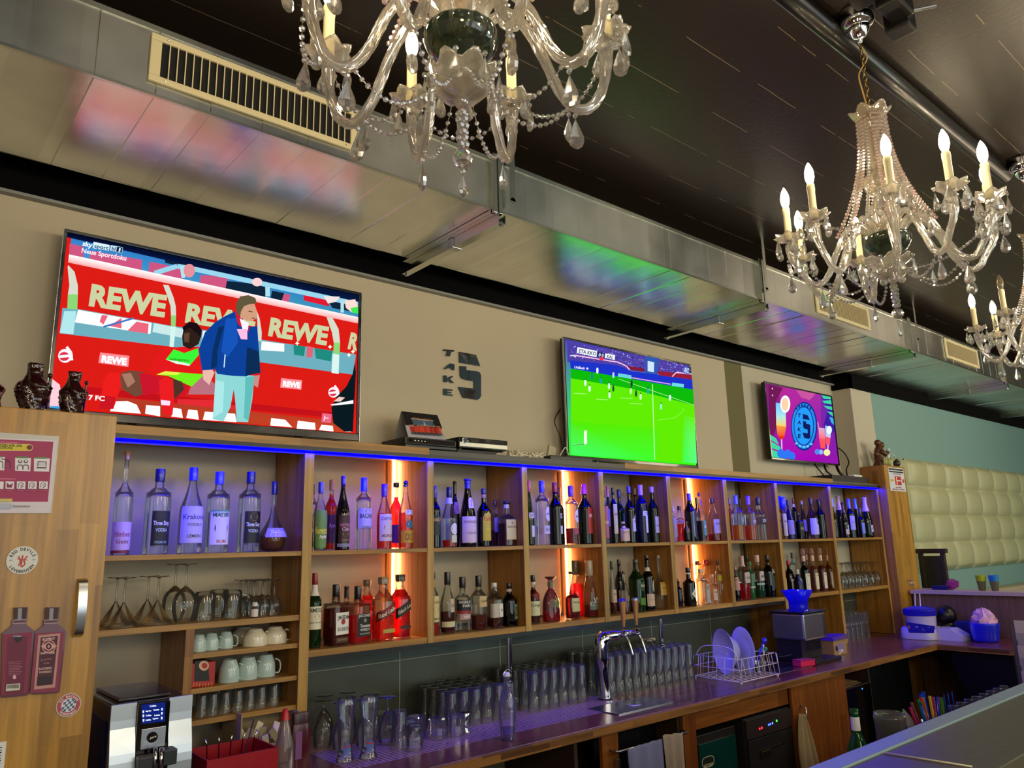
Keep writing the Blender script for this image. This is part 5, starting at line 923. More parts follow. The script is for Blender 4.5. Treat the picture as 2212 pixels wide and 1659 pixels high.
# ================================================================ chandeliers
CR = crystal('chandelier_glass'); CRD = crystal('crystal_drop_glass', (1, .985, .95), .05)
M_SLV = mat('cream_candle_sleeve', '#e9dcae', .5); BL_ON = emit('lit_bulb', (1.0, .80, .50), BULB_E); BL_OFF = glass('unlit_bulb', '#d8cdb8', .5, 1.5, frost=.12)
def drop(m, x, y, z, L=.045, W=.011, yaw=0.0, bead=True):
    """bead, wire and faceted pear drop hanging from (x, y, z)"""
    if bead: m.ball((x, y, z-.007), .0055, 6, 4); z -= .014
    m.tube([(x, y, z+.004), (x, y, z-.004)], .0012, 4); z -= .003
    pr = [(.08, 0), (.30, .14), (.62, .36), (.93, .58), (1, .74), (.8, .9), (.3, 1)]; vs = []; n = 8
    for r, t in pr:
        for k in range(n):
            a = 2*PI*k/n+PI/8; px_, py_ = W*r*math.cos(a), W*.5*r*math.sin(a)
            vs.append((x+px_*math.cos(yaw)-py_*math.sin(yaw), y+px_*math.sin(yaw)+py_*math.cos(yaw), z-L*t))
    fs = [(i*n+k, i*n+(k+1) % n, (i+1)*n+(k+1) % n, (i+1)*n+k) for i in range(len(pr)-1) for k in range(n)]+[tuple(range(n)), tuple(range(len(vs)-n, len(vs)))]
    m.add(vs, fs)
def chainpts(a, b, sag, n, pw=2.0):
    out = []
    for i in range(n+1):
        t = i/n; out.append((a[0]+(b[0]-a[0])*t, a[1]+(b[1]-a[1])*t, a[2]+(b[2]-a[2])*t-sag*4*t*(1-t)))
    return out
def beads(name, pts, r, root, mt=None, thread=True):
    m = MB()
    for i, p in enumerate(pts): m.ball(p, r*(1 if i % 3 else 1.12), 6, 4, 1, 1, .85)
    m.tube(pts, .0009, 3)
    return m.build(name, mt or CRD, root)
def tilt(v, c, d):                                       # lean of the whole fitting round its hook
    return v
def chandelier(cx, cy, angs, unlit, label, R0=.285, zc=3.47, detail=True):
    c = empty('chandelier', (cx, cy, 2.33), label, 'chandelier', 'crystal chandeliers over the bar')
    C = (cx, cy, 0)
    MB().lathe(smoothprof([(.058, 3.475), (.056, 3.45), (.05, 3.43), (.036, 3.418), (.034, 3.405), (.022, 3.385), (.012, 3.376), (.006, 3.36)], 3), C, 28).build('ceiling_rose', M_CHROME, c, smooth=True)
    m = MB(); z = 3.36; k = 0
    while z > 3.12:
        pts = []
        for i in range(11):
            a = 2*PI*i/10; u, v = .006*math.cos(a), .013*math.sin(a)
            pts.append((cx+(u if k % 2 else 0), cy+(0 if k % 2 else u), z-.012+v))
        m.tube(pts, .0016, 5, cap=False); z -= .02; k += 1
    m.build('chain', mat('brass_chain', '#b89a58', .25, 1.0), c, smooth=True)
    MB().tube(smoothprof3([(cx+.004, cy, 3.35), (cx+.012, cy-.01, 3.30), (cx-.016, cy+.012, 3.24), (cx-.02, cy+.006, 3.17), (cx-.012, cy, 3.10)]), .0025, 6).build('cable', mat('gold_cable', '#b8985c', .4), c, smooth=True)
    # crown dish, column, hub
    def dish(r0, r1, z0, z1, lob, name, mt):
        m = MB(); n = 40; vs = []; fs = []; K = 6
        for i in range(K+1):
            t = i/K; r = r0+(r1-r0)*t; z = z0+(z1-z0)*t**2
            for j in range(n):
                a = 2*PI*j/n; w = 1+.10*t*math.cos(lob*a); vs.append((cx+r*w*math.cos(a), cy+r*w*math.sin(a), z+.008*t*math.cos(lob*a)))
        L = len(vs); vs += [(x, y, z-.004) for x, y, z in vs]
        for i in range(K):
            for j in range(n): k = (j+1) % n; a = (i*n+j, i*n+k, (i+1)*n+k, (i+1)*n+j); fs.append(a); fs.append(tuple(q+L for q in reversed(a)))
        for j in range(n): k = (j+1) % n; fs.append((K*n+j, K*n+k, K*n+k+L, K*n+j+L)); fs.append((k, j, j+L, k+L))
        return m.add(vs, fs).build(name, mt, c, smooth=True)
    dish(.012, .062, 3.075, 3.10, 6, 'crown_dish', glass('frosted_crystal', '#f8eedc', .3, 2.2, frost=.14))
    MB().lathe(smoothprof([(.018, 3.075), (.034, 3.06), (.022, 3.02), (.027, 2.97), (.026, 2.93), (.018, 2.90), (.022, 2.885), (.046, 2.86), (.05, 2.835), (.04, 2.81), (.02, 2.795), (.026, 2.78), (.03, 2.75), (.026, 2.70), (.034, 2.675), (.03, 2.66)], 3), C, 20).build('column', MATS['frosted_crystal'] if 'frosted_crystal' in MATS else CR, c, smooth=True)
    for k in range(6):
        a = k*PI/3+.2; m = MB(); m.lathe([(.006, 2.655), (.0075, 2.70), (.006, 2.76), (.002, 2.78)], (cx+.045*math.cos(a), cy+.045*math.sin(a), 0), 8); m.build('spire', CR, c)
    MB().lathe(smoothprof([(.005, 2.585), (.03, 2.59), (.056, 2.605), (.07, 2.63), (.066, 2.652), (.03, 2.66)], 3), C, 28).build('hub', glass('hub_glass', '#7c9078', .6, 2.5, frost=.12), c, smooth=True)
    dish(.012, .062, 2.553, 2.572, 7, 'bowl', CR); dish(.006, .052, 2.515, 2.535, 6, 'lower_bowl', CR)
    MB().lathe(smoothprof([(.006, 2.585), (.012, 2.57), (.009, 2.55), (.01, 2.52), (.016, 2.505), (.006, 2.49)], 2), C, 14).build('spindle', CR, c, smooth=True)
    m = MB()
    for k in range(6):
        z = 2.482-k*.0125
        for q in range(3): a = q*2.09+k*.7; m.ball((cx+.006*math.cos(a), cy+.006*math.sin(a), z), .0078, 6, 4)
    m.build('bead_stem', CRD, c)
    bm = bmesh.new(); bmesh.ops.create_icosphere(bm, subdivisions=2, radius=.0185)
    m = MB().add([(v.co.x+cx, v.co.y+cy, v.co.z+2.392) for v in bm.verts], [[v.index for v in f.verts] for f in bm.faces]); bm.free(); m.build('crystal_ball', CRD, c)
    m = MB(); drop(m, cx, cy, 2.374, .04, .011); m.build('pendant', CRD, c)
    N = len(angs)
    for k in range(8):
        a = 2*PI*k/8; m = MB(); drop(m, cx+.07*math.cos(a), cy+.07*math.sin(a), 2.575, .05, .013, a+PI/2); m.build('pendant', CRD, c)
    for i, ad in enumerate(angs):
        a = math.radians(ad); ca, sa = math.cos(a), math.sin(a)
        def P(r, z, o=0.0): return (cx+r*ca-o*sa, cy+r*sa+o*ca, z)
        arm = [(.04, 2.655), (.062, 2.688), (.095, 2.70), (.13, 2.668), (.158, 2.61), (.185, 2.548), (.215, 2.512), (.245, 2.515), (.268, 2.55), (R0-.004, 2.60), (R0, 2.655)]
        ap = smoothprof(arm, 4)
        A = MB().tube([P(r, z) for r, z in ap], [.0088]*(len(ap)-6)+[.009, .010, .011, .012, .0125, .0125], 18, lobes=5, twist=.8).build('arm', CR, c, smooth=True)
        bx, by, _ = P(R0, 0)
        m = MB(); n = 28; K = 5; vs = []; fs = []
        for q in range(K+1):
            t = q/K; r = .011+.034*t; z = 2.668+.016*t*t
            for j in range(n): b = 2*PI*j/n; w = 1+.12*t*math.cos(7*b); vs.append((bx+r*w*math.cos(b), by+r*w*math.sin(b), z+.004*t*math.cos(7*b)))
        L = len(vs); vs += [(x, y, z-.003) for x, y, z in vs]
        for q in range(K):
            for j in range(n): k = (j+1) % n; f = (q*n+j, q*n+k, (q+1)*n+k, (q+1)*n+j); fs.append(f); fs.append(tuple(w+L for w in reversed(f)))
        for j in range(n): k = (j+1) % n; fs.append((K*n+j, K*n+k, K*n+k+L, K*n+j+L)); fs.append((k, j, j+L, k+L))
        m.add(vs, fs).build('drip_dish', CR, A, smooth=True)
        MB().lathe([(.0125, 2.672), (.0115, 2.69), (.0112, 2.755), (.0125, 2.768), (.0118, 2.782), (.009, 2.786)], (bx, by, 0), 14).build('candle_sleeve', M_SLV, A, smooth=False, auto=50)
        MB().lathe(smoothprof([(.0075, 2.786), (.0125, 2.80), (.0142, 2.815), (.012, 2.832), (.006, 2.848), (.001, 2.857)], 3), (bx, by, 0), 14).build('bulb', BL_OFF if i in unlit else BL_ON, A, smooth=True)
        for q in range(5):
            b = 2*PI*q/5+a+.4; m = MB(); drop(m, bx+.043*math.cos(b), by+.043*math.sin(b), 2.682, .054, .0155, b+PI/2); m.build('pendant', CRD, c)
        m = MB(); drop(m, *P(.215, 2.503), .058, .016, a); m.build('pendant', CRD, c)
        b2 = math.radians(angs[(i+1) % N]); dd = (b2-a) % (2*PI)
        nb = max(8, int(dd*R0/.013)); mid = chainpts(P(R0, 2.672), (cx+R0*math.cos(b2), cy+R0*math.sin(b2), 2.672), .075, nb)
        mid = [(cx+(x-cx)*(1+.25*math.sin(PI*j/nb)*min(dd, 1.2)/1.2*.6), cy+(y-cy)*(1+.25*math.sin(PI*j/nb)*min(dd, 1.2)/1.2*.6), z) for j, (x, y, z) in enumerate(mid)]
        beads('bead_swag', mid, .0056, c); q = mid[nb//2]; m = MB(); drop(m, q[0], q[1], q[2]-.004, .054, .0145, a+dd/2); m.build('pendant', CRD, c)
        top = (cx+.045*ca, cy+.045*sa, 3.07); r1 = .15
        st = [(cx+(.045+(r1-.045)*t**2.0)*ca, cy+(.045+(r1-.045)*t**2.0)*sa, 3.07+(2.665-3.07)*(t**.9)) for t in [j/34 for j in range(35)]]
        beads('bead_strand', st, .0062, c, crystal('blush_crystal', (1, .86, .82)))
        a2 = a+.28; st = [(cx+(.042+.075*t**2.0)*math.cos(a2), cy+(.042+.075*t**2.0)*math.sin(a2), 3.07+(2.70-3.07)*(t**.9)) for t in [j/32 for j in range(33)]]
        beads('bead_strand', st, .0058, c)
        st = chainpts((cx+.05*ca, cy+.05*sa, 2.53), P(.2, 2.508), .05, 14); beads('bead_swag', st, .005, c)
    return c
def smoothprof3(p, k=6):
    out = []
    for i in range(len(p)-1):
        a = p[max(i-1, 0)]; b = p[i]; c = p[i+1]; d = p[min(i+2, len(p)-1)]
        for j in range(k):
            t = j/k; out.append(tuple(.5*((2*b[q])+(-a[q]+c[q])*t+(2*a[q]-5*b[q]+4*c[q]-d[q])*t*t+(-a[q]+3*b[q]-3*c[q]+d[q])*t**3) for q in (0, 1, 2)))
    return out+[p[-1]]
chandelier(.76, 1.01, [30, 76, 122, 168, 212, 255, 292, 330], (0,), 'left crystal chandelier, cut off by the top edge, one bulb dead')
chandelier(2.43, .96, [40, 87, 129, 162, 207, 238, 271, 302], (), 'middle crystal chandelier, seen whole with glowing candle bulbs', R0=.30)
chandelier(4.10, .96, [106, 161, 205, 245, 285, 325, 20, 62], (1,), 'rightmost crystal chandelier, cut by the right edge, with one dead bulb', R0=.29)
# ================================================================ glassware helpers
CT = .9505
def mesh_once(name, build_fn, m, smooth=True):
    """first object of a kind; repeats are copies that share its mesh"""
    o = build_fn().build(name, m, loc=(0, 0, 0), smooth=smooth); return o
def put(proto, x, y, z, label, cat, group, used, rz=0.0, s=1.0):
    o = proto if not used else proto.copy()
    if used: COL.objects.link(o)
    o.location = (x, y, z); o.rotation_euler = (0, 0, rz); o.scale = (s, s, s); WL[o.name] = Vector((x, y, z))
    return tag(o, label, cat, group)
def g_high(r0, r1, h, n=20):                              # upside-down straight glass, rim down
    return MB().lathe([(r0, 0), (r0*.99, .004), (r1, h-.006), (r1*.93, h), (.001, h)], n=n, close=False).lathe([(r0*.95, 0), (r1*.92, h-.014), (.001, h-.012)], n=n, close=False)
def g_up(r0, r1, h, n=20):
    return MB().lathe([(.001, 0), (r0*.95, 0), (r0, .005), (r1, h)], n=n, close=False).lathe([(.001, .012), (r0*.9, .013), (r1*.96, h)], n=n, close=False)
def g_stem(foot, h, bowl, inv=True, n=22):
    """stemmed glass; bowl = (r, z) pairs from rim down, all in upside-down pose"""
    p = bowl+[(.0035, bowl[-1][1]+.008), (.0032, h-.008), (.006, h-.004), (foot*.6, h-.002), (foot, h), (foot*.98, h+.0015), (.001, h+.002)]
    if not inv: p = [(r, h+.002-z) for r, z in p]
    return MB().lathe(smoothprof(p[:len(bowl)], 3)+p[len(bowl):], n=n, close=False)
# ---------------------------------------------------------------- left unit: upside-down stemware
def shelfx(code, x, y, Y): return cY(code, x, y, Y)[0]
mart = mesh_once('cocktail_glass', lambda: g_stem(.036, .165, [(.052, 0), (.050, .006), (.010, .07), (.005, .078)]), GLT)
ml = ['front left cocktail glass upside down on the glass shelf', 'second cocktail glass from left, upside down on the glass shelf', 'third cocktail glass from left, upside down on the glass shelf', 'rightmost upside-down cocktail glass, beside the big wine glasses']
for i, (x, Y) in enumerate(((800, 3.08), (855, 2.97), (1015, 3.09), (1085, 2.98))):
    put(mart, shelfx('A', x-15, 1500, Y), Y, 1.4665, ml[i], 'glass', 'upside-down cocktail glasses', i > 0)
wine = mesh_once('wine_glass', lambda: g_stem(.037, .205, [(.031, 0), (.040, .03), (.043, .06), (.036, .095), (.014, .118), (.005, .125)]), GLT)
for i, (x, Y, lb) in enumerate(((1195, 3.09, 'tall wine glass upside down, behind its twin'), (1268, 2.99, 'tall wine glass upside down, nearest the beer mugs'))): put(wine, shelfx('A', x-10, 1480, Y), Y, 1.4665, lb+' on the left shelf', 'wine glass', 'upside-down wine glasses on the left shelf', i > 0)
def mug():
    m = MB(); m.lathe([(.036, 0), (.037, .01), (.036, .095), (.033, .103), (.001, .103)], n=22, close=False).lathe([(.032, 0), (.031, .088), (.001, .088)], n=22, close=False)
    return m.tube(smoothprof3([(.034, 0, .02), (.058, 0, .022), (.064, 0, .05), (.058, 0, .08), (.034, 0, .084)], 4), .0045, 7)
mg = mesh_once('glass_mug', mug, GLT)
mugl = ['glass mug on the left shelf beside the tall wine glasses', 'middle glass mug on the left shelf', 'glass mug with handle beside the small white bottle']
for i, (x, Y) in enumerate(((1395, 2.99), (1490, 3.10), (1580, 3.0))): put(mg, shelfx('A', x, 1480, Y), Y, 1.4665, mugl[i], 'mug', 'glass mugs on the left shelf', i > 0, rz=-.4)
shr = mesh_once('stemmed_glass', lambda: g_stem(.026, .135, [(.024, 0), (.027, .02), (.028, .045), (.018, .066), (.005, .074)], n=18), GLT)
RW = ['nearest', 'second', 'third', 'fourth', 'back']; ON = ['first', 'second', 'third', 'fourth', 'fifth', 'sixth', 'seventh', 'eighth', 'ninth', 'tenth', 'eleventh', 'twelfth']
k = 0
for Y, xs in ((2.96, (1745, 1812, 1885)), (3.03, (1690, 1765, 1840)), (3.10, (1650, 1720, 1800))):
    for x in xs:
        X_ = min(shelfx('A', x-15, 1450, Y), 1.325)
        put(shr, X_, Y, 1.4665, 'small upside-down stemmed glass, %s row, %s from left, on the left glass shelf' % (RW[k//3], ON[k%3]), 'glass', 'small upside-down stemmed glasses on the left shelf', k > 0); k += 1
P_ = cY('A', 1738, 1470, 2.925); o = empty('syrup_bottle', (P_[0], 2.925, 1.4665), 'tiny bottle with white cap and pale label on the glass shelf', 'bottle')
MB().lathe([(.013, 0), (.0135, .004), (.0135, .034), (.008, .042)], (P_[0], 2.925, 1.4665), 16).build('body', mat('brown_small', '#584038', .2), o, smooth=False, auto=40)
MB().lathe([(.0138, .004), (.0138, .032)], (P_[0], 2.925, 1.4665), 16, close=False).build('label', mat('paper_e8e0dc', '#e8e0dc', .5), o, smooth=True)
MB().lathe([(.010, .042), (.010, .054), (.009, .056)], (P_[0], 2.925, 1.4665), 16).build('cap', M_WHITE, o)
# ---------------------------------------------------------------- cups in the cubbies
CUPB = mat('celadon_porcelain', '#b9cfc8', .15, coat=.4); CUPW = mat('cream_porcelain', '#e4dcc0', .15, coat=.4)
def cup(rt, rb, h, hd=.9):                                 # upside down: rim at z=0
    m = MB(); m.lathe(smoothprof([(rt, 0), (rt*.995, h*.3), (rt*.93, h*.62), (rb*1.12, h*.9), (rb, h)], 3)+[(rb*.85, h+.002), (rb*.8, h-.002), (.001, h-.002)], n=24, close=False).lathe([(rt*.94, 0), (rb, h*.9), (.001, h*.92)], n=20, close=False)
    return m.tube(smoothprof3([(rt*.97, 0, h*.12), (rt*1.38, 0, h*.12), (rt*1.55, 0, h*.36), (rt*1.42, 0, h*.66), (rt*.95, 0, h*.78)], 4), rt*.085, 8)
esp = mesh_once('espresso_cup', lambda: cup(.028, .018, .058), CUPB)
for i, (x, Y, lb) in enumerate(((1355, 2.97, 'front left pale green espresso cup upside down in the top cubby'), (1440, 2.98, 'middle pale green espresso cup upside down in the top cubby'), (1540, 2.985, 'right pale green espresso cup upside down in the top cubby'))): put(esp, shelfx('U', x, 580, Y), Y, 1.3605, lb, 'cup', 'pale green espresso cups', i > 0, rz=-.3)
cap_ = mesh_once('cappuccino_cup', lambda: cup(.046, .026, .060), CUPW)
for i, (x, Y, lb) in enumerate(((1740, 2.975, 'wide cream cappuccino cup upside down in the top cubby, front'), (1905, 2.99, 'cream cappuccino cup at the right end of the top cubby'), (1660, 3.1, 'wide cream cup behind in the top cubby'))): put(cap_, min(shelfx('U', x, 560, Y), 1.30), Y, 1.3605, lb, 'cup', 'cream cappuccino cups', i > 0, rz=.1)
mg2 = mesh_once('coffee_mug', lambda: cup(.037, .024, .078), CUPB)
for i, (x, Y, lb) in enumerate(((1565, 2.965, 'left pale green coffee mug upside down in the middle cubby'), (1690, 2.975, 'middle pale green coffee mug in the middle cubby'), (1812, 2.985, 'right pale green coffee mug in the middle cubby'))): put(mg2, shelfx('U', x, 760, Y), Y, 1.2425, lb, 'mug', 'pale green coffee mugs', i > 0, rz=-.15)
b0 = cY('U', 1285, 800, 2.93); b1 = cY('U', 1480, 800, 2.93)
bx = empty('tea_box', ((b0[0]+b1[0])/2, 3.0, 1.2425), 'red and black packet with a round emblem in the middle cubby', 'box')
MB().box(b0[0]+.012, b1[0]-.006, 2.93, 3.05, 1.2427, 1.325, .003).build('carton', mat('red_carton', '#b02418', .4), bx)
s = Soup(lambda x, y: cY('U', x, y, 2.9295), (0, -1, 0)); s.poly([(1330, 720), (1420, 715), (1430, 855), (1325, 860)], '#1c1814'); s.ell(1392, 752, 34, 34, '#e0b890'); s.ell(1396, 752, 20, 20, '#b03020')
for k in range(8): s.line([(1300+k*20, 895), (1306+k*20, 868)], 5, '#e0803c')
s.build('print', attrmat('print'), bx)
tb = mesh_once('tumbler', lambda: g_high(.0235, .021, .078, 16), GLT)
k = 0
for Y, xs in ((2.955, (1375, 1450, 1535, 1620, 1700, 1778, 1862)), (3.03, (1400, 1480, 1560, 1650, 1725, 1800, 1885))):
    for x in xs: put(tb, min(shelfx('U', x, 1030, Y), 1.33), Y, 1.1365, 'small upside-down tumbler in the lowest cubby, %s row, %s from left' % (RW[k//7], ON[k%7]), 'glass', 'small tumblers in the lowest cubby', k > 0); k += 1
# ---------------------------------------------------------------- coffee machine
cm = empty('coffee_machine', (.725, 2.68, CT), 'silver and black bean-to-cup coffee machine with blue touch screen', 'coffee machine')
YM = 2.50
q = lambda x, y, Y=YM: cY('Q', x, y, Y)
xa, xb, xc, xd = q(445, 600)[0], q(850, 600)[0], q(1372, 500)[0], q(1742, 500)[0]; zt = q(1745, 160)[2]
MB().box(xa+.003, xd-.003, YM+.012, 2.90, CT, zt-.002, .006).build('housing', mat('piano_black_blue', '#0d0d18', .12, coat=.6), cm)
def bowpanel(x0, x1, name):
    m = MB(); K = 14; vs = []; fs = []
    for i in range(K+1):
        t = i/K; z = CT+.03+(zt-CT-.03)*t; y = YM+.010-.022*math.sin(PI*min(1, t*1.25))**1.2
        vs += [(x0, y, z), (x1, y, z), (x1, YM+.02, z), (x0, YM+.02, z)]
    for i in range(K):
        for j in range(4): k = (j+1) % 4; fs.append((i*4+j, i*4+k, (i+1)*4+k, (i+1)*4+j))
    fs += [(0, 1, 2, 3), (K*4+3, K*4+2, K*4+1, K*4)]
    return m.add(vs, fs).build(name, mat('silver_panel', '#c3ccd0', .3, .55), cm)
bowpanel(xa, xb, 'side_panel'); bowpanel(xc, xd, 'side_panel')
MB().box(xb+.001, xc-.001, YM-.004, YM+.0115, CT+.03, zt-.006, .002).build('center_column', M_GLOSSBLACK, cm)
sq = Soup(lambda x, y: q(x, y, YM-.0045), (0, -1, 0)); sq.poly([(925, 312), (1308, 268), (1300, 575), (930, 620)], '#0c1a5c'); sq.text('Coffee', (1058, 350), (1162, 336), 26, '#e8f0ff', .02)
for a, b_, t_ in ((995, 425, 'Espresso'), (995, 498, 'Coffee'), (995, 570, 'Milk'), (1120, 408, 'Ristretto'), (1132, 492, 'Latte'), (1105, 545, 'Cappuccino')): sq.text(t_, (a, b_), (a+88, b_-10), 22, '#dfe8ff', .03)
for a, b_ in ((955, 425), (955, 490), (958, 562), (1252, 385), (1250, 450), (1248, 525)): sq.poly([(a-14, b_-20), (a+14, b_-23), (a+10, b_+18), (a-10, b_+21)], '#b8c8ff')
sq.build('touch_screen', attrmat('screen_small', emis=.9), cm)
MB().box(q(912, 800)[0], q(1298, 800)[0], YM-.007, YM-.004, q(1000, 1010)[2], q(1000, 690)[2], .001).build('logo_plate', M_STEEL, cm)
cc = q(1105, 830, YM-.012); m = MB(); m.lathe([(.0135, -.004), (.0145, 0), (.012, .0035)], (0, 0, 0), 24); m.v = [(cc[0]+a, cc[1]-b, cc[2]+c_) for a, c_, b in m.v]; em = m.build('badge', M_GLOSSBLACK, cm)
v2, f2, _ = text2d('jura', .02); MB().add([(cc[0]-.009+.018*a, cc[1]-.0045, cc[2]-.003+.006*b+a*.003) for a, b in v2], f2).build('print', M_WHITE, em)
MB().box(q(820, 1100)[0], q(1090, 1100)[0], YM-.05, YM-.006, CT+.06, q(1000, 1085)[2], .003).build('spout_block', mat('dark_grey_plastic', '#26282a', .4), cm)
MB().box(q(1190, 1100)[0], q(1400, 1100)[0], YM-.055, YM-.006, q(1000, 1270)[2], q(1200, 990)[2], .003).build('milk_frother', mat('dark_green_plastic', '#1c2624', .4), cm)
for x in (1150, 1245): pp = q(x, 1000, YM-.05); MB().tube([(pp[0], pp[1], pp[2]), (pp[0]+.001, pp[1]-.004, pp[2]-.06)], .0055, 10).build('nozzle', M_CHROME, cm, smooth=True)
m = MB(); m.box(xa-.0005, xa+.0025, 2.56, 2.86, CT+.05, zt-.05); m.build('water_tank', glass('blue_tank', '#1c3c9c', .5, 1.5, frost=.35), cm)
m = MB(); m.box(xa+.03, xd-.05, 2.56, 2.84, zt-.0018, zt+.008, .004); m.build('bean_lid', mat('smoked_lid', '#2a2824', .15, coat=.5), cm)
# ---------------------------------------------------------------- things right of the machine
tr = empty('cutlery_tray', (1.03, 2.66, CT), 'red plastic tray holding coffee spoons beside the coffee machine', 'tray')
m = MB(); x0, x1, y0, y1 = .91, 1.14, 2.56, 2.76
for a in ((x0, x1, y0, y0+.006), (x0, x1, y1-.006, y1), (x0, x0+.006, y0+.006, y1-.006), (x1-.006, x1, y0+.006, y1-.006)): m.box(*a, CT, CT+.13)
m.box(x0, x1, y0, y1, CT, CT+.005); m.build('tray', mat('red_plastic', '#a0121c', .35), tr)
for i in range(5):
    x = .95+i*.033; MB().tube([(x, 2.66, CT+.02), (x+.006*(i-2), 2.65, CT+.155), (x+.01*(i-2), 2.645, CT+.175)], [.002, .002, .0035], 6).build('coffee_spoon', M_CHROME, label=['leftmost', 'second', 'middle', 'fourth', 'rightmost'][i]+' coffee spoon standing in the red tray', cat='spoon', group='coffee spoons in the red tray', smooth=True)
MB().tube([(1.075, 2.72, CT+.02), (1.11, 2.70, CT+.20)], .0025, 6).build('stirrer', mat('violet_stick', '#3c2858', .4), label='dark violet stirrer stick leaning in the red tray', cat='stirrer')
bb = empty('sachet_box', (1.25, 2.92, CT), 'open beige cardboard box filled with sugar sachets under the cubbies', 'box')
m = MB(); x0, x1, y0, y1 = 1.13, 1.352, 2.86, 3.04
for a in ((x0, x1, y1-.004, y1, .20), (x0, x0+.004, y0, y1-.004, .19), (x1-.004, x1, y0, y1-.004, .17), (x0+.004, x1-.004, y0, y0+.004, .075)): m.box(a[0], a[1], a[2], a[3], CT, CT+a[4])
m.box(x0, x1, y0, y1, CT, CT+.004); m.build('carton', mat('beige_carton', '#b3a078', .7), bb)
R_ = random.Random(5)
for i in range(9):
    x = 1.16+.02*i; z = CT+.05+R_.uniform(0, .045); y = 2.875+R_.uniform(0, .05); m = MB().box(-.012, .012, -.002, .002, 0, .06); m.xf(Matrix.Translation((x, y, z)) @ Matrix.Rotation(R_.uniform(-.7, .7), 4, 'Y') @ Matrix.Rotation(R_.uniform(-.4, .4), 4, 'X'))
    m.build('sugar_sachet', mat('paper_e8dcb8' if i % 3 else 'paper_b8a880', '#e8dcb8' if i % 3 else '#b8a880', .6), label='%s paper sachet from left in the beige cardboard box' % ON[i], cat='sachet', group='sachets in the beige box')
def simple_bottle(name, x, y, z, prof, mt, capm, capp, label, extra=None, grp=None):
    o = empty(name, (x, y, z), label, 'bottle', grp); MB().lathe(smoothprof(prof, 3), (x, y, z), 20).build('body', mt, o, smooth=True); MB().lathe(capp, (x, y, z), 16).build('cap', capm, o, smooth=False, auto=40)
    if extra: extra(o)
    return o
pB = cZ('U', 1935, 1600, CT); xB = shelfx('U', 1935, 1430, 2.66)
simple_bottle('squeeze_bottle', xB, 2.66, CT, [(.03, 0), (.033, .01), (.033, .09), (.024, .14), (.013, .185), (.012, .19)], glass('smoky_plastic', '#d8c8b8', .4, 1, frost=.3), mat('red_cap', '#c01818', .35), [(.016, .19), (.014, .20), (.009, .222), (.006, .226)], 'clear squeeze bottle with red nozzle beside the shelf post')
xB = shelfx('U', 2040, 1430, 2.66)
o = empty('sauce_bottle', (xB, 2.66, CT), 'dark maroon flat sauce bottle right of the red-tipped squeeze bottle', 'bottle')
MB().lathe([(.034, 0), (.036, .01), (.036, .15), (.03, .17)], (xB, 2.66, CT), 20, 4, .6).build('body', mat('maroon_plastic', '#4c0a18', .25), o, smooth=False, auto=40)
MB().lathe([(.031, .17), (.03, .20), (.028, .205)], (xB, 2.66, CT), 20, 4, .6).build('cap', mat('maroon_cap', '#3a0c14', .3), o, auto=40)
MB().box(xB-.025, xB-.002, 2.637, 2.6378, CT+.06, CT+.15).build('label', mat('violet_label', '#7a4a80', .5), o)
# ---------------------------------------------------------------- glasses on the worktop, left group
wheat = mesh_once('wheat_beer_glass', lambda: MB().lathe(smoothprof([(.001, 0), (.031, 0), (.033, .006), (.026, .03), (.024, .07), (.028, .13), (.037, .19), (.037, .20), (.034, .215)], 3), n=26, close=False).lathe(smoothprof([(.001, .03), (.022, .032), (.022, .07), (.026, .13), (.035, .19), (.031, .214)], 3), n=24, close=False), GLT)
for i, (x, y, lb) in enumerate(((680, 1640, 'left'), (724, 1646, 'right'))):
    X_, Y_, _ = onZ(x, y, CT); X_, Y_ = (1.47, 2.72) if i == 0 else (1.555, 2.70)
    o = put(wheat, X_, Y_, CT, lb+' tall wheat beer glass with round blue and red crest, on the bar mat', 'glass', 'tall wheat beer glasses', i > 0)
    m = MB(); n = 20; rr = .0285; vs = [(X_+rr*math.sin(-.25), Y_-rr*math.cos(.25), CT+.04)]
    for k in range(n): a = 2*PI*k/n; u = -.25+.55*math.cos(a); vs.append((X_+rr*math.sin(u), Y_-rr*math.cos(u), CT+.045+.021*math.sin(a)))
    cr_ = MB().add(vs[1:], [tuple(range(n))]).build('crest', mat('crest_blue', '#5a70b8', .5), o)
    MB().add([(X_+(rr+.0006)*math.sin(u), Y_-(rr+.0006)*math.cos(u), CT+.052+d) for u in (-.75, -.5, -.25, 0, .25) for d in (0, .005)], [(2*j, 2*j+2, 2*j+3, 2*j+1) for j in range(4)]).build('crest_band', mat('crest_red', '#c03040', .5), cr_)
flute = mesh_once('beer_tulip', lambda: g_stem(.036, .175, [(.032, 0), (.037, .035), (.036, .07), (.020, .11), (.006, .125)]), GLT)
k = 0
for x, y in ((1.53, 2.86), (1.62, 2.84), (1.71, 2.82), (1.50, 2.96), (1.60, 2.95), (1.70, 2.93), (1.55, 3.05), (1.65, 3.04)): put(flute, x, y, CT, 'upside-down beer tulip, %s row, %s from left, behind the wheat beer glasses' % (RW[0 if k<3 else 1 if k<6 else 2], ON[k%3]), 'glass', 'upside-down stemmed beer glasses on the bar mat', k > 0); k += 1
lowb = mesh_once('whisky_tumbler', lambda: MB().lathe([(.040, 0), (.0395, .004), (.037, .074), (.034, .08), (.001, .08)], n=12, close=False).lathe([(.036, 0), (.034, .066), (.001, .068)], n=12, close=False), glass('cut_glass', '#fbf9fb', .18, 1.6, frost=.04), smooth=False)
k = 0
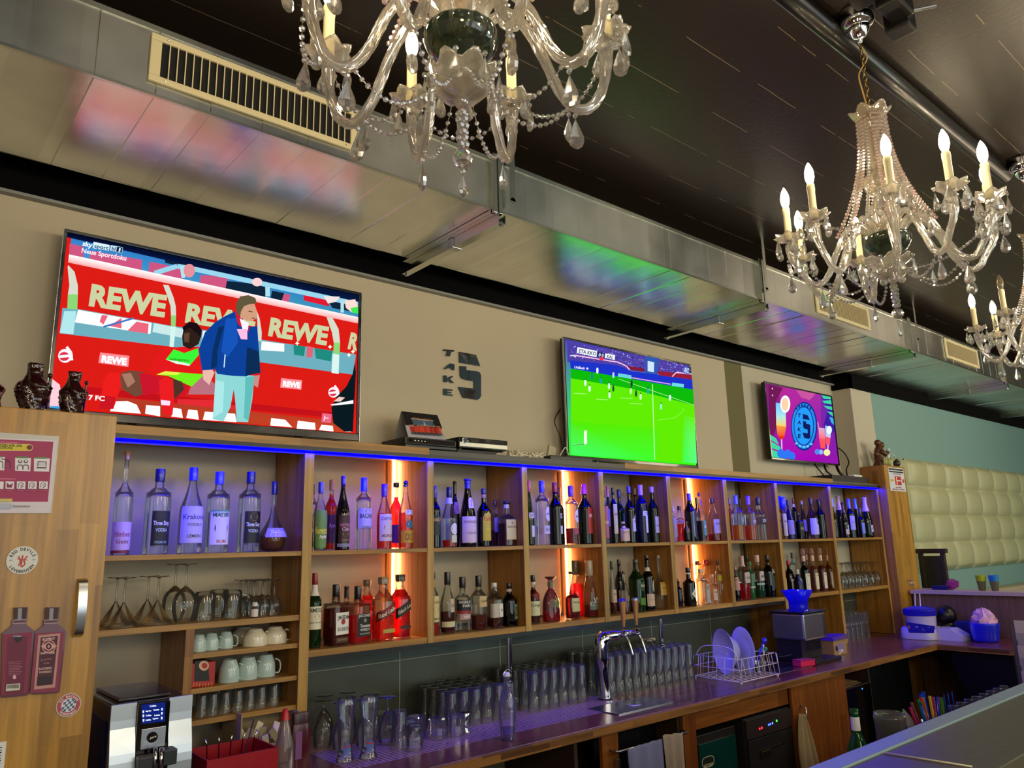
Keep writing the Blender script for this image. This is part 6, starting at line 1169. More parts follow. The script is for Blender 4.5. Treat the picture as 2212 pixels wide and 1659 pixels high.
for x, y in ((1.90, 2.75), (1.985, 2.735), (1.86, 2.84), (1.83, 2.93), (1.80, 3.02), (1.77, 2.77)): put(lowb, x, y, CT, ['cut whisky tumbler upside down before the jigger', 'cut whisky tumbler upside down nearest the jigger', 'cut whisky tumbler in the second row on the bar mat', 'cut whisky tumbler in the third row on the bar mat', 'cut whisky tumbler nearest the tiled wall', 'cut whisky tumbler beside the tall tapered glass'][k], 'glass', 'cut whisky tumblers upside down on the bar mat', k > 0, rz=k*.4); k += 1
hb = mesh_once('highball_glass', lambda: MB().lathe([(.031, 0), (.0305, .004), (.034, .03), (.030, .085), (.028, .092), (.001, .092)], n=22, close=False).lathe([(.028, 0), (.030, .03), (.027, .08), (.001, .08)], n=22, close=False), GLT)
put(hb, 1.735, 2.66, CT, 'single squat glass upside down nearest the front of the bar mat', 'glass', None, False)
hb2 = mesh_once('measuring_glass', lambda: g_high(.037, .027, .14), GLT); put(hb2, 1.71, 2.73, CT+.0, 'tall tapered glass upside down behind the squat glass', 'glass', None, False)
jg = empty('jigger', (2.04, 2.80, CT), 'small chrome jigger standing between the upside-down glasses', 'jigger')
MB().lathe([(.02, 0), (.006, .035), (.024, .078), (.023, .079), (.004, .04)], (2.04, 2.745, CT), 20, close=False).build('cups', M_CHROME, jg, smooth=True)
# swing-top bottle
sb = empty('water_bottle', (2.085, 2.52, CT), 'clear swing-top glass bottle standing at the front edge of the worktop', 'bottle')
MB().lathe(smoothprof([(.024, 0), (.027, .004), (.032, .05), (.036, .10), (.034, .14), (.022, .185), (.0135, .21), (.0125, .24)], 3), (2.085, 2.52, CT), 24).build('body', glass('lilac_clear_glass', '#f4f0fc', .3, 1.3, frost=.06), sb, smooth=True)
MB().lathe([(.023, .004), (.0285, .045)], (2.085, 2.52, CT), 22).build('water', glass('water', '#d8d4f4', .3, .6), sb)
MB().lathe([(.0135, .24), (.0145, .244), (.0145, .25), (.009, .256)], (2.085, 2.52, CT), 16).build('stopper', M_WHITE, sb)
MB().tube(smoothprof3([(2.10, 2.52, CT+.232), (2.108, 2.515, CT+.25), (2.085, 2.512, CT+.268), (2.062, 2.515, CT+.25), (2.07, 2.52, CT+.232)], 4), .0014, 5).build('wire_bail', M_STEEL, sb)
# bar mat lattice
m = MB(); 
x0, x1, y0, y1 = 1.43, 2.98, 2.60, 3.16; n = 0
y = y0
while y <= y1+.001: m.box(x0, x1, y-.0012, y+.0012, CT-.0004, CT-.0001); y += .02
x = x0
while x < x1: m.box(x-.0012, x+.0012, y0, y1, CT-.0004, CT-.00005); x += .02
m.build('bar_mat', mat('pale_rubber', '#c8a8b4', .6), label='pale lattice bar mat under the upside-down glasses', cat='mat')
# beer glasses in rows
bg = mesh_once('beer_glass', lambda: g_high(.031, .0275, .150, 18), GLT); cnt = 0
for j in range(5):
    for i in range(7):
        x, y = 2.10+i*.065-j*.0, 2.845+j*.066
        if i < 1 and j > 3: continue
        if x > 2.4 and 2.88 < y < 3.0: continue
        if x > 2.46: continue
        put(bg, x-.06, y, CT, 'low upside-down beer glass left of the left post, %s row, %s from left' % (RW[j], ON[i]), 'glass', 'beer glasses upside down left of the left post', cnt > 0); cnt += 1
bg2 = mesh_once('beer_glass', lambda: g_high(.030, .0265, .175, 18), GLT); cnt = 0
for j in range(5):
    for i in range(6):
        x, y = 2.515+i*.063, 2.845+j*.065
        if x > 2.86 and y < 2.9: continue
        put(bg2, x, y, CT, 'upside-down beer glass between post and tap tower, %s row, %s from left' % (RW[j], ON[i]), 'glass', 'beer glasses upside down between post and tap tower', cnt > 0); cnt += 1
bg3 = mesh_once('beer_glass', lambda: g_high(.0305, .0265, .20, 18), GLT); cnt = 0
for j in range(5):
    for i in range(11):
        x, y = 3.0+i*.064, 2.80+j*.068
        if abs(x-3.592) < .05 and abs(y-2.945) < .05: continue
        put(bg3, x, y, CT, 'tall upside-down beer glass right of the tap, %s row, %s from left' % (RW[j], ON[i]), 'glass', 'tall beer glasses upside down right of the tap tower', cnt > 0); cnt += 1
# ---------------------------------------------------------------- tap tower
tp = empty('beer_tap', (2.93, 2.80, CT), 'chrome beer tap tower with two wooden tap handles', 'beer tap')
TX, TY = 2.93, 2.775
prof = [(TX, TY, CT), (TX, TY, CT+.02), (TX-.004, TY+.004, CT+.12), (TX-.01, TY+.008, CT+.22), (TX-.004, TY+.008, CT+.275), (TX+.03, TY+.005, CT+.298), (TX+.10, TY, CT+.30)]
MB().tube(smoothprof3(prof, 5), [.028]*5+[.027]*8+[.034]*8+[.038]*4+[.026]*6, 20).build('column', M_CHROME, tp, smooth=True)
MB().lathe([(.042, 0), (.042, .006), (.028, .012), (.025, .03)], (TX, TY, CT), 24).build('base', M_CHROME, tp, smooth=False, auto=40)
MB().tube([(TX+.08, TY, CT+.302), (TX+.27, TY, CT+.302)], .017, 18).build('crossbar', M_CHROME, tp, smooth=True)
M_TW = wood('tap_handle_wood', '#b07a3c', '#b98648', '#9a6a30', across='X', along='Z', wd=.01, ln=1, rough=.4)
for i, dx in enumerate((.12, .22)):
    x = TX+dx; f = MB(); f.tube([(x, TY, CT+.302), (x, TY-.05, CT+.30)], .011, 12); f.tube(smoothprof3([(x, TY-.045, CT+.298), (x+.002, TY-.062, CT+.27), (x+.006, TY-.075, CT+.225), (x+.008, TY-.078, CT+.205)], 4), .006, 10); fo = f.build('faucet', M_CHROME, tp, smooth=True)
    MB().lathe([(.008, .0), (.009, .012), (.006, .02), (.007, .03)], (x, TY-.035, CT+.31), 14).build('collar', M_CHROME, fo)
    h = MB().lathe([(.008, 0), (.010, .02), (.018, .115), (.019, .125)], (x, TY-.035, CT+.34), 16, 3, .7).build('tap_handle', M_TW, tp, smooth=False, auto=40)
    MB().lathe([(.0195, .125), (.0195, .135), (.015, .139)], (x, TY-.035, CT+.34), 16, 3, .7).build('cap', mat('blue_cap', '#2a20c0', .3) if i == 0 else M_STEEL, h)
dt = empty('drip_tray', (2.9, 2.6, CT), 'square steel drip tray set into the worktop before the tap', 'tray')
m = MB(); m.add([(2.72, 2.69, CT), (3.11, 2.69, CT), (3.11, 2.50, CT), (2.72, 2.50, CT), (2.72, 2.69, CT+.004), (3.11, 2.69, CT+.004), (3.11, 2.50, CT+.004), (2.72, 2.50, CT+.004)], [(0, 1, 2, 3), (4, 7, 6, 5), (0, 4, 5, 1), (1, 5, 6, 2), (2, 6, 7, 3), (3, 7, 4, 0)])
m.build('plate', mat('satin_steel', '#a8a8b4', .22, 1.0), dt); MB().lathe([(.045, .004), (.043, .0065), (.02, .0045), (.001, .0045)], (2.93, 2.60, CT), 28, sy=.8).build('rinser', M_CHROME, dt, smooth=True)
PRT = attrmat('print', rough=.45)
def rod(m, a, b, r=.0016, n=5): m.tube([a, b], r, n)
# ---------------------------------------------------------------- dish rack, plates, cutlery
RX0, RX1, RY0, RY1 = 3.72, 4.10, 2.52, 2.84
rk = empty('dish_rack', (3.91, 2.68, CT), 'white wire dish rack with plates at the right end of the glasses', 'dish rack')
WIRE = mat('white_wire', '#e6dcdc', .35)
m = MB()
for z, d in ((.012, .0), (.07, .008), (.125, .016)): m.tube([(RX0+d, RY0+d, CT+z), (RX1-d, RY0+d, CT+z), (RX1-d, RY1-d, CT+z), (RX0+d, RY1-d, CT+z), (RX0+d, RY0+d, CT+z)], .0022, 6)
for k in range(9):
    t = k/8; x = RX0+(RX1-RX0)*t
    for y0_, s_ in ((RY0, 1), (RY1, -1)): rod(m, (x, y0_, CT+.012), (x, y0_+s_*.016, CT+.125))
for k in range(7):
    y = RY0+(RY1-RY0)*k/6
    for x0_, s_ in ((RX0, 1), (RX1, -1)): rod(m, (x0_, y, CT+.012), (x0_+s_*.016, y, CT+.125))
for k in range(12): y = RY0+.01+(RY1-RY0-.02)*k/11; rod(m, (RX0, y, CT+.012), (RX1, y, CT+.012))
m.build('wire_basket', WIRE, rk, smooth=True)
for x, y in ((RX0+.01, RY0+.01), (RX1-.01, RY0+.01), (RX0+.01, RY1-.01), (RX1-.01, RY1-.01)): MB().lathe([(.006, 0), (.007, .004), (.004, .012)], (x, y, CT), 10).build('foot', M_WHITE, rk)
m = MB(); m.tube(smoothprof3([(RX0+.02, RY0+.02, CT+.13), (RX0+.02, RY0+.08, CT+.18), (RX0+.02, RY1-.08, CT+.18), (RX0+.02, RY1-.02, CT+.13)], 5), .0025, 6); m.build('handle', WIRE, rk, smooth=True)
def plate(r, name, x, y, z, mt, label, tilt_, yaw, depth_=.018, sx=1.0):
    o = MB().lathe(smoothprof([(.001, 0), (r*.5, 0), (r*.62, depth_*.35), (r, depth_), (r, depth_+.002), (r*.62, depth_*.35+.004), (r*.5, .004), (.001, .004)], 2), n=48, close=False).build(name, mt, loc=(0, 0, 0), smooth=True, label=label, cat='plate' if name != 'bowl' else 'bowl')
    o.location = (x, y, z); o.rotation_euler = (tilt_, 0, yaw); return o
PL = mat('white_porcelain', '#dfe3dc', .12, coat=.5)
plate(.125, 'dinner_plate', 3.965, 2.64, CT+.142, PL, 'white dinner plate standing on edge in the wire rack', math.radians(90), math.radians(244))
plate(.12, 'serving_bowl', 3.945, 2.70, CT+.137, PL, 'deep white serving bowl on edge behind the dinner plate, inside in shade', math.radians(90), math.radians(244), .07)
tg = bpy.data.objects  # cutlery standing in the rack
def stick(name, a, b, r, mt, label, cat, head=None):
    m = MB(); m.tube([a, b], r, 8)
    if head: m.ball(b, head[0], 10, 8, head[1], head[2], head[3])
    return m.build(name, mt, label=label, cat=cat, smooth=True)
stick('whisk_handle', (4.02, 2.62, CT+.02), (4.0, 2.70, CT+.225), .009, M_BLACK, 'black kitchen utensil handle leaning in the wire rack', 'utensil')
stick('brush', (4.06, 2.66, CT+.02), (4.10, 2.60, CT+.185), .007, mat('blue_plastic', '#1c18c8', .25, coat=.3), 'blue dish brush with black bristles in the wire rack', 'brush', (.018, 1, .8, 1))
stick('spatula', (4.05, 2.72, CT+.10), (4.235, 2.70, CT+.115), .004, mat('teal_silicone', '#1c8878', .4), 'teal silicone spatula poking out to the right of the wire rack', 'spatula', (.05, 1, .1, .28))
stick('fork', (4.03, 2.58, CT+.015), (4.01, 2.55, CT+.16), .0022, M_STEEL, 'steel fork standing upright in the wire rack', 'fork', (.008, 1, .3, 1.8))
stick('knife', (4.07, 2.60, CT+.015), (4.06, 2.585, CT+.17), .003, M_WHITE, 'white-handled knife standing upright in the wire rack', 'knife')
o = MB().lathe(smoothprof([(.02, 0), (.026, .02), (.03, .05), (.034, .07)], 2), (4.0, 2.575, CT+.0155), 18, close=False).build('small_glass', GLT, smooth=True, label='small clear glass lying at the front of the wire rack', cat='glass')
gs = empty('cream_jug', (3.69, 3.06, CT), 'small clear jug behind the plates near the tiles', 'jug'); MB().lathe(smoothprof([(.028, .0), (.034, .04), (.026, .12), (.036, .175)], 3), (3.80, 3.09, CT), 20, close=False).build('body', GLT, gs, smooth=True); WL[gs.name]
MB().box(3.64, 3.74, 3.11, 3.13, CT, CT+.20, .004).build('cutting_board', mat('cream_board', '#d8ccb4', .5), label='cream board leaning on the tiles behind the tall beer glasses', cat='board').rotation_euler = (0, 0, 0)
# sink drainer, sponge
sk = empty('sink', (4.33, 2.72, CT), 'flat steel sink drainer right of the wire dish rack', 'sink')
MB().box(4.13, 4.53, 2.56, 2.98, CT-.0003, CT+.0025).build('drainer', MATS['satin_steel'], sk); MB().box(4.20, 4.47, 2.63, 2.90, CT+.0026, CT+.0034).build('basin_lid', mat('dark_steel', '#5c5c60', .3, 1.0), sk)
sp_ = empty('sponge', (4.50, 2.58, CT), 'pink sponge lying at the edge of the sink drainer', 'sponge')
m = MB(); m.box(-.06, .06, -.035, .035, .0026, .034, .006); m.xf(Matrix.Translation((4.505, 2.60, CT)) @ Matrix.Rotation(-.25, 4, 'Z')); m.build('foam', mat('pink_foam', '#e01c5c', .9, bump=220), sp_)
m = MB(); m.box(-.06, .06, -.035, .035, .0345, .040, .002); m.xf(Matrix.Translation((4.505, 2.60, CT)) @ Matrix.Rotation(-.25, 4, 'Z')); m.build('scouring_pad', mat('dark_pink_pad', '#b01c58', .95, bump=300), sp_)
# ---------------------------------------------------------------- ice crusher with blue funnel
ic = empty('ice_crusher', (4.72, 2.70, CT), 'square steel ice crusher with blue hopper on the worktop', 'ice crusher')
MB().box(4.58, 4.90, 2.56, 2.88, CT+.0003, CT+.022, .006).build('base', M_BLACK, ic)
MB().box(4.585, 4.858, 2.62, 2.84, CT+.135, 1.245, .012).build('housing', mat('plum_steel', '#a09aa8', .25, .9), ic)
MB().box(4.60, 4.845, 2.66, 2.83, CT+.023, CT+.134, .004).build('ice_drawer', glass('smoked_plastic', '#6a6478', .4, 1.5, frost=.2), ic)
for x in (4.822, 4.838): MB().box(x, x+.006, 2.617, 2.6195, CT+.14, 1.24).build('trim_bar', M_CHROME, ic)
MB().box(4.578, 4.865, 2.61, 2.85, 1.246, 1.257, .004).build('lid', M_BLACK, ic)
MB().lathe([(.062, 1.258), (.052, 1.275), (.052, 1.32), (.085, 1.385), (.083, 1.387), (.049, 1.322), (.048, 1.28)], (4.665, 2.69, 0), 26, 3.5, close=False).build('hopper', glass('blue_hopper', '#3030f0', .3, 1.0, frost=.55), ic, smooth=True)
MB().tube([(4.655, 2.69, 1.275), (4.635, 2.665, 1.392)], .007, 8).build('scoop', M_WHITE, label='white scoop handle standing in the blue hopper', cat='scoop')
cb = empty('carton_box', (5.14, 2.72, CT), 'small cardboard box with violet top beside the ice crusher', 'box')
MB().box(5.0, 5.17, 2.66, 2.80, CT, CT+.095, .002).build('carton', mat('kraft', '#a08058', .7), cb)
m = MB(); m.add([(4.99, 2.65, CT+.096), (5.18, 2.65, CT+.096), (5.18, 2.81, CT+.096), (4.99, 2.81, CT+.096), (5.01, 2.67, CT+.115), (5.19, 2.66, CT+.125), (5.17, 2.80, CT+.12), (5.0, 2.79, CT+.11)], [(0, 3, 2, 1), (4, 5, 6, 7), (0, 1, 5, 4), (1, 2, 6, 5), (2, 3, 7, 6), (3, 0, 4, 7)]); m.build('lid', mat('violet_card', '#4a1c78', .5), cb)
s = Soup(lambda x, y: (5.03+x*.1, 2.6595, CT+.02+y*.05), (0, -1, 0)); s.poly([(0.2, 0), (1, 0), (1, 1), (.2, 1)], '#8c78b8'); s.text('Tee', (.3, .25), (.9, .25), .5, '#e0d8f0', .03); s.ell(.05, .5, .16, .35, '#2c1440'); s.build('print', PRT, cb)
# ---------------------------------------------------------------- glasses in the two rightmost lower compartments
sw = mesh_once('wine_glass', lambda: g_stem(.036, .185, [(.030, 0), (.038, .03), (.039, .06), (.03, .09), (.012, .108), (.005, .114)]), GLT); k = 0
for j, Y in enumerate((2.965, 3.05, 3.135)):
    for i, x in enumerate((5.72, 5.83, 5.94, 6.05, 6.16, 6.27, 6.37)): put(sw, x, min(Y, 3.13), ZB+.0005, 'upside-down wine glass in last lower compartment, %s row, %s from left' % (RW[j], ON[i]), 'wine glass', 'wine glasses in the last lower compartment', k > 0); k += 1
cg = mesh_once('cut_glass', lambda: MB().lathe([(.034, 0), (.034, .004), (.03, .09), (.028, .096), (.001, .096)], n=10, close=False).lathe([(.031, 0), (.028, .084), (.001, .086)], n=10, close=False), MATS['cut_glass'], False); k = 0
for lz in range(2):
    for j in range(3):
        for i in range(5): put(cg, 5.78+i*.075+j*.01, 2.96+j*.08, CT+lz*.0985, 'cut glass stacked on the worktop, %s layer, %s row, %s from left' % (['bottom', 'top'][lz], RW[j], ON[i]), 'glass', 'stacked cut glasses in the lowest right compartment', k > 0); k += 1
# ---------------------------------------------------------------- side wing: juicer, basket, bowl, papers
jc = empty('juice_maker', (6.30, 2.60, CT), 'white kitchen machine with round blue-lit drum in the corner', 'kitchen machine')
JW = mat('white_plastic_glossy', '#cfcbe0', .25, coat=.2)
m = MB(); m.lathe(smoothprof([(.13, 0), (.135, .01), (.128, .07), (.115, .085)], 2), (6.28, 2.62, CT), 32, 3.5); m.build('base', JW, jc, smooth=False, auto=40)
m = MB(); m.prism([(6.22, 2.32, CT), (6.22, 2.50, CT), (6.22, 2.50, CT+.085), (6.22, 2.40, CT+.085), (6.22, 2.32, CT+.04)], (.15, 0, 0)); m.build('spout_housing', JW, jc)
MB().lathe([(.098, .086), (.104, .10), (.108, .165), (.11, .168)], (6.28, 2.62, CT), 36).build('drum', JW, jc, smooth=False, auto=40)
MB().lathe(smoothprof([(.115, .169), (.116, .20), (.11, .215), (.05, .232), (.001, .236)], 3), (6.28, 2.62, CT), 36).build('lid', glass('blue_lid', '#4c40e8', .3, 1.2, frost=.5), jc, smooth=True)
s = Soup(lambda x, y: cX('R', x, y, 6.144), (-1, 0, 0), .0002); s.poly([(600, 1025), (1005, 1085), (990, 1178), (655, 1172)], '#1c1c98'); s.ell(652, 1095, 12, 22, '#e07030'); s.line([(740, 1092), (775, 1098)], 8, '#e8f0ff'); s.line([(830, 1120), (860, 1150)], 5, '#b8c8ff'); s.line([(905, 1105), (940, 1098)], 5, '#b8c8ff'); s.build('control_panel', PRT, jc)
for k, (y, lb) in enumerate(((2.63, 'left'), (2.60, 'right'))): MB().tube([(6.24+.02*k, y, CT+.237), (6.235+.01*k, y-.012, CT+.33)], .004, 6).build('straw', M_WHITE, label='white drinking straw standing behind the machine lid, %s one' % lb, cat='straw', group='straws behind the machine')
MB().ball((6.50, 2.52, CT+.155), .075, 20, 14, 1, 1, 1).lathe([(.055, .0), (.06, .08), (.05, .11)], (6.50, 2.52, CT), 20).build('black_vase', M_BLACK, smooth=True, label='round black vessel behind the machine drum', cat='vase')
MB().box(6.42, 6.57, 2.24, 2.44, CT, CT+.12, .006).build('storage_bin', mat('navy_plastic', '#0c1060', .4), label='dark blue plastic bin behind the machine on the side worktop', cat='bin')
bw = empty('tissue_bowl', (6.33, 2.20, CT), 'bright blue round bowl with pink tissue on the side worktop', 'bowl')
MB().lathe(smoothprof([(.001, .003), (.072, 0), (.085, .02), (.093, .09), (.095, .125), (.091, .125), (.085, .03), (.001, .01)], 2), (6.33, 2.20, CT), 32, close=False).build('bowl', mat('royal_blue_plastic', '#1420d8', .3, coat=.2), bw, smooth=True)
R_ = random.Random(9); m = MB(); n = 18; vs = []; fs = []
for i in range(9):
    for j in range(n):
        t = i/8; a = 2*PI*j/n; r = .085*math.cos(t*PI/2*.95)*(1+.22*R_.uniform(-1, 1)); vs.append((6.33+r*math.cos(a), 2.20+r*math.sin(a), CT+.11+.115*math.sin(t*PI/2)*(1+.12*R_.uniform(-1, 1))))
for i in range(8):
    for j in range(n): k = (j+1) % n; fs.append((i*n+j, i*n+k, (i+1)*n+k, (i+1)*n+j))
MB().add(vs, fs+[tuple(8*n+j for j in range(n))]).build('tissue', mat('pink_tissue', '#d8a8c8', .8), bw)
nw = empty('newspaper_stack', (6.05, 1.88, .0), 'hanging pale paper sheets at the end of the side worktop', 'paper')
for k in range(5): 
    m = MB(); z1 = 1.14-.08*k; m.box(5.99-.003*k, 5.992-.003*k, 1.70, 1.90-.006*(k % 2), z1-.13, z1); m.build('sheet', mat('paper_a8a088' if k % 2 else 'paper_c8bc98', '#a8a088' if k % 2 else '#c8bc98', .8), nw)
MB().box(5.993, 6.0, 1.70, 1.925, .30, 1.10).build('board', mat('grey_board', '#5c5848', .7), nw)
# things on the ledge
m = MB(); bm = bmesh.new(); bmesh.ops.create_icosphere(bm, subdivisions=1, radius=1)
m.add([(6.70+v.co.x*.03, 2.515+v.co.y*.055, 1.285+.045+v.co.z*.044) for v in bm.verts], [[v.index for v in f.verts] for f in bm.faces]); bm.free()
m.build('crystal_stone', glass('pink_crystal', '#e070c8', .5, 2.0, frost=.35), label='pink faceted crystal lump on the pale ledge', cat='ornament')
MB().box(6.66, 6.78, 2.54, 2.66, 1.2855, 1.315, .004).build('tray', mat('navy_tray', '#0c0c58', .35), label='flat dark blue tray on the ledge left of the pink crystal', cat='tray')
for i, (y, c1_, lb) in enumerate(((2.305, '#a8b820', 'left glass vase with yellow green upper band on the ledge'), (2.215, '#1c78b8', 'right glass vase with blue upper band on the ledge'))):
    v = empty('vase', (6.70, y, 1.2855), lb, 'vase', 'two tapered vases on the ledge')
    MB().lathe([(.001, 0), (.022, 0), (.024, .004), (.033, .07)], (6.70, y, 1.2855), 20, close=False).build('body', glass('vase_glass', '#b0a880', .5, 1.2, frost=.35), v, smooth=True)
    MB().lathe([(.033, .0702), (.0375, .115)], (6.70, y, 1.2855), 20, close=False).build('color_band', mat('band_'+c1_[1:], c1_, .3), v, smooth=True)
ch = empty('chair', (7.3, 2.85, 0), 'dark brown wooden chair seen behind the ledge, beside the tufted panel', 'chair')
DKW = mat('dark_walnut', '#2e241c', .4)
for y in (2.70, 2.88): MB().box(7.10, 7.14, y, y+.035, 0, 1.56, .004).build('leg', DKW, ch); MB().box(7.50, 7.54, y, y+.035, 0, .45, .004).build('leg', DKW, ch)
MB().box(7.10, 7.54, 2.70, 2.915, .4505, .50, .01).build('seat', DKW, ch); MB().box(7.095, 7.145, 2.68, 2.93, 1.5605, 1.60, .006).build('top_rail', DKW, ch); MB().box(7.11, 7.13, 2.74, 2.875, .75, 1.54, .006).build('backrest', mat('dark_leather', '#2c2c28', .35), ch)
m = MB(); m.box(7.6, 9.6, 2.35, 3.0, 0, .5, .02); bn = empty('bench', (8.6, 2.7, 0), 'pale upholstered bench along the teal wall behind the ledge', 'bench'); m.build('seat', mat('beige_leatherette', '#b8ac8c', .45), bn); MB().box(7.6, 12.5, 2.86, 3.02, .505, 1.18, .03).build('backrest', MATS['beige_leatherette'], bn)
# ---------------------------------------------------------------- below the worktop
dw = empty('dishwasher', (3.82, 2.6, 0), 'dark grey dishwasher with red, blue and green indicator lights', 'dishwasher')
DG = mat('anthracite', '#2c2c2e', .35, .3)
MB().box(3.602, 4.043, 2.452, 2.92, .08, .804, .003).build('body', DG, dw); MB().box(3.608, 4.038, 2.438, 2.4515, .705, .798, .002).build('control_panel', mat('control_grey', '#3c3434', .35, .3), dw)
MB().box(3.612, 4.036, 2.436, 2.4515, .09, .70, .003).build('door', DG, dw)
hd_ = MB(); hd_.box(3.71, 3.80, 2.427, 2.4355, .60, .635, .003); hd_.build('handle', mat('brass_plate', '#8c7c50', .3, 1.0), dw); MB().box(3.69, 3.95, 2.43, 2.4355, .636, .642, .001).build('grip', M_BLACK, dw)
for x, z, c_ in ((3.725, .742, '#ff1020'), (3.745, .744, '#ff1020'), (3.812, .748, '#2840ff'), (3.826, .749, '#2840ff'), (3.848, .750, '#3848ff'), (3.89, .756, '#20ff30')):
    MB().box(x-.004, x+.004, 2.4365, 2.4379, z-.004, z+.005).build('indicator', emit('led_'+c_[1:], c_, 6), dw)
gc = empty('drinks_cooler', (3.4, 2.6, 0), 'dark cooler with green front and oval badge below the worktop', 'cooler')
MB().box(3.215, 3.585, 2.49, 2.92, .08, .775, .004).build('body', mat('dark_cabinet_grey', '#24221f', .4), gc)
MB().box(3.26, 3.57, 2.482, 2.4895, .10, .735, .003).build('door', mat('bottle_green_front', '#0a4038', .2, coat=.5), gc)
s = Soup(lambda x, y: (3.275+x*.10, 2.4815, .625+y*.05), (0, -1, 0), .0001); s.poly([(.5+.5*math.copysign(abs(math.cos(a))**.6, math.cos(a)), .5+.5*math.copysign(abs(math.sin(a))**.7, math.sin(a))) for a in [2*PI*i/28 for i in range(28)]], '#b8bca0'); s.poly([(.5+.45*math.copysign(abs(math.cos(a))**.6, math.cos(a)), .5+.42*math.copysign(abs(math.sin(a))**.7, math.sin(a))) for a in [2*PI*i/28 for i in range(28)]], '#12241c'); s.text('ROCMA', (.14, .32), (.86, .32), .36, '#c8ccb0', .03); s.build('badge', PRT, gc)
bf = empty('black_fridge', (4.9, 2.7, 0), 'low black fridge under the worktop with brown paper on top', 'fridge')
MB().box(4.68, 5.09, 2.50, 2.94, .02, .80, .004).build('body', M_BLACK, bf); MB().box(4.685, 5.085, 2.485, 2.4995, .06, .795, .003).build('door', M_GLOSSBLACK, bf)
MB().box(4.965, 4.972, 2.483, 2.4848, .77, .777).build('indicator', emit('led_blue_small', '#2050ff', 5), bf)
for i, (a, z) in enumerate(((.1, .8012), (-.25, .8032))):
    m = MB(); m.box(-.16, .16, -.10, .10, 0, .0015); m.xf(Matrix.Translation((4.86+.05*i, 2.60+.08*i, z)) @ Matrix.Rotation(a, 4, 'Z')); m.build('paper_sheet', mat('kraft_paper', '#a88858', .8), label=['brown paper sheet on the black fridge, lower one', 'brown paper sheet on the black fridge, upper one at the back'][i], cat='paper', group='brown papers on the fridge')
MB().box(5.13, 5.94, 2.60, 2.94, .0, .89, .004).build('dark_cupboard', M_BLACK, label='black cupboard filling the dark corner under the worktop', cat='cupboard')  # both boxes render the dark void under the worktop as solid black
MB().box(6.05, 6.60, 1.95, 2.35, 0, .90, .004).build('dark_cupboard', M_BLACK, label='black cupboard under the side wing of the worktop', cat='cupboard')
# cloths
def cloth(pts_top, drop_, n, label, mt, name='towel', sway=.03, y0=2.39, seed=1, taper=.0):
    R_ = random.Random(seed); (xa_, za_), (xb_, zb_) = pts_top; vs = []; fs = []; K = 26
    ph = R_.uniform(0, 6)
    for i in range(n+1):
        u = i/n
        for j in range(K+1):
            v = j/K; w = 1-taper*(1-v)**2; x = (xa_+xb_)/2+((xa_+(xb_-xa_)*u)-(xa_+xb_)/2)*w+.01*v*math.sin(4*u+ph)
            zt_ = za_+(zb_-za_)*u; y = y0-.012-sway*(.35+.65*v)*(.5+.5*math.sin(u*PI*5+ph+1.5*v))
            vs.append((x, y, zt_-drop_*v*(1+.08*math.sin(3*u+ph))))
    for i in range(n):
        for j in range(K): a = i*(K+1)+j; fs.append((a, a+1, a+K+2, a+K+1))
    m = MB().add(vs, fs); o = m.build(name, mt, smooth=True, label=label, cat='cloth'); md = o.modifiers.new('thick', 'SOLIDIFY'); md.thickness = .003; return o
MB().tube([(2.60, 2.405, .835), (3.08, 2.405, .835)], .006, 8).tube([(2.60, 2.405, .835), (2.60, 2.449, .835)], .006, 8).tube([(3.08, 2.405, .835), (3.08, 2.449-.0, .835)], .006, 8).build('towel_rail', M_STEEL, smooth=True, label='steel towel rail across the open niche under the worktop', cat='rail')
cloth([(2.64, .842), (2.87, .846)], .32, 30, 'lilac blue kitchen towel hanging over the rail, left', mat('lilac_towel', '#8088b8', .9, bump=300), y0=2.402, sway=.035, seed=2)
cloth([(2.86, .862), (3.02, .85)], .34, 24, 'checked beige and lilac kitchen towel hanging over the rail, right', mat('checked_towel', '#a89c90', .9, bump=300), y0=2.396, sway=.04, seed=4)
cloth([(4.0, .775), (4.15, .765)], .33, 28, 'crumpled beige cleaning cloth hanging on the right cabinet door', mat('beige_cloth', '#b0a07c', .9, bump=200), y0=2.412, sway=.05, seed=6, taper=.75)
m = MB(); m.tube([(1.85, 2.52, .735), (2.25, 2.58, .765)], .003, 6); m.build('metal_rod', M_STEEL, smooth=True, label='thin steel rod lying across the left niche below the worktop', cat='rod')
# ---------------------------------------------------------------- guest bar in the foreground
gb = empty('bar_counter', (2.9, 1.0, 0), 'dark grey guest bar counter with pale blue grey rim in the foreground', 'bar counter')
MB().box(1.2, 6.0, .84, 1.118, 1.055, 1.10, .003).build('top', mat('dark_bar_laminate', '#57503c', .38), gb)
MB().box(1.2, 6.0, 1.1185, 1.182, 1.055, 1.106, .003).build('rim', mat('blue_grey_edge', '#8ea6a4', .35), gb)
MB().box(1.2, 6.0, .95, 1.10, 0, 1.054).build('front_panel', mat('bar_front_dark', '#20302c', .5), gb)
ws = empty('work_shelf', (3.6, 1.4, 0), 'dark working shelf on the barkeeper side behind the guest bar', 'shelf')
MB().box(1.2, 6.0, 1.2, 1.60, .78, .80, .003).build('board', mat('steel_shelf_dark', '#1c1c1c', .35, .5), ws)
MB().box(1.2, 6.0, 1.5, 1.55, 0, .779).build('rear_panel', MATS['bar_front_dark'], ws)
P0 = cZ('PX', 1910, 1626, 1.103); P1 = cZ('PX', 2100, 1656, 1.103)
MB().tube([P0, P1], .0024, 8).build('drinking_straw', mat('cream_straw', '#e8dcb0', .4), smooth=True, label='single cream drinking straw lying on the grey bar counter', cat='straw')
o = empty('bottle', (2.80, 1.44, .80), 'green glass bottle with white neck label behind the bar rim', 'bottle')
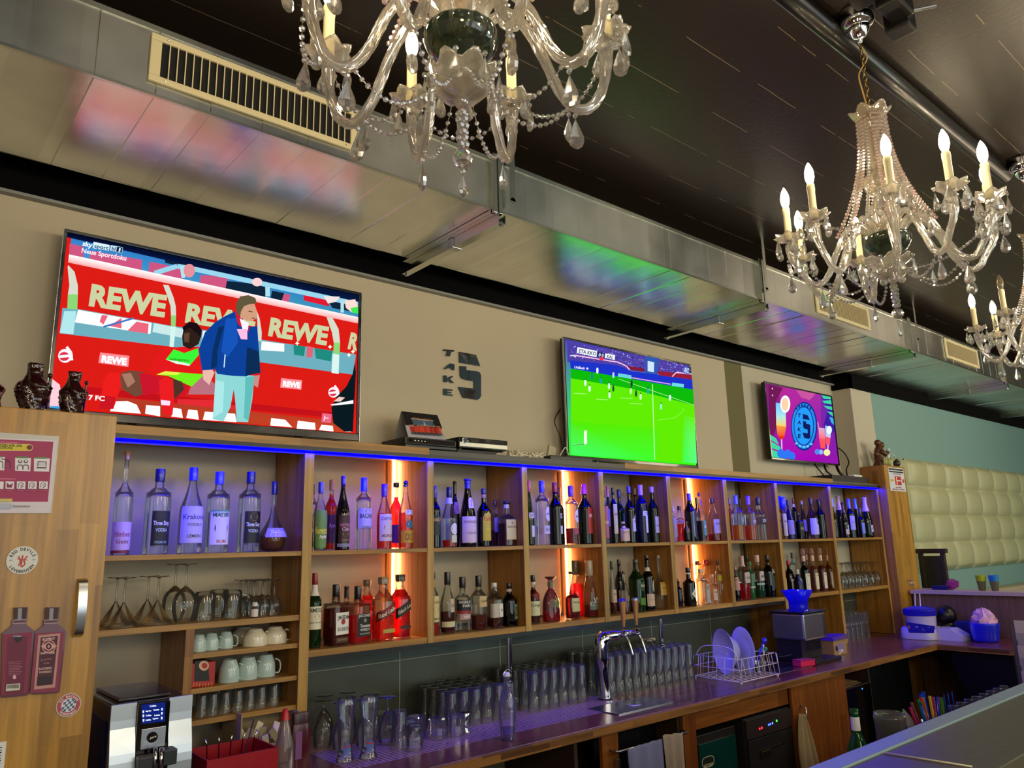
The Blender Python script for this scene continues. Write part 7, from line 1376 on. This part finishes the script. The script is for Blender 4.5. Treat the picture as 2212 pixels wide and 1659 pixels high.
MB().lathe(smoothprof([(.03, 0), (.037, .01), (.037, .15), (.034, .18), (.018, .22), (.0145, .24), (.0145, .305)], 3), (2.80, 1.44, .80), 24).build('body', glass('emerald_glass', '#2c9c38', .4, 1.3, frost=.3), o, smooth=True)
MB().lathe([(.016, .235), (.0155, .28)], (2.80, 1.44, .80), 20, close=False).build('neck_label', M_WHITE, o, smooth=True); MB().lathe([(.0378, .06), (.0378, .14)], (2.80, 1.44, .80), 24, close=False).build('label', mat('paper_b8b890', '#b8b890', .6), o, smooth=True)
MB().lathe([(.033, .004), (.033, .10)], (2.80, 1.44, .80), 20).build('drink', glass('green_liquid', '#145c1c', .3, .3, frost=.3), o)
MB().lathe(smoothprof([(.001, 0), (.04, 0), (.05, .03), (.052, .22), (.055, .255), (.05, .256), (.047, .03), (.001, .01)], 2), (2.98, 1.40, .80), 24, close=False).build('jar', glass('jar_glass', '#b8b89c', .5, 1.5, frost=.25), smooth=True, label='wide clear jar behind the bar rim right of the green bottle', cat='jar')
m = MB(); m.add([(-.045, -.02, .18), (.055, -.02, .14), (.06, .02, .26), (.0, .02, .30), (-.045, -.014, .18), (.055, -.014, .14), (.06, .026, .26), (.0, .026, .30)], [(0, 1, 2, 3), (7, 6, 5, 4), (0, 4, 5, 1), (1, 5, 6, 2), (2, 6, 7, 3), (3, 7, 4, 0)])
m.v = [(v[0]+3.06, v[1]+1.36, v[2]+.775) for v in m.v]; m.build('acrylic_stand', glass('milky_acrylic', '#c8ccc0', .3, 1.2, frost=.4), label='tilted milky acrylic card stand beside the straw cup', cat='stand')
sc = empty('straw_cup', (3.29, 1.36, .80), 'transparent cup that holds coloured straws and blue cocktail picks', 'cup')
MB().lathe([(.001, 0), (.045, 0), (.06, .20), (.058, .20), (.043, .004)], (3.29, 1.36, .80), 24, close=False).build('body', glass('blue_cup', '#88a8d8', .4, 1.2, frost=.2), sc, smooth=True)
R_ = random.Random(12); CL = ['#e83c78', '#3c88d8', '#a86860', '#38b048', '#2c8c78', '#e8d048', '#e04840', '#f0a048', '#2c6ce0', '#1c58d8', '#c83878', '#2c8ce0', '#68c048', '#e86850', '#1c9088', '#3c70e8']
CN = ['pink', 'light blue', 'dusky rose', 'green', 'teal', 'yellow', 'red', 'orange', 'blue', 'royal blue', 'magenta', 'sky blue', 'lime', 'coral', 'sea green', 'cornflower blue']
for i, c_ in enumerate(CL):
    t = (i+.5*(i % 2))/(len(CL)-1); dx = -.19+.27*t+R_.uniform(-.01, .01); dy = R_.uniform(-.02, .03); r = .0055 if i < 7 else .0075
    MB().tube([(3.29+dx*.25, 1.36+dy*.4, .81), (3.29+dx, 1.36+dy, 1.07+.03*math.sin(PI*t)+R_.uniform(-.008, .01))], r, 8).build('drinking_straw', glass('straw_'+c_[1:], c_, .25, .8, frost=.6), smooth=True, label='%s plastic straw standing in the cup behind the bar rim' % CN[i], cat='straw', group='coloured straws in the cup')
for i in range(3):
    a = 3.33+.04*i; m = MB(); m.add([(a-.02, 1.33, 1.0), (a+.016, 1.345, 1.0), (a+.026, 1.35, 1.092), (a-.018, 1.335, 1.084)], [(0, 1, 2, 3)]); o = m.build('plastic_fan', glass('blue_fan', '#2c60e0', .2, .8, frost=.6), label=['left', 'middle', 'right'][i]+' blue plastic cocktail fan in the straw cup', cat='decoration', group='blue cocktail fans'); o.modifiers.new('t', 'SOLIDIFY').thickness = .002
kg = mesh_once('shot_glass', lambda: g_high(.022, .018, .225, 16), GLT)
for i in range(8): put(kg, 3.50+i*.085, 1.38+.0*i, .8005, 'tall slim glass upside down behind the bar rim, %s from left' % ON[i], 'glass', 'slim glasses behind the bar rim', i > 0)
# ---------------------------------------------------------------- devices on the shelf top
TZ = 2.1575
def devbox(name, x0, x1, z0, z1, label, front, y0=2.93, y1=3.14, legs=True):
    o = empty(name, ((x0+x1)/2, (y0+y1)/2, z0), label, 'receiver'); h = .006 if legs else .0005
    MB().box(x0, x1, y0, y1, z0+h, z1, .003).build('housing', mat('satin_black', '#121214', .3), o)
    if legs:
        for x in (x0+.02, x1-.02):
            for y in (y0+.02, y1-.02): MB().lathe([(.008, 0), (.008, .006)], (x, y, z0), 10).build('foot', M_BLACK, o)
    front(o); return o
def fr1(o):
    MB().box(1.862, 2.138, 2.926, 2.9295, 2.181, 2.203, .001).build('front_panel', M_GLOSSBLACK, o)
    for i in range(4): MB().box(1.905+.018*i, 1.911+.018*i, 2.925, 2.9258, 2.191, 2.194).build('button', M_STEEL, o)
    MB().ball((1.885, 2.926, 2.192), .006, 10, 6).build('knob', M_GLOSSBLACK, o)
devbox('receiver', 1.856, 2.142, TZ, 2.1745, 'flat black receiver at the bottom under the tent calendar', lambda o: MB().ball((1.88, 2.929, 2.166), .0025, 8, 5).build('indicator', emit('led_white', '#ffffff', 3), o), y0=2.925, legs=False)
devbox('receiver', 1.858, 2.140, 2.1752, 2.2085, 'black receiver with small buttons directly below the tent calendar', fr1, legs=False)
def fr2(o):
    MB().box(2.162, 2.460, 2.9265, 2.9295, 2.184, 2.205, .001).build('front_strip', mat('silver_plastic', '#a8a498', .3, .8), o)
    MB().box(2.162, 2.460, 2.9255, 2.9295, 2.2055, 2.227, .001).build('display_strip', M_GLOSSBLACK, o)
    MB().lathe([(.017, 0), (.017, .004), (.013, .005)], (0, 0, 0), 26).xf(Matrix.Translation((2.195, 2.9295, 2.213)) @ Matrix.Rotation(PI/2, 4, 'X')).build('dial', M_CHROME, o, auto=40); MB().lathe([(.0125, .005), (.0125, .0065)], (0, 0, 0), 24).xf(Matrix.Translation((2.195, 2.9295, 2.213)) @ Matrix.Rotation(PI/2, 4, 'X')).build('dial_face', M_BLACK, o)
devbox('receiver', 2.16, 2.462, 2.1715, 2.230, 'silver-fronted media player with round dial right of the calendar', fr2, y0=2.93)
MB().box(2.158, 2.40, 2.94, 3.12, TZ-.0075, 2.171, .002).build('cable_box', mat('vented_black', '#0c0c0c', .5), label='low black vented box beneath the silver-fronted player', cat='box')
tc = empty('tent_calendar', (1.99, 3.0, 2.2087), 'tent-shaped desk calendar with photo of a team in red', 'calendar')
x0, x1, zt_, zb_ = 1.888, 2.098, 2.34, 2.2092; x2, x3 = x0, x1-.006
m = MB(); m.add([(x0, 2.952, zb_), (x1, 2.952, zb_), (x3, 3.012, zt_), (x2, 3.012, zt_), (x0, 2.955, zb_), (x1, 2.955, zb_), (x3, 3.0145, zt_-.002), (x2, 3.0145, zt_-.002)], [(0, 1, 2, 3), (7, 6, 5, 4), (0, 4, 5, 1), (1, 5, 6, 2), (2, 6, 7, 3), (3, 7, 4, 0)]); m.build('front_leaf', mat('card_grey', '#a8a49c', .6), tc)
m = MB(); m.add([(x0, 3.085, zb_), (x1, 3.085, zb_), (x3, 3.0155, zt_), (x2, 3.0155, zt_), (x0, 3.082, zb_), (x1, 3.082, zb_), (x3, 3.0152, zt_-.003), (x2, 3.0152, zt_-.003)], [(0, 1, 2, 3), (7, 6, 5, 4), (0, 4, 5, 1), (1, 5, 6, 2), (2, 6, 7, 3), (3, 7, 4, 0)]); m.build('back_leaf', MATS['card_grey'], tc)
def tcp(u, v): return (x0+(x1-x0)*u, 2.9515+.06*v, zb_+(zt_-zb_)*v)
s = Soup(tcp, (0, -.9, .35), .00015); s.poly([(0, 0), (1, 0), (.97, 1), (0, 1)], '#b8b4bc'); s.poly([(0, .46), (1, .46), (.97, 1), (0, 1)], '#181210'); s.poly([(.22, .48), (.78, .5), (.78, .72), (.22, .72)], '#4c6478'); s.line([(.2, .74), (.8, .74)], .025, '#e8e0d8'); s.text('BAR TEAM', (.25, .80), (.75, .80), .09, '#a87850', .02); s.poly([(.5, .52), (.56, .52), (.53, .7)], '#a8c8d8')
R_ = random.Random(4)
for i in range(24): x = .1+i*.034; h = R_.uniform(.0, .04); s.poly([(x, .22), (x+.03, .22), (x+.032, .42+h), (x, .42+h)], R_.choice(['#d83c24', '#c42c1c', '#e0482c', '#a82018'])); s.ell(x+.016, .46+h, .012, .028, R_.choice(['#c89070', '#6c4430', '#d8a888']), 10); s.poly([(x+.004, .12), (x+.026, .12), (x+.026, .22), (x+.004, .22)], '#2a2028')
s.build('photo', PRT, tc)
# tangled light string, router, power strip, cables
R_ = random.Random(8); pts = []
for i in range(150):
    t = i/149; pts.append((2.50+.22*t+.018*math.sin(i*1.9), 2.965+.022*math.sin(i*2.7)+.01*math.cos(i*.9), TZ-.0075+.006+.016*(1+math.sin(i*1.3))))
m = MB(); m.tube(pts, .0042, 5, cap=True)
m.build('light_string', mat('clear_pvc', '#f0e6c8', .25), smooth=True, label='tangled beige light string lying on the grey shelf top', cat='light string')
rt = MB().box(-.028, .028, -.008, .008, 0, .095, .004); rt.xf(Matrix.Translation((2.875, 3.06, TZ-.004)) @ Matrix.Rotation(.25, 4, 'Y')); rt.build('router', mat('beige_plastic', '#b4a888', .5), label='small beige box leaning on the wall left of the middle television', cat='router')
MB().tube(smoothprof3([(2.90, 3.03, TZ), (2.93, 3.01, TZ+.06), (2.965, 3.02, TZ+.08), (2.99, 3.03, TZ+.04), (2.96, 3.03, TZ+.012), (2.92, 3.02, TZ+.01), (2.78, 3.0, TZ+.02), (2.70, 3.01, TZ+.004)], 6), .003, 6).build('white_cable', M_WHITE, smooth=True, label='white cable looping on the shelf top beside the beige box', cat='cable')
MB().box(2.76, 3.08, 2.93, 2.985, TZ-.0075, TZ+.018, .004).build('power_strip', M_BLACK, label='long black power strip lying left of the middle television', cat='power strip')
MB().tube(smoothprof3([(3.0, 3.0, TZ+.004), (2.96, 3.02, TZ+.05), (3.0, 3.08, TZ+.07), (3.02, 3.12, TZ+.16), (3.0, 3.14, TZ+.25), (3.06, 3.15, TZ+.33)], 6), .0035, 6).build('black_cable', M_BLACK, smooth=True, label='black cable rising behind the left edge of the middle television', cat='cable')
# right: black tray, cables behind the small television
bkt = cY('Z', 100, 1220, 2.93); MB().box(5.75, 6.36, 2.92, 3.16, 2.1405, 2.195, .004).build('black_box', mat('matt_black_box', '#141214', .5), label='long black box on the shelf top below the small television', cat='box')
CB = [([(6.12, 3.165, 2.36), (6.05, 3.12, 2.26), (6.1, 3.08, 2.205)], .008), ([(6.15, 3.16, 2.40), (6.26, 3.12, 2.46), (6.36, 3.10, 2.42), (6.38, 3.08, 2.34), (6.28, 3.06, 2.27), (6.25, 3.04, 2.20)], .006), ([(6.18, 3.165, 2.36), (6.22, 3.12, 2.32), (6.19, 3.08, 2.25), (6.22, 3.05, 2.20)], .012), ([(5.92, 3.165, 2.34), (5.86, 3.10, 2.28), (5.90, 3.06, 2.20)], .006), ([(6.235, 3.165, 2.92), (6.27, 3.16, 2.70), (6.26, 3.15, 2.45), (6.24, 3.12, 2.3)], .004)]
CLB = ['thick black cable under the small television, left of the loops', 'black cable loop right of the small television', 'bundled black cables at the lower right of the small television', 'thin black cable hanging under the middle of the small television', 'long thin cable running down the wall corner right of the small television']
for (p, r), lb in zip(CB, CLB): MB().tube(smoothprof3([(a, b, max(c, 2.2)) for a, b, c in p], 6), r, 8).build('black_cable', M_BLACK, smooth=True, label=lb, cat='cable')
MB().box(6.16, 6.30, 2.94, 3.0, 2.1955, 2.215, .008).build('adapter', M_WHITE, label='white power adapter lying on the long black box', cat='adapter')
# ---------------------------------------------------------------- figurines
def figure(x, y, z, H, W, prof, mt, label, seed, nz=26, n=20, bumps=.16, extra=None, lean=0, name='figurine'):
    R_ = random.Random(seed); vs = []; fs = []; pr = prof; f1, f2, f3 = R_.uniform(2, 4), R_.uniform(5, 8), R_.uniform(0, 6)
    def rad(t):
        for (a, ra), (b, rb) in zip(pr[:-1], pr[1:]):
            if t <= b: return ra+(rb-ra)*(t-a)/(b-a)
        return pr[-1][1]
    for i in range(nz+1):
        t = i/nz
        for j in range(n):
            a = 2*PI*j/n; r = W*rad(t)*(1+bumps*math.sin(f1*a+f3+9*t)*.6+bumps*.6*math.sin(f2*a+14*t)+R_.uniform(-1, 1)*bumps*.3); vs.append((x+r*math.cos(a)+lean*t*H, y+.8*r*math.sin(a), z+H*t))
    for i in range(nz):
        for j in range(n): k = (j+1) % n; fs.append((i*n+j, i*n+k, (i+1)*n+k, (i+1)*n+j))
    fs += [tuple(range(n-1, -1, -1)), tuple(nz*n+j for j in range(n))]
    m = MB().add(vs, fs)
    if extra: extra(m)
    return m.build(name, mt, smooth=True, label=label, cat='figurine')
LQ = mat('dark_red_lacquer', '#2a0808', .12, coat=.6)
ROBE = [(0, 1.0), (.05, .95), (.10, .7), (.2, .78), (.35, .88), (.5, .98), (.6, 1.0), (.67, .86), (.73, .66), (.78, .58), (.84, .54), (.9, .48), (.97, .52), (1, .48)]
def arms(x, y, z, H, W): return lambda m: (m.ball((x+W*.95, y-.01, z+H*.80), W*.17, 10, 8, 1, 1, 1.2), m.ball((x-W*.9, y, z+H*.58), W*.22, 10, 8, 1, .8, 1.3), m.ball((x, y-.01, z+H*.83), W*.34, 12, 10, 1, 1, 1.15), m.tube([(x+W*.9, y-.01, z+H*.2), (x+W*.95, y-.01, z+H*.74), (x+W*1.05, y-.01, z+H*.80)], W*.08, 6))
for i, (x, lb) in enumerate(((.352, 'larger dark lacquered robed sage figurine left of the big television'), (.456, 'dark lacquered robed sage figurine standing before the big television'))): figure(x, 2.60, 2.1045, [.17, .158][i], [.040, .034][i], ROBE, LQ, lb, 3+i, nz=44, n=30, bumps=.2, extra=arms(x, 2.60, 2.1045, [.17, .158][i], [.040, .034][i]))
figure(.235, 2.60, 2.1045, .14, .045, ROBE, LQ, 'dark figurine cut off by the left edge of the picture', 9)
FZ = 2.2955
def kids(m):
    for dx, h, r in ((-.035, .20, .028), (.02, .185, .03), (-.085, .10, .022)): m.ball((6.60+dx, 2.90, FZ+h), r, 14, 10)
    m.tube([(6.56, 2.88, FZ+.13), (6.60, 2.86, FZ+.10), (6.66, 2.87, FZ+.12)], .018, 8)
figure(6.60, 2.91, FZ, .19, .065, [(0, 1.1), (.1, 1.0), (.4, .8), (.7, .7), (.9, .5), (1, .3)], mat('brown_resin', '#5c3418', .4), 'brown figurine group of embracing children on the right cabinet', 21, extra=kids)
m = MB(); bq = MB(); R_ = random.Random(3)
for k in range(9): x = 6.535+.016*k; bq.tube([(x, 2.855, FZ), (x+.01*R_.uniform(-1, 1), 2.85, FZ+.05+.03*R_.random())], [.003, .008], 6)
bq.build('ceramic_flowers', mat('cream_green_ceramic', '#a8ac6c', .4), smooth=True, label='small cream and green flower ornament before the brown figurines', cat='ornament')
def wing(m):
    m.ball((6.775, 2.91, FZ+.155), .017, 12, 8); m.tube([(6.785, 2.90, FZ+.13), (6.82, 2.88, FZ+.10), (6.828, 2.88, FZ+.085)], .005, 6)
    m.add([(6.76, 2.92, FZ+.12), (6.68, 2.95, FZ+.17), (6.69, 2.95, FZ+.09), (6.74, 2.93, FZ+.05), (6.76, 2.925, FZ+.12), (6.68, 2.956, FZ+.17), (6.69, 2.956, FZ+.09), (6.74, 2.936, FZ+.05)], [(0, 1, 2, 3), (7, 6, 5, 4), (0, 4, 5, 1), (1, 5, 6, 2), (2, 6, 7, 3), (3, 7, 4, 0)])
figure(6.745, 2.91, FZ, .145, .036, [(0, 1.2), (.08, 1.1), (.2, .6), (.6, .5), (.85, .4), (1, .3)], mat('white_bisque', '#c8d4cc', .45), 'white winged angel figurine at the end of the right cabinet', 31, bumps=.06, extra=wing, lean=.15)
m = MB(); m.ball((6.815, 2.87, FZ+.035), .03, 14, 10, 1, 1, 1.1); m.ball((6.795, 2.86, FZ+.055), .016, 10, 8); m.lathe([(.02, 0), (.022, .012)], (6.815, 2.87, FZ), 14); m.add([(6.825, 2.87, FZ+.06), (6.84, 2.87, FZ+.06), (6.838, 2.865, FZ+.085)], [(0, 1, 2)]); m.build('figurine', mat('dark_bronze', '#2c2a20', .35), smooth=True, label='small dark round animal figurine at the cabinet corner', cat='figurine')
# ---------------------------------------------------------------- notice, stickers and cut-outs on the left cabinet
YC = 2.3985
pf = lambda x, y: cY('P', x, y, YC)
po = empty('notice', pf(500, 1560), 'framed magenta notice with pictogram squares on the left cabinet', 'poster')
a0 = pf(1105, 190); a1 = pf(942, 1562); MB().box(.05, a0[0], YC-.003, YC+.0012, a1[2], a0[2]+.012, .001).build('sleeve', mat('clear_sleeve', '#c4bfb4', .25), po)
s = Soup(lambda x, y: (pf(x, y)[0], YC-.0032, pf(x, y)[2]), (0, -1, 0), .00006)
s.poly([(-400, 130), (1075, 185), (942, 1560), (-400, 1560)], '#e0d8e0'); s.poly([(-400, 150), (1002, 215), (898, 1345), (-400, 1345)], '#a8285c')
s.poly([(-400, 235), (560, 262), (605, 285), (622, 325), (600, 368), (560, 385), (-400, 380)], '#f4e08c'); s.poly([(-400, 243), (555, 270), (598, 290), (612, 325), (592, 362), (555, 376), (-400, 370)], '#d8c820'); s.ell(552, 322, 55, 45, '#6c2820', 26)
s.text('SO SCHUETZEN WIR UNS', (-300, 300), (410, 310), 48, '#181408', .03); s.text('GEGEN CORONA', (-200, 345), (240, 350), 38, '#181408', .03); s.line([(-200, 215), (330, 228)], 14, '#d06890'); s.line([(-200, 910), (288, 915)], 14, '#e888a8')
for x, y in ((-60, 620), (430, 635), (785, 645)):
    s.poly([(x-150, y-120), (x+150, y-115), (x+135, y+135), (x-150, y+125)], '#ece8ec'); s.poly([(x-130, y-142), (x+100, y-138), (x+98, y-108), (x-130, y-112)], '#5c8c50')
def arch(x, y, w, h): s.line([(x-w, y+h), (x-w, y-h*.3), (x-w*.6, y-h*.7), (x+w*.6, y-h*.7), (x+w, y-h*.3), (x+w, y+h)], 14, '#382838')
arch(140, 640, 50, 80); arch(0, 640, 50, 80); s.line([(20, 540), (170, 555)], 14, '#382838')
for x in (378, 485): s.ell(x, 585, 40, 34, '#382838', 18); s.ell(x, 580, 26, 20, '#ece8ec', 16); arch(x-4, 690, 52, 52)
s.line([(705, 675), (712, 585), (868, 595), (862, 685)], 12, '#382838'); s.poly([(690, 690), (872, 695), (868, 718), (680, 712)], '#382838'); s.poly([(730, 610), (845, 615), (842, 665), (728, 660)], '#d8d4dc')
for i, x in enumerate((-20, 178, 390, 602, 808)):
    s.poly([(x-80, 962), (x+85, 966), (x+78, 1108), (x-84, 1102)], '#ece8ec')
    if i == 1: s.poly([(x-60, 985), (x, 1030), (x+60, 990), (x+40, 1080), (x-60, 1080)], '#8c2858')
    elif i: s.line([(x-48, 1080), (x-50, 1010), (x-10, 985), (x+40, 1005), (x+35, 1060), (x-10, 1085)], 11, '#382838'); s.line([(x-20, 1050), (x+10, 1020), (x+20, 1075)], 9, '#8c2858')
    s.line([(x-80, 1140), (x+50, 1145)], 12, '#c05c8c')
s.poly([(-400, 1285), (228, 1290), (220, 1345), (-400, 1345)], '#d8c868'); s.poly([(-400, 1375), (215, 1380), (205, 1480), (-400, 1480)], '#b8c0d0'); s.text('Bundesregierung', (245, 1445), (560, 1448), 45, '#8c8c98', .02)
s.build('print', PRT, po)
# round stickers
def disc(name, cx_, cy_, rx, cols, label, fn):
    c0 = onY(cx_, cy_, YC); r = abs(onY(cx_+rx, cy_, YC)[0]-c0[0]); o = empty(name, c0, label, 'sticker')
    m = MB(); n = 36; m.prism([(c0[0]+r*math.cos(2*PI*k/n), YC+.0012, c0[2]+r*math.sin(2*PI*k/n)) for k in range(n)], (0, -.002, 0)); m.build('disc', mat(cols, '#'+cols, .4), o)
    s = Soup(lambda x, y: (c0[0]+r*x, YC-.001, c0[2]+r*y), (0, -1, 0), .00006); fn(s); s.build('print', PRT, o)
def ring(s, txt, R, h, col, a0, da, flip=False):
    for i, ch_ in enumerate(txt):
        if ch_ == ' ': continue
        a = a0+da*i; c, sn = math.cos(a), math.sin(a); tx, ty = (sn, -c) if not flip else (-sn, c); v2, f2, asp = text2d(ch_, .03); w_ = asp*h*.9
        up = (c, sn) if not flip else (-c, -sn); rr = R if not flip else R+h
        s.raw([Vector(s.fn(rr*c+tx*w_*(x-.5)+up[0]*y*h, rr*sn+ty*w_*(x-.5)+up[1]*y*h)) for x, y in v2], f2, col)
def st1(s):
    s.ell(0, 0, .97, .97, '#e4e4dc', 40); ring(s, 'RED DEVILS', .68, .22, '#202020', math.radians(155), -math.radians(14.5)); ring(s, 'LEVERKUSEN', .70, .20, '#202020', math.radians(215), math.radians(12.5), True)
    s.line([(-.25, .3), (-.1, -.1), (-.2, -.4)], .08, '#d03c28'); s.line([(0, .35), (-.05, -.45)], .09, '#d03c28'); s.line([(.3, .3), (.1, 0), (.2, -.3), (0, -.5)], .08, '#c82c20'); s.line([(-.3, .1), (.3, 0)], .06, '#d03c28'); s.line([(-.8, 0), (-.62, .04)], .04, '#404040'); s.line([(.62, .0), (.8, .02)], .04, '#404040')
disc('round_sticker', 48, 1210, 34, 'e4e4dc', 'white round sticker with red devil drawing on the left cabinet', st1)
def st2(s):
    s.ell(0, 0, .97, .97, '#c8b8b0', 40); s.ell(0, 0, .9, .9, '#b84850', 40); s.ell(0, 0, .58, .58, '#e8e0e0', 30)
    for i in range(-2, 3):
        for j in range(-2, 3):
            if (i+j) % 2 and abs(i)+abs(j) < 4: s.poly([(i*.2-.1+j*.05, j*.2-.1), (i*.2+.1+j*.05, j*.2-.1), (i*.2+.15+j*.05, j*.2+.1), (i*.2-.05+j*.05, j*.2+.1)], '#3c6c98')
    ring(s, 'FC BAYERN', .64, .2, '#f0e8e8', math.radians(150), -math.radians(15)); ring(s, 'MUENCHEN', .66, .19, '#f0e8e8', math.radians(222), math.radians(13), True)
disc('round_sticker', 148, 1523, 27, 'c8b8b0', 'small red round club sticker below the bottle cut-outs', st2)
# bottle shaped boards
PO_ = [(95, 355), (188, 352), (182, 440), (172, 465), (232, 515), (222, 600), (190, 940), (178, 952), (8, 968), (0, 945), (12, 530), (78, 478), (95, 440)]
QO_ = [(318, 352), (405, 352), (396, 440), (388, 462), (447, 515), (440, 590), (402, 925), (390, 935), (225, 945), (192, 935), (205, 900), (235, 520), (300, 470), (314, 440)]
for i, (PTS, lb) in enumerate(((PO_, 'left wine red gin bottle cut-out, showing its back label'), (QO_, 'right wine red gin bottle cut-out with ornate front label'))):
    c0 = cY('U', 110+215*i, 950, YC); o = empty('bottle_cutout', c0, lb+', on the left cabinet', 'sign', 'bottle cut-outs on the left cabinet')
    W3 = [Vector(cY('U', x, y, YC+.0012)) for x, y in PTS]; MB().prism(W3, (0, -.010, 0)).build('board', mat('burgundy_board', '#5c1430', .3, coat=.3), o)
    yy = YC-.0092; s = Soup(lambda x, y: (cY('U', x, y, yy)[0], yy, cY('U', x, y, yy)[2]), (0, -1, 0), .00006); d = 215*i
    s.poly([(98+d, 358), (186+d, 355), (178+d, 432), (96+d, 432)], '#3c0c18'); s.poly([(124+d, 360), (152+d, 360), (146+d, 440), (120+d, 440)], '#98949c'); s.poly([(88+d, 440), (180+d, 436), (172+d, 465), (84+d, 468)], '#a890a0'); s.poly([(92+d, 446), (176+d, 442), (172+d, 456), (90+d, 460)], '#5c2038')
    if i == 0:
        s.poly([(20, 540), (222, 522), (182, 935), (8, 955)], '#8c2448'); s.poly([(52, 560), (190, 550), (162, 935), (30, 948)], '#701838'); s.poly([(88, 545), (156, 543), (150, 575), (118, 598), (95, 575)], '#180c18'); s.text('BOMBAY', (92, 556), (152, 555), 10, '#d8d0e0', .02)
        for k in range(9): s.line([(58, 728+k*11), (152-(k % 3)*8, 724+k*11)], 3, '#b8708c')
        s.ell(98, 830, 12, 15, '#e0b8c8', 14); s.poly([(45, 878), (138, 872), (134, 918), (38, 926)], '#d8d4c4')
        for k in range(14): s.line([(54+k*5.6, 882-k*.3), (52+k*5.6, 908-k*.3)], 2.4 if k % 3 else 4, '#202020')
    else:
        s.poly([(242, 530), (438, 520), (396, 928), (205, 938)], '#8c2c4c'); s.poly([(262, 545), (412, 530), (375, 900), (232, 915)], '#c49088'); s.poly([(278, 560), (396, 548), (360, 880), (250, 892)], '#4c1028')
        s.ell(332, 620, 48, 46, '#c49088', 26); s.ell(332, 620, 40, 38, '#6c1c38', 24); s.poly([(278, 620), (332, 588), (390, 618), (332, 652)], '#d8a8a0'); s.ell(332, 620, 20, 22, '#4c1028', 16); s.ell(332, 620, 8, 9, '#d8a8a0', 10)
        s.text('BOMBAY', (290, 582), (378, 572), 16, '#e8c0b8', .03); s.text('SAPPHIRE', (276, 675), (372, 668), 15, '#e8c0b8', .03); s.text('Bramble', (280, 722), (355, 708), 16, '#a86878', .01); s.text('37,5%', (298, 742), (338, 738), 10, '#c89090', .01); s.text('BLACKBERRY', (266, 782), (358, 774), 16, '#d8b0a8', .03); s.text('RASPBERRY', (268, 804), (356, 797), 14, '#d8b0a8', .03); s.poly([(255, 828), (352, 822), (346, 878), (250, 884)], '#2c0814')
    s.build('print', PRT, o)
cY0 = cY('U', 0, 1390, YC); o = empty('barcode_label', (cY0[0], YC, cY0[2]-.04), 'white label with black bars, cut by the left edge', 'label'); MB().box(cY0[0]-.05, cY0[0]+.010, YC-.001, YC+.001, cY0[2]-.05, cY0[2]+.04).build('paper', M_WHITE, o)
s = Soup(lambda x, y: (cY0[0]-.05+x*.06, YC-.0012, cY0[2]-.05+y*.09), (0, -1, 0))
for k in range(12): s.poly([(.2, .08+k*.07), (.86, .08+k*.07), (.86, .08+k*.07+(.02 if k % 3 else .04)), (.2, .08+k*.07+(.02 if k % 3 else .04))], '#141414')
s.build('print', PRT, o)
# sheet on the right cabinet
YR = 2.8205
zf = lambda x, y: (cY('Z', x, y, YR-.0012)[0], YR-.0012, cY('Z', x, y, YR-.0012)[2])
pr_ = empty('notice', zf(1450, 1475), 'white sheet with red league logo on the right cabinet', 'poster')
A_ = [zf(1270, 1003), zf(1575, 1032), zf(1625, 1482), zf(1330, 1476)]; xL, xR, zB_, zT_ = A_[0][0], A_[1][0], A_[3][2], A_[0][2]
MB().box(xL, xR, YR-.0009, YR+.0014, zB_, zT_).build('paper', mat('paper_d4dae0', '#d4dae0', .5), pr_)
s = Soup(lambda x, y: (xL+(xR-xL)*x, YR-.0012, zT_-(zT_-zB_)*y), (0, -1, 0), .0001)
s.poly([(.03, .04), (.97, .04), (.97, .11), (.03, .11)], '#14181c'); s.poly([(.03, .15), (.97, .15), (.97, .21), (.03, .21)], '#14181c'); s.text('BUNDESLIGA', (.28, .29), (.82, .29), -.045, '#404850', .02, up=(0, -.05)); s.poly([(.36, .36), (.76, .36), (.76, .74), (.36, .74)], '#c01c24'); s.line([(.47, .38), (.47, .72)], .05, '#f4e8e0'); s.line([(.47, .55), (.74, .55)], .045, '#f4e8e0'); s.ell(.17, .55, .12, .05, '#d8a820', 16); s.poly([(.84, .47), (.95, .47), (.95, .62), (.84, .62)], '#c04050')
s.text('LIVE HIER', (.34, .86), (.72, .86), .05, '#a83848', .02, up=(0, -.05)); s.text('JEDES SPIEL', (.1, .95), (.93, .95), .05, '#a83848', .02, up=(0, -.055)); s.build('print', PRT, pr_)
